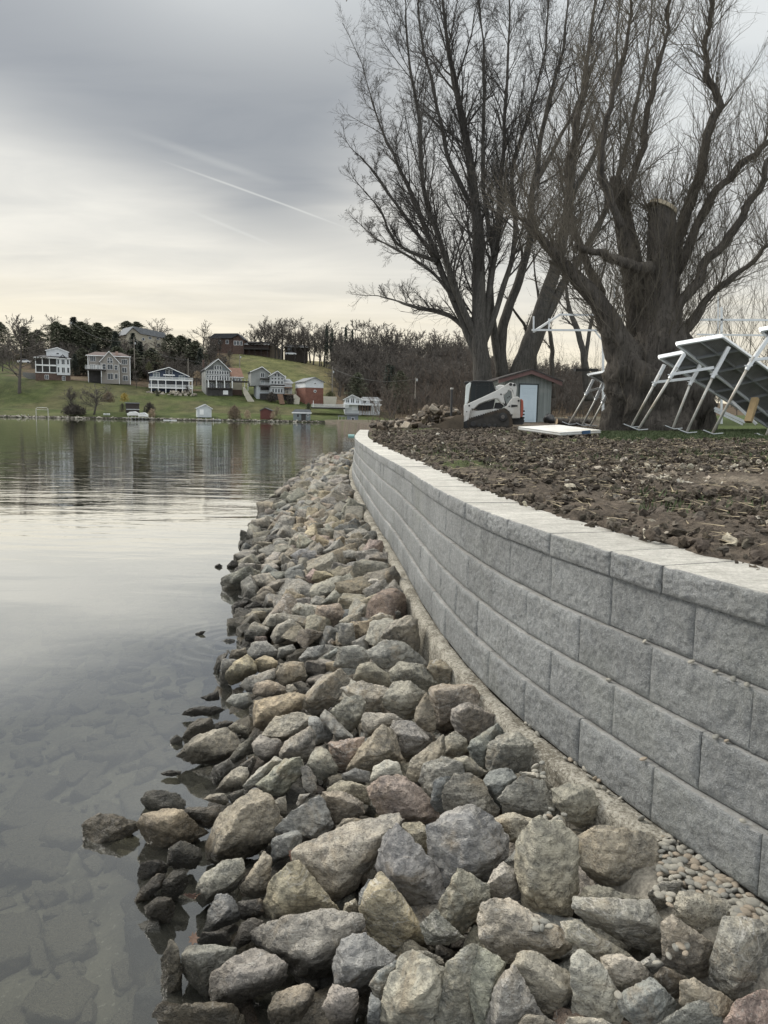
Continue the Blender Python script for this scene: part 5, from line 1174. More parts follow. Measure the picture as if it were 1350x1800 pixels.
    for y in (-.56, .51): m.prism(P([(338, 262), (400, 212), (420, 222), (398, 320), (382, 500), (350, 555), (328, 552), (332, 400)]), y, y+.05)
    m.build('door_frame', simple("cab_white", (.66, .70, .68), .4, .05), cb, bevel=.01)
    m = MB()
    for a, b in (((735, 205), (790, 350)), ((500, 215), (490, 480)), ((700, 215), (700, 390)), ((418, 218), (735, 208))):
        for y in (-.54, .52): A = P([a])[0]; B = P([b])[0]; m = MB(); m.bar((A[0], y, A[1]), (B[0], y, B[1]), .05); m.build('cab_post', BLACK, cb)
    m = MB()
    for k in range(6): A = P([(520+k*32, 260)])[0]; B = P([(520+k*32, 400)])[0]; m.bar((A[0], -.535, A[1]), (B[0], -.535, B[1]), .012)
    m.box(P([(505, 255)])[0][0], P([(700, 255)])[0][0], -.54, -.53, P([(505, 262)])[0][1], P([(505, 250)])[0][1]); m.build('side_grille', BLACK, cb)
    m = MB(); m.prism(P([(790, 330), (790, 275), (850, 245), (930, 255), (880, 300)]), -.5, .3); m.build('hose_cover', WH, e, bevel=.02)
    m = MB(); m.tube([P3 for P3 in [(*P([(780, 330)])[0], )]] and [(P([(785, 325)])[0][0], -.3, P([(785, 325)])[0][1]), (P([(860, 262)])[0][0], -.35, P([(860, 262)])[0][1]), (P([(905, 280)])[0][0], -.3, P([(905, 280)])[0][1])], .035, 8); m.build('hydraulic_hose', BLACK, e, smooth=True)
    # bucket
    bk = simple("earthy_bucket_steel", (.105, .085, .062), .8, .35, 3, .01, dirt=(.16, .12, .085))
    prof = [(-200, 895), (60, 945), (300, 948), (325, 900), (318, 720), (210, 712)]; inner = [(-160, 880), (70, 915), (270, 915), (290, 880), (285, 745), (225, 735)]
    m = MB(); m.prism(P(prof[:3]+prof[3:]+inner[::-1]), -W-.05, W+.05)
    for y in (-W-.06, W+.02): m.prism(P([(-200, 895), (60, 945), (300, 948), (325, 900), (318, 720), (210, 712), (150, 760), (-60, 850)]), y, y+.04)
    b = m.build('bucket', bk, e)
    m = MB(); m.bar((P([(-205, 893)])[0][0], -W-.06, P([(-205, 893)])[0][1]), (P([(-205, 893)])[0][0], W+.06, P([(-205, 893)])[0][1]), .10, .03); m.build('cutting_edge', simple("worn_steel", (.30, .27, .23), .5, .2, metal=.4), b)
    m = MB(); m.prism(P([(325, 820), (400, 790), (400, 905), (325, 925)]), -W+.02, W-.02); m.build('coupler', BLACK, e)
    return e
skid()
def shed():
    Y = 42.0; s = Y/FPX; b0 = aty(926, 743, Y); e = empty('garden_shed', tuple(b0), math.radians(4)); tag(e, "small grey plywood shed with a red-edged roof and a white panelled door", 'shed')
    X = lambda px: (px-926)*s
    Z = lambda py: (743-py)*s
    x0, x1, ze, za = X(884), X(967.5), Z(668.5), Z(655.5)
    m, t = newmat("weathered_grey_plywood"); g = t('ShaderNodeTexCoord', _out=3); v = t.noise(t.scale(g, 9, 9, .5), 1.0, 5, .6); n = t.noise(g, 1.5, 5, .65)
    c = t.mix(t.rng(v, .3, .7), (.17, .19, .18), (.26, .28, .27)); c = t.mix(t.rng(n, .5, .7, 0, .6), c, (.33, .34, .32))
    gr = t.math('GREATER_THAN', t.math('SINE', t.math('MULTIPLY', t('ShaderNodeSeparateXYZ', Vector=g), 31.0)), .985); c = t.mix(t.math('MULTIPLY', gr, .6), c, (.06, .07, .07)); finish(t, c, .9, t.bump(v, .01), 0, .2)
    mb = MB(); mb.prism([(x0, -.3), (x1, -.3), (x1, ze), (X(926), za), (x0, ze)], 0, 4.2); mb.build('wall', m, e)
    red = simple("dull_red_fascia", (.135, .078, .072), .7, .15, 3); ov = X(982)-x1
    ap = (X(928), Z(652)); L = (X(871), Z(669)); R = (X(982), Z(671)); th = .24
    mb = MB(); mb.prism([L, ap, R, (R[0], R[1]-th), (ap[0], ap[1]-th), (L[0], L[1]-th)], -.42, -.36); fa = mb.build('fascia', red, None)
    mb = MB(); mb.prism([(L[0]-.03, L[1]+.02), (ap[0], ap[1]+.05), (R[0]+.03, R[1]+.02), (R[0]+.03, R[1]-.05), (ap[0], ap[1]-.03), (L[0]-.03, L[1]-.05)], -.46, 4.5); rf = mb.build('roof', simple("dark_shingles", (.055, .05, .048), .9, .3, 6, .02), e)
    fa.parent = rf
    mb = MB(); mb.prism([(L[0], L[1]-.06), (ap[0], ap[1]-.04), (R[0], R[1]-.06), (R[0], R[1]-.1), (ap[0], ap[1]-.08), (L[0], L[1]-.1)], -.36, 0); mb.build('soffit', DARKSTEEL, rf)
    dx0, dx1, dz0, dz1 = X(911.5), X(941.5), Z(742), Z(678)
    mb = MB(); mb.box(dx0-.06, dx1+.09, -.03, -.002, dz0, dz1+.07); mb.build('door_frame', simple("dark_door_frame", (.05, .06, .06), .8), e)
    DW = simple("white_steel_door", (.58, .68, .74), .45, .04, 1)
    mb = MB(); mb.box(dx0, dx1, -.075, -.032, dz0, dz1); d = mb.build('door', DW, e, bevel=.006)
    mb = MB(); w = dx1-dx0; h = dz1-dz0
    for (a, b) in ((.14, .46), (.54, .86)):
        for (c_, f) in ((.05, .30), (.36, .70), (.76, .92)):
            xa, xb, za_, zb_ = dx0+a*w, dx0+b*w, dz0+c_*h, dz0+f*h
            for q in ((xa, xb, za_, za_+.03), (xa, xb, zb_-.03, zb_), (xa, xa+.03, za_, zb_), (xb-.03, xb, za_, zb_)): mb.box(q[0], q[1], -.088, -.075, q[2], q[3])
            mb.box(xa+.06, xb-.06, -.084, -.075, za_+.06, zb_-.06)
    mb.build('door_panels', DW, d, bevel=.004)
    mb = MB(); mb.cyl((dx0+.1, -.13, dz0+.98), (dx0+.1, -.075, dz0+.98), .035); mb.build('door_handle', GALV, d)
shed()
# ------------------------------------------------------------------ aluminium dock sections stood on end against the willow
def pt(px, py, y): return aty(px, py, y)
CORR = simple("ribbed_decking_underside", (.24, .24, .235), .6, .2, 5, spec=.4)
def dock(label, c1, c2, c3, c4, legs, bars, joists=7, th=.14, deckmat=None, blue=None):
    """c1,c2 high corners, c4,c3 low corners below them"""
    c1, c2, c3, c4 = [np.array(c) for c in (c1, c2, c3, c4)]; root = (c3+c4)/2; e = empty('dock_section', tuple(root)); tag(e, label, 'dock', "aluminium dock sections stored on land")
    q = [c-root for c in (c1, c2, c3, c4)]; nrm = np.cross(q[1]-q[0], q[3]-q[0]); nrm = unit(nrm); nrm = nrm if nrm[2] > 0 else -nrm
    m = MB(); k = 1
    for a, b in ((q[0], q[1]), (q[1], q[2]), (q[3], q[2]), (q[0], q[3])): m.bar(a, b, .045, th, up=nrm)
    m.build('frame', ALU, e, bevel=.006)
    m = MB(); vs = [p+nrm*(th*.42) for p in q]+[p+nrm*(th*.42+.03) for p in q]; m.add(vs, [(0, 1, 2, 3), (7, 6, 5, 4), (0, 4, 5, 1), (1, 5, 6, 2), (2, 6, 7, 3), (3, 7, 4, 0)])
    m.build('decking', CORR, e)
    m = MB()
    for i in range(1, joists):
        f = i/joists; m.bar(q[0]+(q[3]-q[0])*f+nrm*.0, q[1]+(q[2]-q[1])*f, .03, th*.7, up=nrm)
    m.bar((q[0]+q[1])/2, (q[2]+q[3])/2, .03, th*.6, up=nrm); m.build('joists', simple("dull_joists", (.24, .25, .25), .5, .15, metal=.3), e)
    m = MB()
    for i in range(26):
        f = (i+.5)/26; m.bar(q[0]+(q[1]-q[0])*f+nrm*(th*.36), q[3]+(q[2]-q[3])*f+nrm*(th*.36), .012, .02, up=nrm)
    m.build('decking_ribs', CORR, e)
    for (top, mid, foot) in legs:
        T, M_, Fp = [np.array(p)-root for p in (top, mid, foot)]
        a = MB(); a.bar(T, M_, .085, .085); lg = a.build('leg_bracket', ALU, e, bevel=.006)
        d = unit(Fp-M_); a = MB(); a.cyl(M_-d*.25, Fp, .032, n=12); a.build('leg', GALV, lg, smooth=True)
        a = MB(); a.cyl(M_-d*.02, M_+d*.07, .05, n=12); a.bar(M_+np.array([-.09, -.02, .03]), M_+np.array([.09, -.02, .03]), .025); a.build('clamp', ALU, lg)
        a = MB(); pts = []
        for t_ in np.linspace(-1, 1, 9): pts.append(Fp+np.array([.21*t_, -.05*t_, .02+.05*t_*t_-.03*t_]))
        for i in range(8): a.bar(pts[i], pts[i+1], .15, .014)
        a.build('foot_pad', simple("dark_foot_pad", (.06, .06, .062), .6), lg)
        a = MB(); a.bar(pts[0]+np.array([0, -.08, .004]), pts[4]+np.array([0, -.08, -.0]), .02, .02); a.bar(pts[4]+np.array([0, -.08, 0]), pts[8]+np.array([0, -.08, .004]), .02, .02); a.build('pad_rim', ALU, lg)
    for (a_, b_) in bars:
        a = MB(); a.bar(np.array(a_)-root, np.array(b_)-root, .05, .07); a.build('crossbar', ALU, e, bevel=.005)
    if blue is not None:
        a = MB(); f = q[0]+(q[1]-q[0])*.66; d = unit(q[1]-q[0]); a.bar(f+np.array([0, -.03, 0]), f+d*.2+np.array([0, -.03, 0]), .012, .07, up=nrm); a.build('blue_sticker', simple("blue_sticker", (.05, .11, .22), .5), e)
    return e
dock("front white-edged dock section leaning highest, beside the willow", pt(1189, 605, 19), pt(1269, 591, 18.8), pt(1478, 742, 20.6), pt(1400, 768, 20.8),
     [(pt(1203, 622, 19.05), pt(1180, 661, 19.05), pt(1121, 757, 19.2)), (pt(1281, 610, 18.8), pt(1254, 660, 18.8), pt(1206, 762, 18.7))], [(pt(1181, 658, 19.05), pt(1255, 646, 18.85))])
dock("lower dock section with a small blue sticker, tucked behind the front one", pt(1158, 628, 20.6), pt(1234, 613, 20.4), pt(1440, 750, 22.2), pt(1372, 764, 22.4),
     [(pt(1168, 641, 20.6), pt(1151, 674, 20.6), pt(1109, 752, 20.9)), (pt(1232, 640, 20.4), pt(1214, 673, 20.4), pt(1182, 755, 20.2))], [(pt(1152, 672, 20.6), pt(1216, 665, 20.4))], blue=1)
dock("dock section at the right edge of the photo, mostly out of view", pt(1336, 580, 17.8), pt(1420, 563, 17.6), pt(1620, 742, 19.6), pt(1545, 765, 19.8),
     [(pt(1352, 592, 17.8), pt(1315, 645, 17.8), pt(1251, 764, 18.0)), (pt(1436, 580, 17.6), pt(1400, 645, 17.6), pt(1345, 770, 17.4))], [(pt(1317, 633, 17.8), pt(1402, 625, 17.6))])
dock("far dock section half hidden behind the left side of the willow", pt(1034, 659, 25.2), pt(1098, 648, 25.6), pt(1240, 730, 27.6), pt(1180, 738, 27.4),
     [(pt(1043, 667, 25.2), pt(1031, 692, 25.2), pt(999, 747, 25.2)), (pt(1060, 673, 25.4), pt(1048, 700, 25.4), pt(1023, 749, 25.4)), (pt(1068, 690, 26), pt(1060, 706, 26), pt(1037, 750, 26))], [(pt(1031, 688, 25.2), pt(1053, 683, 25.4))])
m = MB(); m.bar(pt(1010, 650.5, 25), pt(1050, 650.5, 25.6), .09); o = m.build('beam', DARKSTEEL); tag(o, "short dark beam jutting left from the far dock section", 'beam')
m = MB(); m.bar(pt(1328, 700, 19.4), pt(1315, 742, 19.2), .17, .11); o = m.build('timber_prop', WOODM, bevel=.008); tag(o, "yellowish timber block propping up the front dock section", 'timber')
m = MB(); m.bar(pt(1256, 717, 21), pt(1310, 742, 20.6), .07); m.bar(pt(1256, 722, 21), pt(1306, 746, 20.6), .05); m.bar(pt(1287, 705, 21.3), pt(1330, 746, 20.8), .06); o = m.build('ladder_rail', ALU); tag(o, "white aluminium rails lying on the grass under the dock sections", 'rails')
# raised aluminium frame of a boat lift far behind the willow
def lift():
    e = empty('boat_lift_frame', tuple(pt(1020, 730, 38))); tag(e, "tall aluminium boat lift frame seen high between the tree trunks", 'boat lift'); r0 = np.array(e.location)
    def part(name, segs, w=.10):
        m = MB()
        for a, b in segs: m.bar(np.array(a)-r0, np.array(b)-r0, w)
        m.build(name, ALU, e)
    part('top_beam', [(pt(935, 580, 38), pt(1112, 581, 38)), (pt(938, 583, 38), pt(984, 553, 40)), (pt(984, 553, 40), pt(1110, 555, 40)), (pt(1230, 562, 37), pt(1400, 563, 37)), (pt(1112, 581, 38), pt(1230, 562, 37))], .09)
    part('lower_beam', [(pt(1225, 588, 37), pt(1400, 590, 37)), (pt(938, 556, 38), pt(938, 583, 38)), (pt(965, 560, 39), pt(965, 581, 39))], .07)
    part('post', [(pt(1060, 580, 38), pt(1060, 735, 38))], .10); part('post', [(pt(1268, 540, 37), pt(1268, 745, 37))], .09); part('post', [(pt(1080, 500, 40), pt(1080, 600, 40)), (pt(1262, 520, 38), pt(1262, 590, 38))], .05)
    part('brace', [(pt(1060, 600, 38), pt(1078, 581, 38)), (pt(1060, 600, 38), pt(1045, 581, 38))], .06)
lift()
# white float lying on the earth
def floatp():
    A, B, Cc, D = pt(985, 766.5, 17.6), pt(1056, 762, 18.6), pt(1052, 752, 20.2), pt(911, 756, 18.9); A2 = pt(985, 766.5, 17.6)
    root = (A+Cc)/2; e = empty('dock_float', tuple(root)); tag(e, "white rectangular dock float lying flat on the churned earth before the shed", 'float')
    q = [A-root, B-root, np.array([B[0]+D[0]-A[0], B[1]+D[1]-A[1], (B[2]+D[2])-A[2]])-root, D-root]; up = np.array([0, 0, .085])
    m = MB(); m.add([*q, *[p+up for p in q]], [(3, 2, 1, 0), (4, 5, 6, 7), (0, 1, 5, 4), (1, 2, 6, 5), (2, 3, 7, 6), (3, 0, 4, 7)]); m.build('float_body', simple("dirty_white_plastic", (.60, .60, .57), .5, .08, 2, dirt=(.42, .37, .29)), e, bevel=.012)
    m = MB(); 
    for z in (.03, .075): m.bar(q[0]+up*0+np.array([0, -.006, z]), q[1]+np.array([0, -.006, z]), .012, .012); m.bar(q[3]+np.array([-.006, 0, z]), q[0]+np.array([-.006, 0, z]), .012, .012)
    m.build('rim', ALU, e)
    d = q[1]-q[0]; m = MB(); m.bar(q[0]+d*.52+np.array([0, -.02, .05]), q[0]+d*.72+np.array([0, -.02, .055]), .02, .08); m.build('blue_panel', simple("blue_panel", (.04, .09, .17), .5), e)
floatp()
# logs, bag and rubble near the shed; debris bank at the end of the land
r = random.Random(5)
for i, (px, py, L, rad, a, lb) in enumerate([(998, 741, 1.1, .16, .2, "cut log with a pale sawn end at the left of the log heap"), (1010, 744, .9, .13, -.4, "short brown log low in the heap right of the shed"), (1002, 736, .8, .11, .9, "thin log lying across the heap right of the shed"), (1018, 740, 1.2, .12, .1, "dark log at the right end of the heap near the far dock legs")]):
    c = pt(px, py, 36+i*.3); m = MB(); n = 9
    m.tube([(-L/2+L*k/n, .05*nz(k*.5, i), .03*nz(k*.4, i+5)) for k in range(n+1)], [rad*(1+.12*nz(k, i*3)) for k in range(n+1)], 12); e = empty('log', tuple(c), a); tag(e, lb, 'log', "logs heaped right of the shed"); m.build('bark', BARK_WILLOW, e, smooth=True)
    m = MB(); m.cyl((-L/2-.012, 0, 0), (-L/2+.01, 0, 0), rad*.86); m.build('sawn_end', simple("pale_sawn_end_%s" % "abcd"[i], (.40, .31, .20), .9, .2), e)
m = MB(); bm = bmesh.new(); bmesh.ops.create_icosphere(bm, subdivisions=3, radius=.3)
for v in bm.verts: v.co *= 1+.3*fbm(v.co.x*4, v.co.y*4, v.co.z*4); v.co.z *= .9
m.add([v.co for v in bm.verts], [tuple(v.index for v in f.verts) for f in bm.faces]); bm.free(); o = m.build('rubbish_bag', BLACK, smooth=True); o.location = tuple(pt(966, 737, 40)); tag(o, "black rubbish bag at the right foot of the shed", 'bag')
m = MB(); m.cyl((0, 0, 0), (0, 0, 1.25), .055); e = empty('marker_post', tuple(pt(793, 731, 37))); m.build('post', DARKSTEEL, e); m = MB(); m.cyl((0, 0, 1.25), (0, 0, 1.33), .075); m.build('post_cap', GALV, e); tag(e, "thin dark upright post left of the loader bucket", 'post')
VV, FF, TT = [], [], []; nb = 0
for i in range(420):
    px = r.uniform(655, 805); Y = r.uniform(38, 52) if px > 700 else r.uniform(42, 56); x = (px-675)/FPX*Y; z = G(x, Y)+max(0, .75*math.exp(-((px-765)/38)**2)+.22)*r.random()+.02
    k = r.randrange(len(PR)); V, Fc = PR[k]; s_ = r.uniform(.18, .6); M3 = rot(r, 1.5); cc = r.choice([(.10, .08, .062), (.14, .115, .09), (.28, .25, .21), (.07, .06, .05)])
    V = V*np.array((s_*r.uniform(1, 1.8), s_, s_*.7)) @ np.array(M3).T+np.array([x, Y, z]); VV.append(V); FF.append(Fc+nb); TT.append(np.tile(cc, (len(V), 1))); nb += len(V)
me = npmesh('rubble_bank', np.concatenate(VV), np.concatenate(FF)); add_shade(me, np.concatenate(TT)); o = link('rubble_bank', me, ROCK); o.color = (1, 1, 1, 1); tag(o, kind='stuff')
# clods and pale stones turned up in the earth
VV, FF, TT = [], [], []; nb = 0
CL = []
for i in range(5):
    bm = bmesh.new(); bmesh.ops.create_icosphere(bm, subdivisions=2, radius=.5)
    for v in bm.verts: v.co *= 1+.6*fbm(v.co.x*3.3+i*5, v.co.y*3.3, v.co.z*3.3, 3)
    for v in bm.verts: v.index
    bm.verts.index_update(); V = np.array([tuple(v.co) for v in bm.verts]); Fc = np.array([tuple(v.index for v in f.verts) for f in bm.faces]); bm.free(); CL.append((V, Fc))
for i in range(15000):
    Y = 2.2+13*r.random()**1.1; x = xw(Y)+.34+(max(3, Y*.62)-xw(Y)+.8)*r.random()**1.15; s_ = r.choice([.010, .014, .02, .028, .042])*r.uniform(.7, 1.3)*(1+Y*.03)
    if i > 12500: Y = 14+20*r.random(); x = xw(min(Y, 28))+.5+r.random()*(Y*.42); s_ = r.uniform(.03, .085)
    if Y > 15 and px_of(x, Y) > 1050: continue
    st = fbm(x*1.1+9, Y*1.1) > .08 and 3.2 < Y < 8.5 and x > 1.7
    pale = r.random() < (.42 if st else .02); cc = jitc((.36, .33, .28), r, .25) if pale else jitc((.088, .075, .062), r, .4)
    V, Fc = CL[r.randrange(5)]; M3 = rot(r, 2)
    V = V*np.array((s_*1.4, s_, s_*.55)) @ np.array(M3).T+np.array([x, Y, G(x, Y)+.035+.02*r.random()+.045*fbm(x*2.1, Y*2.1, 1)]); VV.append(V); FF.append(Fc+nb); TT.append(np.tile(cc, (len(V), 1))); nb += len(V)
me = npmesh('earth_clods', np.concatenate(VV), np.concatenate(FF), False); add_shade(me, np.concatenate(TT))
m_, t = newmat("clods_and_stones"); a = t('ShaderNodeAttribute', _p=dict(attribute_name='tint')); g = t('ShaderNodeNewGeometry', _out=0); n = t.noise(g, 45, 4, .7)
finish(t, t.mix(1.0, a, t.mix(t.rng(n, .3, .7), (.6, .6, .6), (1.4, 1.4, 1.35)), 'MULTIPLY'), .95, t.bump(n, .01), 0, .15)
tag(link('earth_clods', me, m_), kind='stuff')
# grass blades on the strip of lawn under the docks and in tufts
BV, BF = [], []
for i in range(26000):
    if i < 20000: Y = r.uniform(14.6, 24); px = r.uniform(1050, 1370); x = (px-675)/FPX*Y
    else: Y = 4+11*r.random(); x = xw(Y)+.6+r.random()*Y*.55
    if i >= 20000 and fbm(x*.35+3, Y*.3)+.3*fbm(x*1.3, Y*.9+5) < .28: continue
    if i < 20000 and Y+1.2*fbm(x*.35+3, Y*.3) < 15.2: continue
    h = r.uniform(.03, .09); a = r.uniform(0, 6.28); w_ = .006+.0006*Y; dx, dy = math.cos(a)*w_, math.sin(a)*w_; z = G(x, Y)+.015; lx, ly = r.gauss(0, .03), r.gauss(0, .03); b = len(BV)
    BV += [(x-dx, Y-dy, z), (x+dx, Y+dy, z), (x+lx, Y+ly, z+h)]; BF.append((b, b+1, b+2))
tag(link('grass', npmesh('grass', BV, BF, False), simple("lawn_grass", (.050, .070, .028), .8, .35, 2)), kind='stuff')
BV, BF = [], []
for i in range(2600):
    Y = 2.4+13*r.random(); x = xw(Y)+.4+r.random()*Y*.6; L_ = r.uniform(.04, .14); a = r.uniform(0, 6.28); dx, dy = math.cos(a)*L_, math.sin(a)*L_; w_ = .0016+.0004*Y; z = G(x, Y)+.06+.05*fbm(x*2.1, Y*2.1, 1)+r.random()*.02; b = len(BV); BV += [(x-dy/L_*w_, Y+dx/L_*w_, z), (x+dy/L_*w_, Y-dx/L_*w_, z+.003), (x+dx, Y+dy, z+r.gauss(0, .015))]; BF.append((b, b+1, b+2))
tag(link('dry_straw', npmesh('dry_straw', BV, BF, False), simple("dry_straw", (.26, .215, .14), .8, .3, 2)), kind='stuff')
# pale green pipe end at the far end of the wall
m = MB(); m.cyl((0, 0, 0), (-.16, 0, 0), .05); o = m.build('drain_pipe', simple("pale_green_pipe", (.20, .34, .32), .5)); o.location = tuple(pt(623, 767, 20)); tag(o, "short pale green pipe end sticking out at the far end of the wall", 'pipe')
# dead leaf caught between wet rocks
def leaf(px, py, s_, rz, lb, col):
    p, t_ = dist_ref(px, py); p = CAM+ray(px, py)*(t_-.12); m = MB(); pts = [(0, -1), (.25, -.5), (.7, -.55), (.5, -.1), (.9, .25), (.45, .3), (.2, .95), (0, .5), (-.25, .9), (-.4, .3), (-.85, .2), (-.5, -.1), (-.6, -.6), (-.2, -.45)]
    vs = [(x*s_, y*s_, .25*s_*x*x) for x, y in pts]; n = len(vs); vs2 = [(x, y, z-.0012) for x, y, z in vs]
    m.add([*vs, *vs2, (0, 0, 0), (0, 0, -.0012)], [(i, (i+1) % n, 2*n) for i in range(n)]+[((i+1) % n+n, i+n, 2*n+1) for i in range(n)]+[(i, i+n, (i+1) % n+n, (i+1) % n) for i in range(n)])
    e = empty('dead_leaf', tuple(p), rz); e.rotation_euler = (.9, .3, rz); tag(e, lb, 'leaf'); m.build('blade', simple("dead_leaf_%s" % lb.split()[0], col, .7, .3, 20), e); m = MB(); m.tube([(0, -s_, 0), (.1*s_, -1.5*s_, .02), (.1*s_, -2.1*s_, .03)], .0012, 5); m.build('stem', simple("leaf_stem_%s" % lb.split()[0], (.15, .09, .06), .7), e)
leaf(335, 1575, .030, 2.9, "reddish brown dead leaf hanging between the wet rocks at the water", (.12, .07, .055)); leaf(513, 1505, .026, 1.0, "rusty dead leaf caught beside the bluish chip of rock", (.13, .075, .055)); leaf(340, 1650, .022, .3, "curled tan dead leaf lying on the sloping wet rock", (.17, .11, .08))
# ------------------------------------------------------------------ the far shore: houses measured in picture units and built solid
SIDE = {}
def siding(name, col, step=.22):
    if name in SIDE: return SIDE[name]
    m, t = newmat(name); g = t('ShaderNodeTexCoord', _out=3); z = t('ShaderNodeSeparateXYZ', _out=2, Vector=g); n = t.noise(g, .8, 4)
    ln = t.math('GREATER_THAN', t.math('FRACT', t.math('DIVIDE', z, step)), .84); c = t.mix(t.rng(n, .3, .7), tuple(x*.9 for x in col), tuple(x*1.08 for x in col)); c = t.mix(t.math('MULTIPLY', ln, .35), c, tuple(x*.5 for x in col))
    finish(t, c, .8, None, 0, .2); SIDE[name] = m; return m
def brickm(name, a, b):
    m, t = newmat(name); g = t('ShaderNodeTexCoord', _out=3); s = t('ShaderNodeSeparateXYZ', Vector=g); o = s.node.outputs
    v = t('ShaderNodeCombineXYZ', X=t.math('ADD', o[0], o[1]), Y=o[2]); k = t('ShaderNodeTexBrick', Vector=v, Color1=a, Color2=b, Mortar=tuple(x*.6+.08 for x in a), Scale=2.2); n = t.noise(g, 1.2, 5, .7)
    finish(t, t.mix(1.0, k, t.mix(t.rng(n, .3, .7), (.75, .75, .75), (1.25, 1.2, 1.2)), 'MULTIPLY'), .9, None, 0, .2); return m
BRICKR = brickm("red_brick", (.17, .075, .055), (.21, .10, .07)); BRICKD = brickm("brown_brick", (.085, .055, .045), (.12, .08, .06)); FIELD = brickm("fieldstone", (.22, .20, .17), (.14, .13, .12))
SH_D = simple("charcoal_shingles", (.050, .050, .055), .9, .2, 1.5); SH_B = simple("brown_shingles", (.15, .085, .06), .9, .2, 1.5); SH_G = simple("grey_shingles", (.17, .18, .19), .9, .2, 1.5); SH_R = simple("reddish_shingles", (.095, .072, .066), .9, .2, 1.5)
DECKD = simple("dark_stained_deck", (.035, .030, .028), .8, .3, 2); CREAM = simple("cream_concrete", (.44, .41, .34), .85, .15, .8, dirt=(.30, .27, .22)); DECKB = simple("brown_deck_boards", (.20, .13, .09), .8, .3, 2)
SW = siding("white_siding", (.62, .64, .65)); ST = siding("taupe_siding", (.27, .25, .225)); SB = siding("navy_siding", (.060, .075, .110)); SG = siding("grey_siding", (.27, .28, .27)); SL = siding("pale_grey_siding", (.44, .46, .46)); SY = siding("cream_siding", (.42, .39, .31)); SBL = siding("pale_blue_siding", (.50, .53, .54))
SHADE_PAINT = simple("dark_shade_paint", (.045, .042, .040), .8, .4, 1)  # near-black colour that paints in the shade of porches and undercrofts
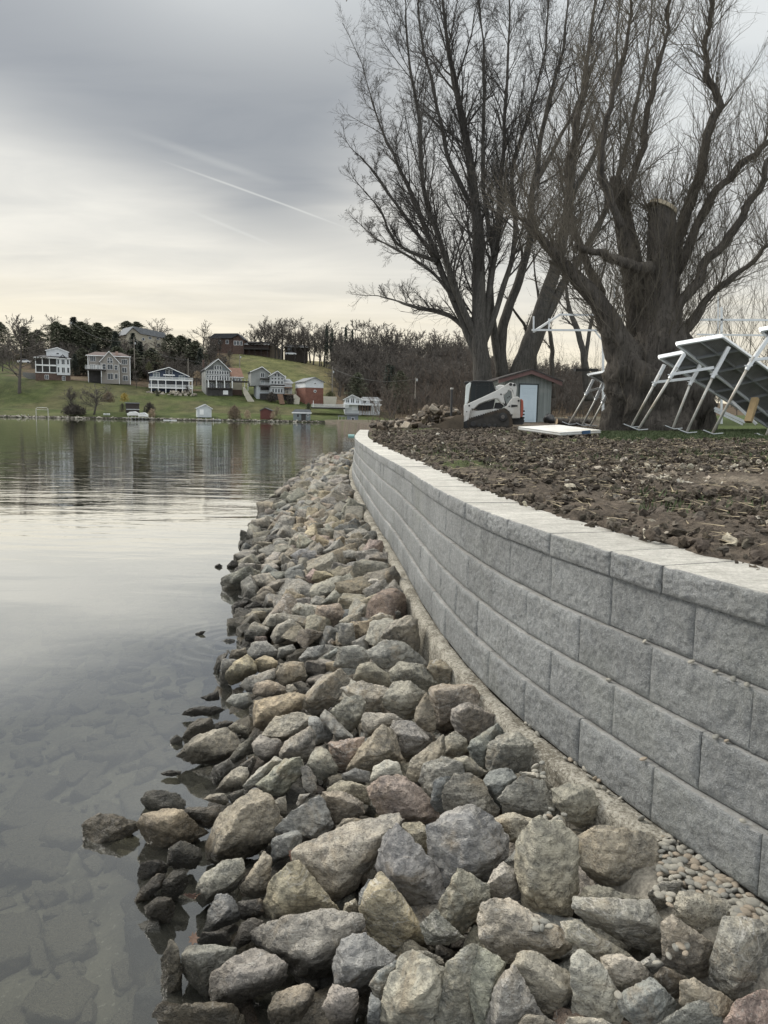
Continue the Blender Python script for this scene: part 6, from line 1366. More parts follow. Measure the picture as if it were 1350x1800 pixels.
class House:
    def __init__(s, name, label, cat, px, base, Y, rz=0.0, group=None, sink=1.2):
        s.px, s.base, s.Y, s.s = px, base, Y, Y/FPX; th = math.atan((px-675)/FPX); s.c = math.cos(th); s.e = empty(name, tuple(aty(px, base, Y)), rz-th); tag(s.e, label, cat, group); s.sink = sink
    def X(s, p): return (p-s.px)*s.s*s.c
    def Z(s, p): return (s.base-p)*s.s*1.0
    def box(s, nm, mat, a, b, top, bot, y0, y1, par=None, bevel=0, label=None):
        m = MB(); zb = s.Z(bot)-(s.sink if bot >= s.base-.1 else 0); m.box(s.X(a), s.X(b), y0, y1, zb, s.Z(top)); return m.build(nm, mat, par or s.e, bevel, label=label)
    def pris(s, nm, mat, poly, y0, y1, par=None):
        m = MB(); m.prism([(s.X(a), s.Z(b)-(s.sink if b >= s.base-.1 else 0)) for a, b in poly], y0, y1); return m.build(nm, mat, par or s.e)
    def gabroof(s, L, A, R, y0, y1, th=1.1, mat=None, trim=TRIM, par=None):
        """slab roof over a gable facing the lake, with a pale barge board"""
        m = MB(); P = lambda q, d: (s.X(q[0]), s.Z(q[1]-d))
        m.prism([P(L, .4), P(A, .4), P(R, .4), P(R, -th*.5), P(A, -th*.5), P(L, -th*.5)], y0, y1); rf = m.build('roof', mat or SH_D, par or s.e)
        m = MB(); m.prism([P(L, .25), P(A, .25), P(R, .25), P(R, -th), P(A, -th), P(L, -th)], y0-.08, y0-.003); m.build('barge_board', trim, rf); return rf
    def hip(s, a, b, eave, ridge, y0, y1, mat, inset=.3, r0=None, r1=None, trim=TRIM):
        m = MB(); xa, xb, ze, zr = s.X(a), s.X(b), s.Z(eave), s.Z(ridge); ym = (y0+y1)/2; ra = s.X(r0) if r0 else xa+(xb-xa)*inset; rb = s.X(r1) if r1 else xb-(xb-xa)*inset
        m.add([(xa, y0, ze), (xb, y0, ze), (xb, y1, ze), (xa, y1, ze), (ra, ym, zr), (rb, ym, zr)], [(0, 1, 5, 4), (1, 2, 5), (2, 3, 4, 5), (3, 0, 4), (3, 2, 1, 0)]); rf = m.build('roof', mat, s.e)
        m = MB(); m.box(xa, xb, y0-.05, y0-.003, ze-.22, ze); m.box(xa-.05, xa-.003, y0, y1, ze-.22, ze); m.box(xb+.003, xb+.05, y0, y1, ze-.22, ze); m.build('fascia', trim, rf); return rf
    def win(s, a, b, t, bo, y=0.0, nx=1, ny=1, fr=TRIM, gl=None, par=None, fw=.45, nm='window'):
        xa, xb, z0, z1 = s.X(a), s.X(b), s.Z(bo), s.Z(t); w = fw*s.s; m = MB(); ya, yb = y-.07, y-.004
        m.box(xa-w, xb+w, ya, yb, z1, z1+w); m.box(xa-w, xb+w, ya-.02, yb, z0-w, z0); m.box(xa-w, xa, ya, yb, z0, z1); m.box(xb, xb+w, ya, yb, z0, z1)
        for i in range(1, nx): x = xa+(xb-xa)*i/nx; m.box(x-w*.35, x+w*.35, ya, yb, z0, z1)
        for i in range(1, ny): z = z0+(z1-z0)*i/ny; m.box(xa, xb, ya+.01, yb-.001, z-w*.25, z+w*.25)
        f = m.build(nm, fr, par or s.e); m = MB(); m.box(xa, xb, y-.035, y-.006, z0, z1); m.build('pane', gl or GLASS, f); return f
    def arch(s, a, b, t, bo, y=0.0):
        xa, xb, z0, z1 = s.X(a), s.X(b), s.Z(bo), s.Z(t); rr = (xb-xa)/2; cx = (xa+xb)/2; zc = z1-rr; N = 10
        def outl(k): return [(cx-rr-k, z0-k), (cx+rr+k, z0-k)]+[(cx+(rr+k)*math.cos(math.pi*i/N), zc+(rr+k)*math.sin(math.pi*i/N)) for i in range(N+1)]
        m = MB(); m.prism(outl(.4*s.s), y-.05, y-.004); f = m.build('window', TRIM, s.e); m = MB(); m.prism(outl(0), y-.07, y-.052); p = m.build('pane', GLASS, f)
        m = MB(); m.box(cx-.06, cx+.06, y-.09, y-.072, z0, z1); m.box(xa, xb, y-.088, y-.073, zc-.05, zc+.05); m.build('muntin', TRIM, f)
    def rail(s, a, b, t, bo, y, mat=TRIM, step=1.1, th=.5, nm='railing', par=None):
        m = MB(); xa, xb = s.X(a), s.X(b); zt, zb = s.Z(t), s.Z(bo); w = th*s.s*.5; m.box(xa, xb, y-.05, y+.05, zt-w, zt); m.box(xa, xb, y-.04, y+.04, zb, zb+w)
        n = max(2, int((b-a)/step))
        for i in range(n+1): x = xa+(xb-xa)*i/n; m.box(x-.05, x+.05, y-.03, y+.03, zb+w, zt-w)
        return m.build(nm, mat, par or s.e)
    def slab(s, nm, mat, a, b, t, bo, y0, y1): return s.box(nm, mat, a, b, t, bo, y0, y1)
    def posts(s, xs, t, bo, y, mat=TRIM, w=.9):
        for x in xs: s.box('post', mat, x-w/2, x+w/2, t, bo, y-w/2*s.s, y+w/2*s.s)
# 1 white house with two-storey porch
h = House('house', "white three-storey house with dark screened porches and a brown brick base, farthest left", 'house', 94, 668, 240, 0)
h.box('brick_base', BRICKD, 63.5, 124, 656, 668, .0, 9); h.box('wall', SW, 63.3, 124.2, 630.5, 656, .3, 9); h.box('porch_shade_panel', SHADE_PAINT, 64.6, 99.5, 631.8, 655.6, .24, .29)  # dark sheet on the wall paints the shade inside the porch
h.pris('upper_storey', SW, [(83, 627), (83, 616.8), (102.5, 611.6), (121.8, 618), (121.8, 630)], 3, 9); h.gabroof((81, 616.8), (102.5, 610.8), (123.5, 618.2), 2.7, 9.4); h.hip(61, 125.8, 630, 624.6, -.7, 9.5, SH_D, .22); h.gabroof((105, 630), (111.5, 624.2), (118.5, 631), -1.2, 2, .5, trim=SH_D)
h.box('bay', SW, 100.5, 123.6, 631, 659, -.5, .28); h.posts([64.2, 75.8, 88], 630.8, 656, 0, w=1.5); h.box('porch_beam', TRIM, 63.3, 100, 641.9, 644.4, -.12, .12); h.box('porch_beam', TRIM, 63.3, 100, 655, 656.4, -.12, .12)
for a, b in ((101.8, 105), (109.2, 114.4), (118.6, 122)):
    h.win(a, b, 632.3, 640.5, -.5, 2 if b-a > 4 else 1, 1); h.win(a, b, 646, 655, -.5, 2 if b-a > 4 else 1, 1)
h.win(79.6, 85.6, 660, 666.5, 0, 2); h.win(109.6, 114.4, 661, 668, 0, 2); h.win(101, 105, 620.3, 622.2, 3, 1, 1, fr=SL, fw=.2)
h = House('retaining_wall', "low grey retaining wall and terrace left of the white porch house", 'wall', 52, 664, 241); h.pris('wall', simple("weathered_terrace_wall", (.17, .17, .16), .9, .2), [(40, 655), (62.5, 655.5), (62.5, 666), (40, 661)], 0, .6)
# 2 taupe house with a steep centre gable
h = House('house', "taupe three-storey house with a steep white-trimmed centre gable and brick chimney", 'house', 192, 668, 245, 0)
h.box('wall', ST, 155.5, 229, 627, 668, .6, 10); h.hip(152.6, 230.5, 626.5, 618.6, 0, 11, SH_R, .2); h.pris('centre_wall', ST, [(178, 668), (178, 637), (192.5, 621), (210, 638.5), (210, 668)], -1.2, .59); h.gabroof((175.5, 638), (192.6, 619.3), (213, 640.5), -1.6, 5, 1.2, SH_R)
h.box('chimney', simple("pink_brick_chimney", (.33, .24, .20), .9, .15), 204, 208.6, 618, 634, 1.2, 2.2)
h.posts([156.2, 229], 627, 668, .5, w=1.2); h.posts([178.4, 209.6], 639, 668, -1.25, w=.9); h.win(160, 168.8, 628, 636.6, .6, 3); h.win(159.6, 168.8, 642.6, 650.6, .6, 3); h.win(171, 175.6, 643, 651, .6, 2, gl=PALEGLASS); h.arch(189.6, 198.4, 630.2, 639, -1.2); h.win(181, 186.6, 641.5, 650, -1.2, 1, 2); h.win(189.6, 198.4, 641.8, 650, -1.2, 2, 1); h.win(201.8, 206.8, 642.8, 650.6, -1.2, 1, 2)
h.win(189.8, 198.6, 657, 667, -1.2, 2); h.win(201.8, 206.8, 657.5, 665.8, -1.2); h.win(215, 224, 632, 640, .6, 3); h.win(215, 223, 646, 654, .6, 2); h.win(216.4, 224.6, 660, 668, .6, 2, nm='patio_door')
h.box('deck', DECKD, 152, 187, 651.2, 653.4, -4, .5); h.rail(152, 180, 645, 651.2, -3.9, TRIM, 1.6, .3); h.posts([156.5, 179], 653.5, 664, -3.7); h.box('undercroft_shade', SHADE_PAINT, 158, 177.5, 653.5, 668, .4, .58)  # dark sheet on the wall stands for shade beneath the deck
# 3 navy house with white decks
h = House('house', "low navy-blue house with a broad white gable and two white railed decks", 'house', 298, 688, 240, .04)
h.pris('wall', SB, [(264.4, 688), (264.4, 657.6), (297.5, 648.6), (331, 661), (331, 688)], 0, 11); h.gabroof((261.6, 657.6), (297.5, 647), (333, 661.6), -1.4, 11.4, 1.0, SH_D)
for a, b in ((292.3, 297), (298.4, 303)): h.win(a, b, 650.8+(.6 if a > 297 else 0), 659, 0, 1, 2)
h.box('awning', TRIM, 287.5, 307.5, 659.4, 661, -.9, -.003); h.win(292, 303, 661.4, 667.6, 0, 3, nm='patio_door'); h.win(270.4, 281, 656.4, 664, 0, 2, 2, gl=PALEGLASS); h.win(315.2, 325, 660, 667, 0, 2, 1, gl=PALEGLASS)
h.box('deck', TRIM, 263.5, 338, 668.6, 670, -2.8, -.003); h.rail(263.5, 338, 664.4, 668.6, -2.75, TRIM, 1.3, .7); h.box('deck', TRIM, 262, 338, 682, 683.4, -2.8, -.003); h.rail(262, 338, 676.8, 682, -2.75, TRIM, 1.3, .7)
h.posts([266.4, 278, 291, 308.6, 320, 331.4, 336.8], 670, 688, -2.7, w=1.3)
for a, b in ((268.5, 276), (280, 289), (293.5, 306), (311, 318), (322, 330)): h.win(a, b, 671, 681.6, 0, 2, fr=SB, nm='lower_window', fw=.3)
h.win(300, 308, 684, 688, 0, 1, fr=SB, fw=.2); h.box('undercroft_shade', SHADE_PAINT, 310, 320, 683.6, 688, -.2, -.02)  # dark sheet below the lower deck carries the shade as colour
# 4 grey chalet with a glass gable
h = House('house', "grey chalet with a white-framed glass gable, dark deck and brown-roofed side wing", 'house', 385, 694, 240, .12)
h.pris('wall', SG, [(362, 694), (362, 650.5), (383.5, 634), (404.5, 652.5), (404.5, 694)], 0, 12); h.gabroof((360, 651.5), (383.5, 632.6), (406.5, 653.5), -1, 12.5, 1.1, SH_D)
h.box('chimney', BRICKD, 361, 363.6, 633, 646, 6, 7); m = GLASS
h.pris('gable_window', m, [(366, 650.6), (375.4, 644), (375.4, 650.6)], -.05, -.004); h.pris('gable_window', PALEGLASS, [(391.6, 645), (391.6, 652), (400.5, 652)], -.05, -.004)
for a in (377.6, 381.9, 386.2): h.win(a, a+3.2, 644.6, 651, 0)
for k in range(9): a = 364.2+k*4.35; h.win(a, a+3, 653.4, 658.4, 0, fw=.55); h.win(a, a+3, 661.6, 668.6, 0, fw=.55)
h.box('deck', DECKD, 363, 434.5, 669.6, 672, -3, -.003); h.posts([364.6, 378.6, 392.4, 406], 670, 682.6, -3.1, w=1.5); h.rail(364, 406, 664.6, 669.6, -2.95, TRIM, 4.6, .35); h.rail(406, 434, 666, 670.8, -2.95, TRIM, 5, .4)
for a in (369, 383, 396.4): h.win(a, a+6, 673.6, 681.8, 0, 2)
h.box('deck', DECKD, 363, 407, 682.4, 684.4, -3, -.003); h.box('undercroft_shade', SHADE_PAINT, 363, 407, 684.5, 694, -2.5, -.01); h.box('basement_door', TRIM, 390.4, 399, 686.6, 693.6, -2.6, -2.52)  # dark box under the lower deck paints in the shade there
h.box('side_wing', SY, 405, 427.5, 660, 684, 1.5, 9); h.hip(403.5, 430, 662, 645, 1, 10, SH_B, .06, trim=TRIM); h.win(410, 417, 663, 669, 1.5, 2); h.win(419.5, 424, 663, 669, 1.5); h.box('stone_base', BRICKD, 406, 427, 684.2, 694, 1, 8); h.posts([428, 434], 672, 686, -2.6)
h = House('ramp', "long pale concrete ramp wall running down the lawn beside the grey chalet", 'ramp', 436, 706, 232); h.pris('ramp', CREAM, [(427, 681), (430, 680.5), (447, 705), (439, 706.2), (428, 692)], 0, 1.0)
# 5 grey pair of gables
h = House('house', "large grey house with two staggered dark-roofed gables and many square white windows", 'house', 478, 700, 237, .12)
h.pris('wall', SG, [(442.4, 679), (442.4, 655), (461.5, 647.6), (474, 656), (474, 679)], 1.5, 11); h.gabroof((440.6, 655.4), (461.5, 646), (476.5, 657), .8, 11.5, 1.1, SH_D); h.box('lower_wall', SBL, 452, 474, 679.2, 700, 1.8, 10)
h.pris('front_wall', SL, [(474.2, 692), (474.2, 662.6), (487, 654.4), (499.6, 662.8), (499.6, 692)], 0, 8); h.gabroof((471, 662.8), (487, 653), (501.6, 663), -.8, 8.4, 1.1, SH_D); h.box('foundation', SHADE_PAINT, 458, 517, 692.2, 700, .4, 8)
h.win(459.4, 465.6, 657, 664, 1.5, 2); h.win(460, 466, 669.6, 675.5, 1.5, 2, gl=PALEGLASS); h.box('balcony', DECKD, 458, 474, 666.2, 667.6, -.4, 1.45); h.box('balcony', DECKD, 456.5, 474.5, 678.4, 680.4, -1.4, 1.45); h.rail(458, 474, 673.6, 678.4, -1.3, SL, 1.4, .3); h.box('porch_shade_panel', SHADE_PAINT, 459, 473.5, 681, 689, 1.6, 1.79); h.rail(457, 474, 687, 690.5, -1.3, SL, 1.4, .3)  # near-black sheet under the balcony paints the porch shade
for a, b, t in ((482.4, 486, 657.4), (488, 491.6, 657.4)): h.win(a, b, t, 662.6, 0)
for a in (477.2, 482.6, 488.3, 494): h.win(a, a+3.3, 664.8, 667.6, 0); h.win(a, a+3.3, 670.2, 675, 0)
h.box('trim_band', DECKD, 474, 500.2, 676.6, 678.6, -.6, -.004); h.box('trim_band', TRIM, 474, 500.2, 679, 680.2, -.5, -.004)
for a in (478.6, 483.6, 488.8, 493.6): h.win(a, a+3, 683.6, 690, 0)
h.box('east_wing', SW, 500, 515, 671.5, 692, 2, 9); h.hip(499.5, 517, 672, 664.4, 1.4, 10, SH_G, .2); h.pris('dormer', TRIM, [(498.5, 664), (499, 660.4), (503, 659.6), (505, 661.5), (504.5, 665)], 2.5, 5)
h.box('deck', DECKB, 499, 519.5, 692.5, 693.8, -2.5, 1.9); h.rail(500, 519, 686.5, 692.5, -2.4, SY, 2.2, .6); h.box('deck_awning', DECKB, 500, 515, 680.2, 681.6, -1, 1.95); h.win(503, 508, 683, 690, 2, 2, fr=SY); h.posts([517], 694, 700, -2.2)
h = House('garden_wall', "curved cream retaining wall between the grey pair of gables and the brick garage", 'wall', 521, 711, 232); h.pris('wall', CREAM, [(516, 694), (520, 693.5), (527.4, 700), (526, 710), (516.6, 711)], 0, .8)
h = House('garden_stairs', "brown wooden steps descending through dark shrubs below the grey double-gabled house", 'stairs', 494, 711, 232)
for k in range(10): h.box('step', DECKB, 487.5+k*.45, 497+k*.4, 693+k*1.75, 694.8+k*1.75, -k*.25, 1.2-k*.25)
# 6 brick and white garage
h = House('house', "square two-storey block with red brick below, white siding above and round windows", 'house', 552, 704.5, 234, .34)
h.box('brick_storey', BRICKR, 536, 569, 682.2, 704.5, 0, 9.5); h.pris('wall', SW, [(535.8, 682), (535.8, 671.5), (552.5, 664.8), (569.2, 671.5), (569.2, 682)], -.05, 9.6); h.gabroof((533.5, 672.2), (552.5, 664.2), (571.4, 672.4), -.6, 10, .7, SH_G, SH_G)
for cz, rr in ((674.6, 1.3), (688, 1.8)):
    m = MB(); c = (h.X(553.4), h.Z(cz)); m.cyl((c[0], -.16, c[1]), (c[0], -.06, c[1]), rr*1.35*h.s, n=18); f = m.build('round_window', TRIM, h.e); m = MB(); m.cyl((c[0], -.19, c[1]), (c[0], -.165, c[1]), rr*.9*h.s, n=18); m.build('pane', GLASS, f)
# 7 low white house with arched windows
h = House('house', "long low white house with three arched windows and a wide white balcony, farthest right", 'house', 620, 722, 222, .05)
h.pris('wall', SW, [(606, 722), (606, 702.5), (618.5, 695.6), (634.4, 701.8), (634.4, 722)], 0, 10); h.gabroof((603, 703.2), (618.5, 694.4), (636, 702), -.7, 10.5, .9, SH_G); h.box('side_wing', SW, 634.6, 668, 702.5, 722, .8, 8); h.hip(633, 671, 702.5, 697, .2, 9, SH_G, .15)
h.arch(608.6, 613.4, 700.8, 708, 0); h.arch(617, 622, 699, 708.2, 0); h.arch(626, 630.4, 702, 708.4, 0); h.win(638.6, 643.4, 704.4, 708, .8, 2); h.win(650.4, 656, 704.6, 708.2, .8, 2)
h.box('eave_band', TRIM, 603, 670, 710.4, 712, -1.6, -.01); h.box('garage_door', TRIM, 618.4, 628.6, 713, 721.4, -.08, -.004); h.box('porch_shade_panel', SHADE_PAINT, 629.4, 652, 712.6, 721.6, -.06, -.005)  # near-black sheet behind the posts has the porch shade in its colour
h.posts([632, 636.4, 641, 646, 651], 712, 722, -1.4, DECKB, .8)
h.box('terrace', DECKD, 548, 606, 717, 719.6, -2.5, 1); h.rail(549, 612, 711.6, 717, -2.4, TRIM, 1.5, .8); h.posts([551.6], 706, 718, -2.3, w=1.0)
h = House('garden_wall', "cream curving retaining wall between the brick block and the low white house", 'wall', 580, 706, 230); h.pris('wall', CREAM, [(568.5, 697), (592, 697.4), (590, 706.5), (569, 706)], 0, .8)
# uphill houses
h = House('house', "cream gabled house with a dark roof high on the hill among pines, upper left", 'house', 256, 612, 318, .35, sink=4)
h.pris('wall', SY, [(222, 612), (222, 591), (233, 579), (245, 588), (295, 594), (295, 612)], 0, 10); h.pris('roof', SH_G, [(219, 592), (233, 577), (290, 583.5), (297, 593.5), (246, 588.5), (233, 579.6)], -.8, 11)
for a in (262, 277): h.win(a, a+5, 592, 596, 0, 2)
h.win(277.5, 283, 603, 607.6, 0, 1); h.win(250, 254, 595, 599, 0)
h = House('house', "brown brick ranch house with a hooded gable end on the hill crest, upper centre", 'house', 398, 617, 322, -.2, sink=4)
h.box('wall', BRICKD, 369, 408.6, 595, 617, .4, 9); h.pris('gable_wall', BRICKD, [(409, 617), (409, 593), (420, 588.5), (429, 597), (429, 617)], 0, 9); h.pris('roof', SH_D, [(366.5, 596), (378, 588), (419, 587), (430.5, 597.5), (428, 598), (419, 589.4), (407.5, 595.6)], -.8, 10)
h.win(384, 388, 599, 604.4, .4); h.win(397, 401.4, 598.6, 604.4, .4)
for a in (411.5, 416.6, 422.4): h.win(a, a+3.6, 600, 606.5, 0)
h.box('low_wing', BRICKD, 429.4, 472, 603, 618, 2, 8); h.hip(428, 474, 604, 598.5, 1, 9, SH_D, .1); h.box('porch_deck', DECKD, 430, 474, 612, 614.4, -3, 1.95); h.posts([431, 440, 450, 461, 472], 604, 620, -2.6, DECKD, .9); h.box('porch_roof', DECKD, 436, 463, 602.6, 604.4, -3, 1.9); h.rail(430, 474, 609, 612, -2.8, DECKD, 1.4, .4)
h = House('house', "tan gable-ended barn-like house on the hill crest right of the brown ranch house", 'house', 478, 620, 326, -.15, sink=4); h.pris('wall', siding("tan_siding", (.24, .20, .155)), [(470, 620), (470, 609), (476, 601.6), (491, 614), (491, 620)], 0, 8); h.pris('roof', SH_D, [(455, 603), (475, 600.6), (492.6, 614.6), (490.6, 615), (475.6, 602.6)], -.5, 8.4)
h = House('house', "dark carport-fronted house behind bare trees at the right end of the hill crest", 'house', 520, 618, 330, .1, sink=4); h.box('wall', simple("dark_brown_siding", (.07, .06, .052), .9), 503, 541, 609, 619, 0, 8); h.hip(500, 544, 610, 604.5, -.8, 9, SH_D, .15); h.win(506, 512, 612, 616, 0, 2, fr=SG)
def car(label, px, py, Y, col, rz=0):
    s_ = 1.0; e = empty('parked_car', tuple(aty(px, py, Y)), rz); tag(e, label, 'car'); m = MB(); m.prism([(-2.2, .3), (2.2, .3), (2.25, .8), (1.4, .92), (-1.9, .95), (-2.25, .85)], -.85, .85); m.build('body', simple("car_paint_"+label.split()[0]+str(int(px)), col, .3, .02), e, bevel=.06); m = MB(); m.prism([(-1.6, .95), (-1.0, 1.4), (.5, 1.42), (1.3, .92)], -.75, .75); m.build('cabin', GLASS, e, bevel=.04)
    for x in (-1.35, 1.4):
        for y in (-.8, .8): m = MB(); m.cyl((x, y-.1, .33), (x, y+.1, .33), .33, n=16); m.build('wheel', BLACK, e)
car("white car parked uphill by the dark carport-fronted house", 511.5, 624.5, 322, (.65, .66, .67)); car("white car parked left of the white porch house", 44, 639, 262, (.6, .6, .6))
# shore sheds and boat houses
h = House('boathouse', "small pale blue-white gabled shed on the shore below the grey chalet", 'shed', 359.5, 729.5, 204, .1, sink=.6); h.pris('wall', SBL, [(347, 729.5), (347, 717.5), (361, 712), (372, 718), (372, 729.5)], 0, 3.5); h.gabroof((344.8, 718.4), (361, 711), (374, 718.8), -.3, 3.8, .6, SH_G); h.box('door', TRIM, 351, 358, 720, 729, -.06, -.004)
h = House('boathouse', "dark red gabled shed at the water's edge", 'shed', 467, 735, 203, -.15, sink=.6); h.pris('wall', simple("barn_red_boards", (.105, .040, .034), .85, .2), [(457.5, 735), (457.5, 721.5), (466, 717.6), (477, 721.5), (477, 735)], 0, 3.2); h.pris('roof', SH_D, [(455.8, 722), (466, 716.8), (479, 721.8), (477, 722.6), (466, 718), (457, 723)], -.3, 3.5)
h = House('boathouse', "little grey shed with white-trimmed low roof, dark doorway and two windows", 'shed', 530, 738.5, 202, .0, sink=.6); h.box('wall', siding("slate_siding", (.19, .22, .225)), 515.5, 545.5, 725.6, 738.5, 0, 3); h.pris('roof', SH_G, [(513, 725), (519, 719.6), (545, 720), (547.4, 725.6)], -.4, 3.4); h.box('fascia', TRIM, 513, 547.5, 725.2, 726.8, -.5, -.42); h.box('doorway', SHADE_PAINT, 529.5, 537.5, 728, 738.4, -.05, -.004); h.win(522, 525.6, 728.5, 733, 0, fr=SG, fw=.3); h.win(540, 542.4, 729, 732.5, 0)
h = House('boathouse', "flat-roofed grey boathouse with a white window beside the landing", 'shed', 619, 742.5, 198, .0, sink=.6); h.box('wall', siding("blue_grey_siding", (.22, .245, .27)), 609.5, 629.5, 730, 742.5, 0, 3); h.box('roof', SH_G, 607.5, 631, 727, 729.8, -.5, 3.4); h.win(618, 622.2, 734.6, 738, 0, fw=.6); h.box('lower_roof', SH_G, 594, 609, 731, 732.6, 0, 3); h.posts([595, 601, 607], 732.7, 742, .3, SL, .6)
h = House('boathouse', "dark low boathouse with a flat roof between bare shrubs, left part of the shore", 'shed', 233, 722, 206, 0, sink=.6); h.box('wall', simple("black_brown_boards", (.045, .038, .034), .9), 221, 245, 709.5, 722, 0, 3); h.box('roof', SH_G, 219.5, 246, 708, 709.4, -.4, 3.3); h.box('deck_beam', SL, 222, 245, 719, 720.4, -.8, -.3)
# docks, lifts, boats
def landing(label, px0, px1, py, Y, piles, top=1.5):
    h = House('jetty', label, 'dock', (px0+px1)/2, py, Y, sink=0); h.box('deck', simple("grey_dock_boards", (.28, .27, .25), .8, .2), px0, px1, py-top, py-top+.8, -3, .5)
    for x in piles: h.box('pile', SL, x-.35, x+.35, py-top-3.2, py+3.5, -2.6, -2.5)
landing("white low jetty with pale posts at the landing by the flat-roofed boathouse", 579, 603, 746, 192, [580, 590, 601]); landing("dark old jetty with stumpy posts left of the landing", 563, 582, 750, 183, [565, 570, 576]); landing("short jetty below the pale blue-white shed", 346, 385, 739, 198, [350, 362, 375]); landing("low jetty and steps near the metal arch, far left", 36, 52, 733, 204, [38, 44, 50]); landing("boat jetty with pilings under the covered boats", 216, 264, 735.5, 199, [226, 232, 238, 244, 250, 256])
h = House('metal_arch', "pale metal hoop frame standing in the water, far left", 'frame', 74, 738, 197, sink=0)
m = MB(); X, Z = h.X, h.Z; m.tube([(X(64), 0, Z(742)), (X(64), 0, Z(719)), (X(66), 0, Z(717)), (X(83), 0, Z(717)), (X(85), 0, Z(719)), (X(85), 0, Z(742))], .09, 8); m.tube([(X(64.5), .1, Z(720.5)), (X(84.5), .1, Z(720.5))], .06, 6); m.build('hoop', GALV, h.e)
def boat(label, px, py, Y, L, hgt, col, rz=0.0, cover=None, canoe=False, cat='boat'):
    e = empty('boat', tuple(aty(px, py, Y)), rz); tag(e, label, cat); n = 12; m = MB(); V = []
    for i in range(n+1):
        f = i/n; w = hgt*.95*math.sin(math.pi*min(1, (f*.92+.06)))**.5*(.55 if canoe else 1); x = -L/2+L*f; k = hgt*(.18 if .1 < f < .9 else .4)
        V += [(x, -w, hgt+k*.4), (x, -w*.7, hgt*.3), (x, 0, 0), (x, w*.7, hgt*.3), (x, w, hgt+k*.4)]
    Fs = [(i*5+k, i*5+k+1, i*5+k+6, i*5+k+5) for i in range(n) for k in range(4)]+[tuple(range(5)), tuple(range(n*5+4, n*5-1, -1))]+[(i*5+4, i*5, i*5+5, i*5+9) for i in range(n)]
    m.add(V, Fs); m.build('hull', simple("hull_"+label.split()[0]+str(int(px)), col, .35, .05), e, smooth=False)
    if cover: m = MB(); m.prism([(-L*.42, hgt*1.1), (-L*.3, hgt*1.7), (L*.15, hgt*1.9), (L*.42, hgt*1.15)], -hgt*.7, hgt*.7); m.build('cover', simple("cover"+str(int(px)), cover, .8), e, bevel=.05)
    elif not canoe: m = MB(); m.prism([(-L*.1, hgt*1.1), (-L*.02, hgt*1.6), (L*.08, hgt*1.6), (L*.06, hgt*1.1)], -hgt*.5, hgt*.5); m.build('windscreen', GLASS, e)
boat("white overturned canoe lying on the bank, left part of the shore", 187.5, 730, 205, 1.9, .45, (.68, .70, .68), -.2, canoe=True)
boat("small white speedboat floating off the lawn below the navy house", 299, 741.2, 192, 3.2, .42, (.70, .71, .70), .1); boat("white boat on a lift under the dark boathouse, left one of two", 235, 731, 200, 3.2, .6, (.68, .69, .68), .15, cover=(.55, .56, .55)); boat("white boat on a lift under the dark boathouse, right one of two", 252, 733, 199, 2.6, .6, (.68, .69, .68), -.1, cover=(.50, .51, .52)); boat("small pale raft tied near the jetty below the blue-white shed", 383, 739.5, 196, 1.6, .3, (.45, .46, .46), 0)
# utility poles and wires
def pole(label, px, t, b, Y, arm=True):
    h = House('utility_pole', label, 'pole', px, b, Y, sink=1.5); m = MB(); m.cyl((0, 0, -1.5), (0, 0, h.Z(t)), .17, .12, n=8); m.build('pole', simple("pole_"+str(int(px)), (.22, .20, .17), .9), h.e)
    if arm: m = MB(); m.box(.15, .55, -.22, .22, h.Z(t+(b-t)*.26), h.Z(t+(b-t)*.26)+.7); m.build('transformer', SL, h.e, bevel=.1)
    return aty(px, t+2, Y)
w1 = pole("wooden utility pole right of the taupe house", 236.5, 595, 640, 262); w2 = pole("wooden utility pole behind the navy house's right eave", 331, 631, 658, 262, False); w3 = pole("wooden utility pole left of the green hillside above the brown roof", 421.4, 624, 650, 270); w4 = pole("tall grey utility pole right of the brick block", 584, 645, 690, 245); w5 = pole("slim utility pole half hidden in the wood near the land's end", 730, 664, 690, 200); w0 = pole("pale utility pole rising among the pines on the left", 124, 563, 592, 300)
def wire(a, b, label, sag=1.5, dz=0):
    m = MB(); P = [tuple(np.array(a)*(1-t)+np.array(b)*t-np.array([0, 0, sag*4*t*(1-t)-dz])) for t in np.linspace(0, 1, 12)]; m.tube(P, .035, 4); o = m.build('power_line', simple("line_"+str(int(a[0]*7)), (.16, .16, .16), .7)); tag(o, label, 'wire')
wire(w1, w2, "power line sagging from the pole by the taupe house to the navy house"); wire(w4, w5, "power line running right from the tall grey pole into the wood", 2.0); wire(w2, w3, "power line sagging between the poles behind the navy house and the chalet", 1.5); wire(w0, w1, "power line crossing before the pines on the left", 3)
# fieldstone terraces
def rocks_far(name, px0, px1, py0, py1, Y, n, seed, smin=.25, smax=.7, cols=((.26, .24, .20), (.18, .165, .14), (.33, .31, .27))):
    r = random.Random(seed); VV, FF, TT = [], [], []; nb = 0
    for i in range(n):
        px = r.uniform(px0, px1); py = r.uniform(py0, py1); p = aty(px, py, Y-(py-py0)*.12); V, Fc = PR[r.randrange(len(PR))]; idx = None; s_ = r.uniform(smin, smax)
        V = V*np.array((s_*1.4, s_, s_*.9)) @ np.array(rot(r)).T+p; VV.append(V); FF.append(Fc+nb); TT.append(np.tile(r.choice(cols), (len(V), 1))); nb += len(V)
    me = npmesh(name, np.concatenate(VV), np.concatenate(FF)); add_shade(me, np.concatenate(TT)); o = link(name, me, ROCK); o.color = (1, 1, 1, 1); tag(o, kind='stuff')
for k, (V, Fc) in enumerate(PR):       # lighter stones for far work
    pass
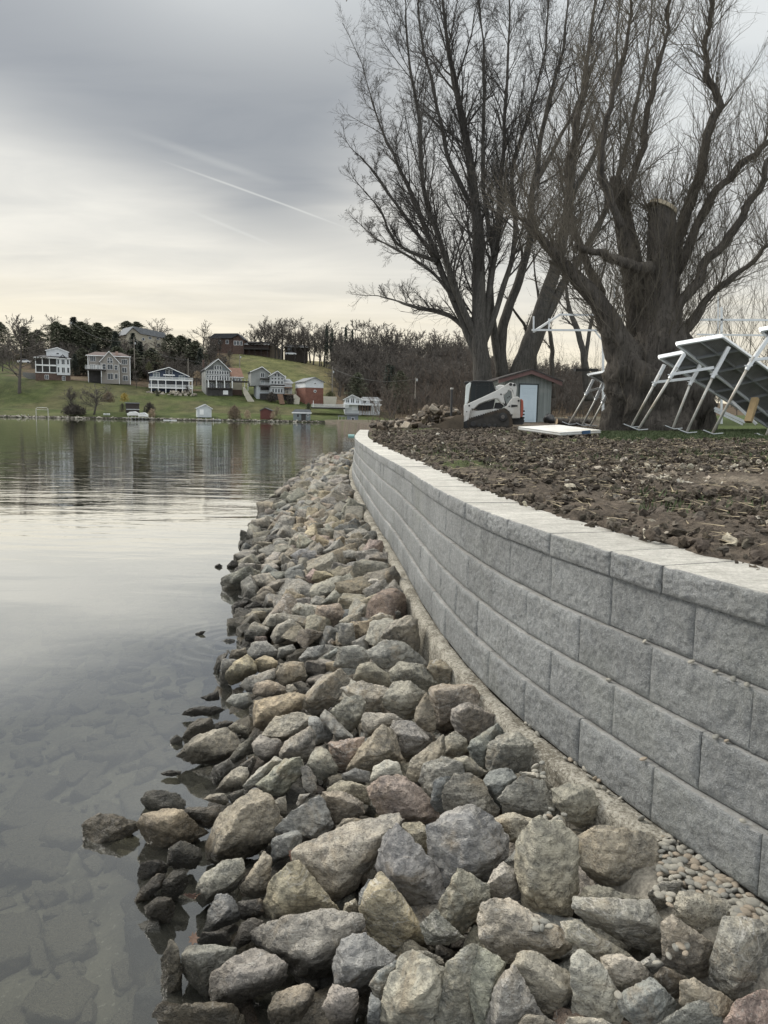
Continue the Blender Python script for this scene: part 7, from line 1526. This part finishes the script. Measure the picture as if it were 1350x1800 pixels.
rocks_far('terrace_stones', 259, 345, 688, 697, 236, 90, 1, .5, 1.1); rocks_far('shore_stones', -60, 640, 0, 1, 201, 1, 2)
def shore_line():
    r = random.Random(9); VV, FF, TT = [], [], []; nb = 0
    for i in range(900):
        x = r.uniform(-125, 2); s_ = r.uniform(.2, .55); V, Fc = CL[r.randrange(5)]; V = V*np.array((s_*1.6, s_, s_)) @ np.array(rot(r)).T+np.array([x, 198.6+r.random()*2.2+1.2*nz(x*.05, 3), .02+.4*r.random()]); VV.append(V); FF.append(Fc+nb); TT.append(np.tile(r.choice([(.20, .185, .16), (.12, .11, .095), (.30, .285, .25)]), (len(V), 1))); nb += len(V)
    me = npmesh('shore_rocks', np.concatenate(VV), np.concatenate(FF)); add_shade(me, np.concatenate(TT)); tag(link('shore_rocks', me, m_), kind='stuff')
shore_line()
m = MB()
for x in range(-150, 0, 6): m.box(x, x+5.96, 199.9, 200.3, -.6, .52+.05*nz(x*.3, 1))
tag(m.build('seawall', simple("dark_timber_seawall", (.075, .068, .058), .9, .3, 1)), "low dark timber seawall along the far shore", 'seawall')
# ------------------------------------------------------------------ far trees
def proto_bare(seed, h, spreadk, rad, dens=1.0):
    r = random.Random(seed); sg = Segs(); cfgmin[0] = .036
    cf = [(6, .07, .06, 0, 0, 0, 0), (4, .16, .07, 7, .5, .6, .15), (3, .2, .05, 5, .5, .6, .2), (2, .2, .03, 0, 0, 0, 0)]
    p = np.zeros(3); d = np.array([0, 0, 1.]); pts = [p]
    for i in range(6): d = unit(d+rv(r)*.07+np.array([0, 0, .15])); p = p+d*h*.8/6; pts.append(p)
    for i in range(6): sg.add(pts[i], pts[i+1], rad*(1-i/7), rad*(1-(i+1)/7))
    tr = sg.mesh('trunk', 6); sg = Segs()
    for i in range(int(22*dens)):
        f = r.uniform(.22, 1); k = min(int(f*6), 5); q = pts[k]+(pts[k+1]-pts[k])*(f*6-k); side = unit(rv(r)*np.array([1, 1, .2])); nd = unit(np.array([0, 0, 1])*r.uniform(.5, 1.1)+side*spreadk)
        grow(sg, q, nd, h*.36*(1.25-f*.75)*r.uniform(.7, 1.2), max(.03, rad*.45*(1-f*.6)), 1, r, cf)
    return tr, sg.mesh('crown')
BP = [proto_bare(i, 10, [.9, .7, 1.1, .8, .6][i], .2, [1, .9, 1.1, .8, 1][i]) for i in range(5)]
def proto_conifer(seed, h, wide, n, rnd_=False):
    r = random.Random(seed); sg = Segs(); sg.add(np.zeros(3), np.array([0, 0, h]), .16, .03); tr = sg.mesh('trunk', 6); V = []; Fc = []
    for i in range(n):
        f = r.random()**.8; z = h*(.06+.94*f); w = (wide*math.sin(math.pi*min(1, .12+f*.88))**.6 if rnd_ else wide*(1-f)**.8)*r.uniform(.55, 1.1)+.15; a = r.uniform(0, 6.28); dx, dy = math.cos(a), math.sin(a)
        for k in range(15):
            u = r.uniform(.15, 1); x, y, zz = dx*w*u, dy*w*u, z-w*u*.22+r.gauss(0, .08); s_ = r.uniform(.10, .22); b = len(V); q = rv(r)*s_; q2 = rv(r)*s_; V += [(x, y, zz), (x+q[0], y+q[1], zz+q[2]*.5), (x+q2[0], y+q2[1], zz+q2[2]*.5)]; Fc.append((b, b+1, b+2))
    return tr, npmesh('crown', V, Fc, False)
CP = [proto_conifer(1, 9, 2.4, 520, True), proto_conifer(2, 10, 1.7, 380), proto_conifer(3, 8, 2.8, 560, True)]
ORD = "first second third fourth fifth sixth seventh eighth ninth tenth eleventh twelfth thirteenth fourteenth fifteenth sixteenth seventeenth eighteenth nineteenth twentieth".split()
def ordw(i):
    n = i+1
    if n <= 20: return ORD[i]
    t_, u_ = divmod(n, 10); return (["twenty", "thirty", "forty"][t_-2]+"-"+ORD[u_-1]) if u_ else ["twentieth", "thirtieth", "fortieth"][t_-2]
for a, b in BP: a.materials.append(BARK_FAR); b.materials.append(TWIG_FAR)
for a, b in CP: a.materials.append(BARK_FAR)
CP[0][1].materials.append(CONIF); CP[1][1].materials.append(CONIF2); CP[2][1].materials.append(CONIF)
def plant(kind, k, px, Y, hpx, label, group=None, wide=1.0, top=None, cat='tree', nm=None):
    x = (px-675)/FPX*Y*.998; z = TZ_at(x, Y)-.2; h = hpx*Y/FPX; base = 10 if kind == 'b' else (9, 10, 8)[k]
    if top is not None: h = aty(px, top, Y)[2]-z
    tr, cr = (BP if kind == 'b' else CP)[k]; rr = random.Random(int(px*31+Y)); s_ = h/(base if kind == 'c' else 9.6)
    e = empty(nm or ('bare_tree' if kind == 'b' else 'pine_tree'), (x, Y, z), rr.uniform(0, 6.28)); e.scale = (s_*wide, s_*wide, s_); tag(e, label, cat, group); link('trunk', tr, None, e); link('crown', cr, None, e)
plant('b', 0, 36, 228, 0, "large bare tree on the left lawn in front of the hill", top=548, wide=1.1)
plant('b', 2, 283, 335, 0, "round-crowned bare tree on the skyline beside the cream house", top=553, wide=1.2); plant('b', 3, 356, 335, 0, "bare oval tree on the skyline left of the brown ranch house", top=556); plant('b', 1, 96, 335, 0, "tall thin bare tree on the skyline behind the white porch house", top=550); plant('b', 4, 154, 338, 0, "pale wispy bare tree poking above the pines", top=556, wide=.8); plant('b', 1, 424, 338, 0, "small bare tree on the skyline right of the brown ranch house", top=582)
plant('b', 0, 492, 318, 0, "heavy dark bare tree on the hill crest beside the white parked car", top=556, wide=1.25)
_px = [4, 48, 72, 104, 118, 134, 147, 160, 176, 192, 206, 226, 243, 236, 300, 318, 334, 232, 168, 148, 134, 208, 248, 268, 344, 352]; _or = sorted(range(26), key=lambda i: _px[i]); PL = {i: ordw(n)+' from the left' for n, i in enumerate(_or)}
for i, (px, top, k, Y) in enumerate([(4, 566, 2, 300), (48, 575, 0, 298), (72, 580, 2, 300), (104, 566, 2, 305), (118, 572, 0, 300), (134, 557, 1, 302), (147, 566, 0, 300), (160, 572, 2, 300), (176, 568, 2, 298), (192, 575, 0, 300), (206, 582, 1, 292), (226, 565, 2, 330), (243, 566, 2, 330), (236, 585, 1, 295), (300, 588, 0, 300), (318, 590, 2, 296), (334, 595, 1, 296), (232, 612, 0, 270), (168, 604, 1, 268), (148, 612, 0, 266), (134, 622, 1, 262), (208, 610, 2, 266), (248, 600, 1, 280), (268, 612, 2, 278), (344, 600, 0, 290), (352, 612, 1, 284)]):
    plant('c', k, px, Y, 0, ["bushy dark pine", "narrow dark evergreen", "broad dark pine"][k]+", "+PL[i]+" of the evergreens behind the left houses", "pines behind the left houses", top=top, wide=[1.7, 1.7, 1.5][k])
for i, (px, top, k, Y) in enumerate([(571, 572, 1, 322), (580, 577, 1, 324), (604, 575, 1, 322), (615, 579, 1, 324), (625, 655, 0, 232), (678, 640, 1, 236), (700, 652, 0, 230), (685, 642, 1, 238), (540, 708, 0, 220), (276, 684, 0, 233)]):
    plant('c', k, px, Y, 0, ["spire-topped spruce on the wood's skyline, first of four", "spire-topped spruce on the wood's skyline, second of four", "spire-topped spruce on the wood's skyline, third of four", "spire-topped spruce on the wood's skyline, fourth of four", "dark evergreen at the wood's edge above the low white house", "tallest dark spruce low in the wood near the land's end", "dark spruce low in the wood right of the other two", "dark spruce low in the wood between the other two", "small dark evergreen beside the cream garden wall", "low rounded evergreen before the navy house"][i], top=top, nm='spruce_tree', wide=.6 if i < 4 else 1.2)
# skyline trees of the big wood, one by one
r = random.Random(21)
for i in range(46):
    px = 446+i*8.6+r.uniform(-3, 3); top = (558+r.uniform(-6, 8)) if px < 640 else 562+(px-640)*.13+r.uniform(-8, 10)
    if px < 560 or px > 640 or i % 2 == 0: plant('b', r.randrange(5), px, 330+r.uniform(-8, 14), 0, "bare grey skyline tree, "+ordw(i)+" from the left in the row over the wood", "bare trees along the wooded skyline", top=top, wide=r.uniform(.8, 1.15))
for i, (px, top, Y, k) in enumerate([(224, 600, 262, 1), (345, 640, 262, 4), (240, 648, 240, 1), (116, 600, 268, 0), (8, 600, 270, 2), (20, 590, 285, 3), (60, 592, 285, 0)]): plant('b', k, px, Y, 0, ["bare tree rising before the cream hilltop house", "bare tree left of the grey chalet roof", "bare tree right of the taupe house", "bare tree behind the white porch house", "bare tree at the extreme left of the hill", "broad bare tree behind the large lawn tree", "bare tree left of the evergreens on the hill"][i], "bare trees behind the lakeside houses", top=top)
# the wood behind, too many to count
def wood():
    r = random.Random(4); VV, FF = [], []; nb = 0; src = []
    for tr, cr in BP:
        out = []
        for me in (tr, cr):
            V = np.empty(len(me.vertices)*3, np.float32); me.vertices.foreach_get('co', V); Fc = np.empty(len(me.loops), np.int32); me.loops.foreach_get('vertex_index', Fc); out.append((V.reshape(-1, 3), Fc.reshape(-1, 4)))
        src.append((np.concatenate([out[0][0], out[1][0]]), np.concatenate([out[0][1], out[1][1]+len(out[0][0])])))
    def put(px, Y, h):
        nonlocal nb
        x = (px-675)/FPX*Y; z = TZ_at(x, Y)-.3; V, Fc = src[r.randrange(5)]; a = r.uniform(0, 6.28); c, s_ = math.cos(a), math.sin(a); k = h/9.6; W = V*np.array([k*1.1, k*1.1, k]); W = np.stack([W[:, 0]*c-W[:, 1]*s_+x, W[:, 0]*s_+W[:, 1]*c+Y, W[:, 2]+z], 1); VV.append(W); FF.append(Fc+nb); nb += len(V)
    for i in range(620):
        px = r.uniform(560, 1120); Y = r.uniform(222, 335)
        if px < 590+(335-Y)*.55 and Y < 330 and px < 660 and Y > 240: 
            if px < 590: continue
        if px < 672 and Y < 262: continue
        put(px, Y, r.uniform(9, 14)*(1 if Y > 255 else .65))
    for i in range(150): put(r.uniform(590, 850), r.uniform(275, 335), r.uniform(11, 17))
    for i in range(230):
        px = r.uniform(60, 405); Y = r.uniform(262, 315)
        put(px, Y, r.uniform(5, 9))
    for i in range(40): put(r.uniform(1120, 1400), r.uniform(230, 330), r.uniform(6, 9))
    o = link('bare_woodland', npmesh('bare_woodland', np.concatenate(VV), np.concatenate(FF)), TWIG_FAR); tag(o, kind='stuff'); print('wood faces', sum(len(f) for f in FF))
wood()
def fbush(label, px, py, Y, wpx, hpx, mat, seed, n=900, nm='bush'):
    r = random.Random(seed); s_ = Y/FPX; w, h = wpx*s_/2, hpx*s_; V, Fc = [], []
    for i in range(n):
        a = r.uniform(0, 6.28); rr = r.random()**.4; ph = r.uniform(0, math.pi/2); x, y, z = rr*w*math.cos(a)*math.cos(ph), rr*w*math.sin(a)*math.cos(ph), rr*h*math.sin(ph); k = .16*max(w, .6); b = len(V); q = rv(r)*k; q[2] = abs(q[2])*1.5; q2 = rv(r)*k*.3; V += [(x, y, z), (x+q[0], y+q[1], z+q[2]), (x+q2[0], y+q2[1], z+q2[2])]; Fc.append((b, b+1, b+2))
    me = npmesh(nm, V, Fc, False); o = link(nm, me, mat); o.location = tuple(aty(px, py, Y)); tag(o, label, 'bush')
TAN = simple("dry_tan_foliage", (.30, .235, .165), .9, .3, 2); BRN = simple("brown_twiggy_foliage", (.155, .12, .085), .9, .3, 2); DKB = simple("dark_winter_foliage", (.055, .048, .04), .9, .3, 2); YEL = simple("yellow_blossom", (.30, .22, .05), .9, .3, 2); OLV = simple("olive_foliage", (.075, .078, .035), .9, .3, 2)
fbush("wide rounded brown bush on the shore right of the blue-white shed", 412, 737, 203, 25, 22, BRN, 1, 1600); fbush("small round tan bush between the brown bush and the red shed", 435, 736, 202.5, 14, 15, TAN, 2); fbush("pale tan bush at the right foot of the red shed", 480, 735.5, 202, 12, 12, TAN, 3); fbush("upright tan ornamental grass clump right of the covered boats", 267, 735, 203, 15, 16, TAN, 4, 1200); fbush("dark bush between the dark boathouse and the tan grass", 263, 726, 207, 22, 17, DKB, 5, 1300); fbush("dark bush at the left side of the dark boathouse", 215, 724, 207, 12, 14, DKB, 6); fbush("yellow-flowering shrub above the bank left of the boathouse", 219, 706, 214, 17, 14, YEL, 7, 700); fbush("brown shrub on the slope below the taupe house", 190, 707, 213, 24, 16, BRN, 8, 1200)
fbush("tan shrub beside the chalet's left wall", 347, 665, 244, 14, 12, TAN, 9); fbush("dark shrub at the navy house's right deck post", 329, 694, 236, 13, 15, DKB, 10); fbush("olive shrub above the cream wall near the grey pole", 581, 697, 233, 17, 8, OLV, 11); fbush("loose brown bare bush between the red shed and the little grey shed", 487, 739, 203, 18, 24, BRN, 12, 500); fbush("dark shrubs massed under the grey double-gabled house, left", 477, 706, 233, 20, 15, DKB, 13, 1200); fbush("dark shrubs massed under the grey double-gabled house, right", 510, 711, 232, 18, 16, DKB, 14, 1200); fbush("low dark bramble on the bank under the willow across the lake", 130, 729, 204, 44, 14, DKB, 15, 1500)
fbush("olive shrub on the hillside behind the navy house", 262, 651, 252, 14, 14, OLV, 16)
# yellowish willow and leaning bare tree on the far bank
plant('b', 2, 165, 207, 0, "yellowish willow on the far bank below the taupe house", top=667, wide=1.6, nm='willow_tree'); plant('b', 4, 127, 206, 0, "low spreading bare tree on the far bank left of the willow", top=676, wide=1.4)
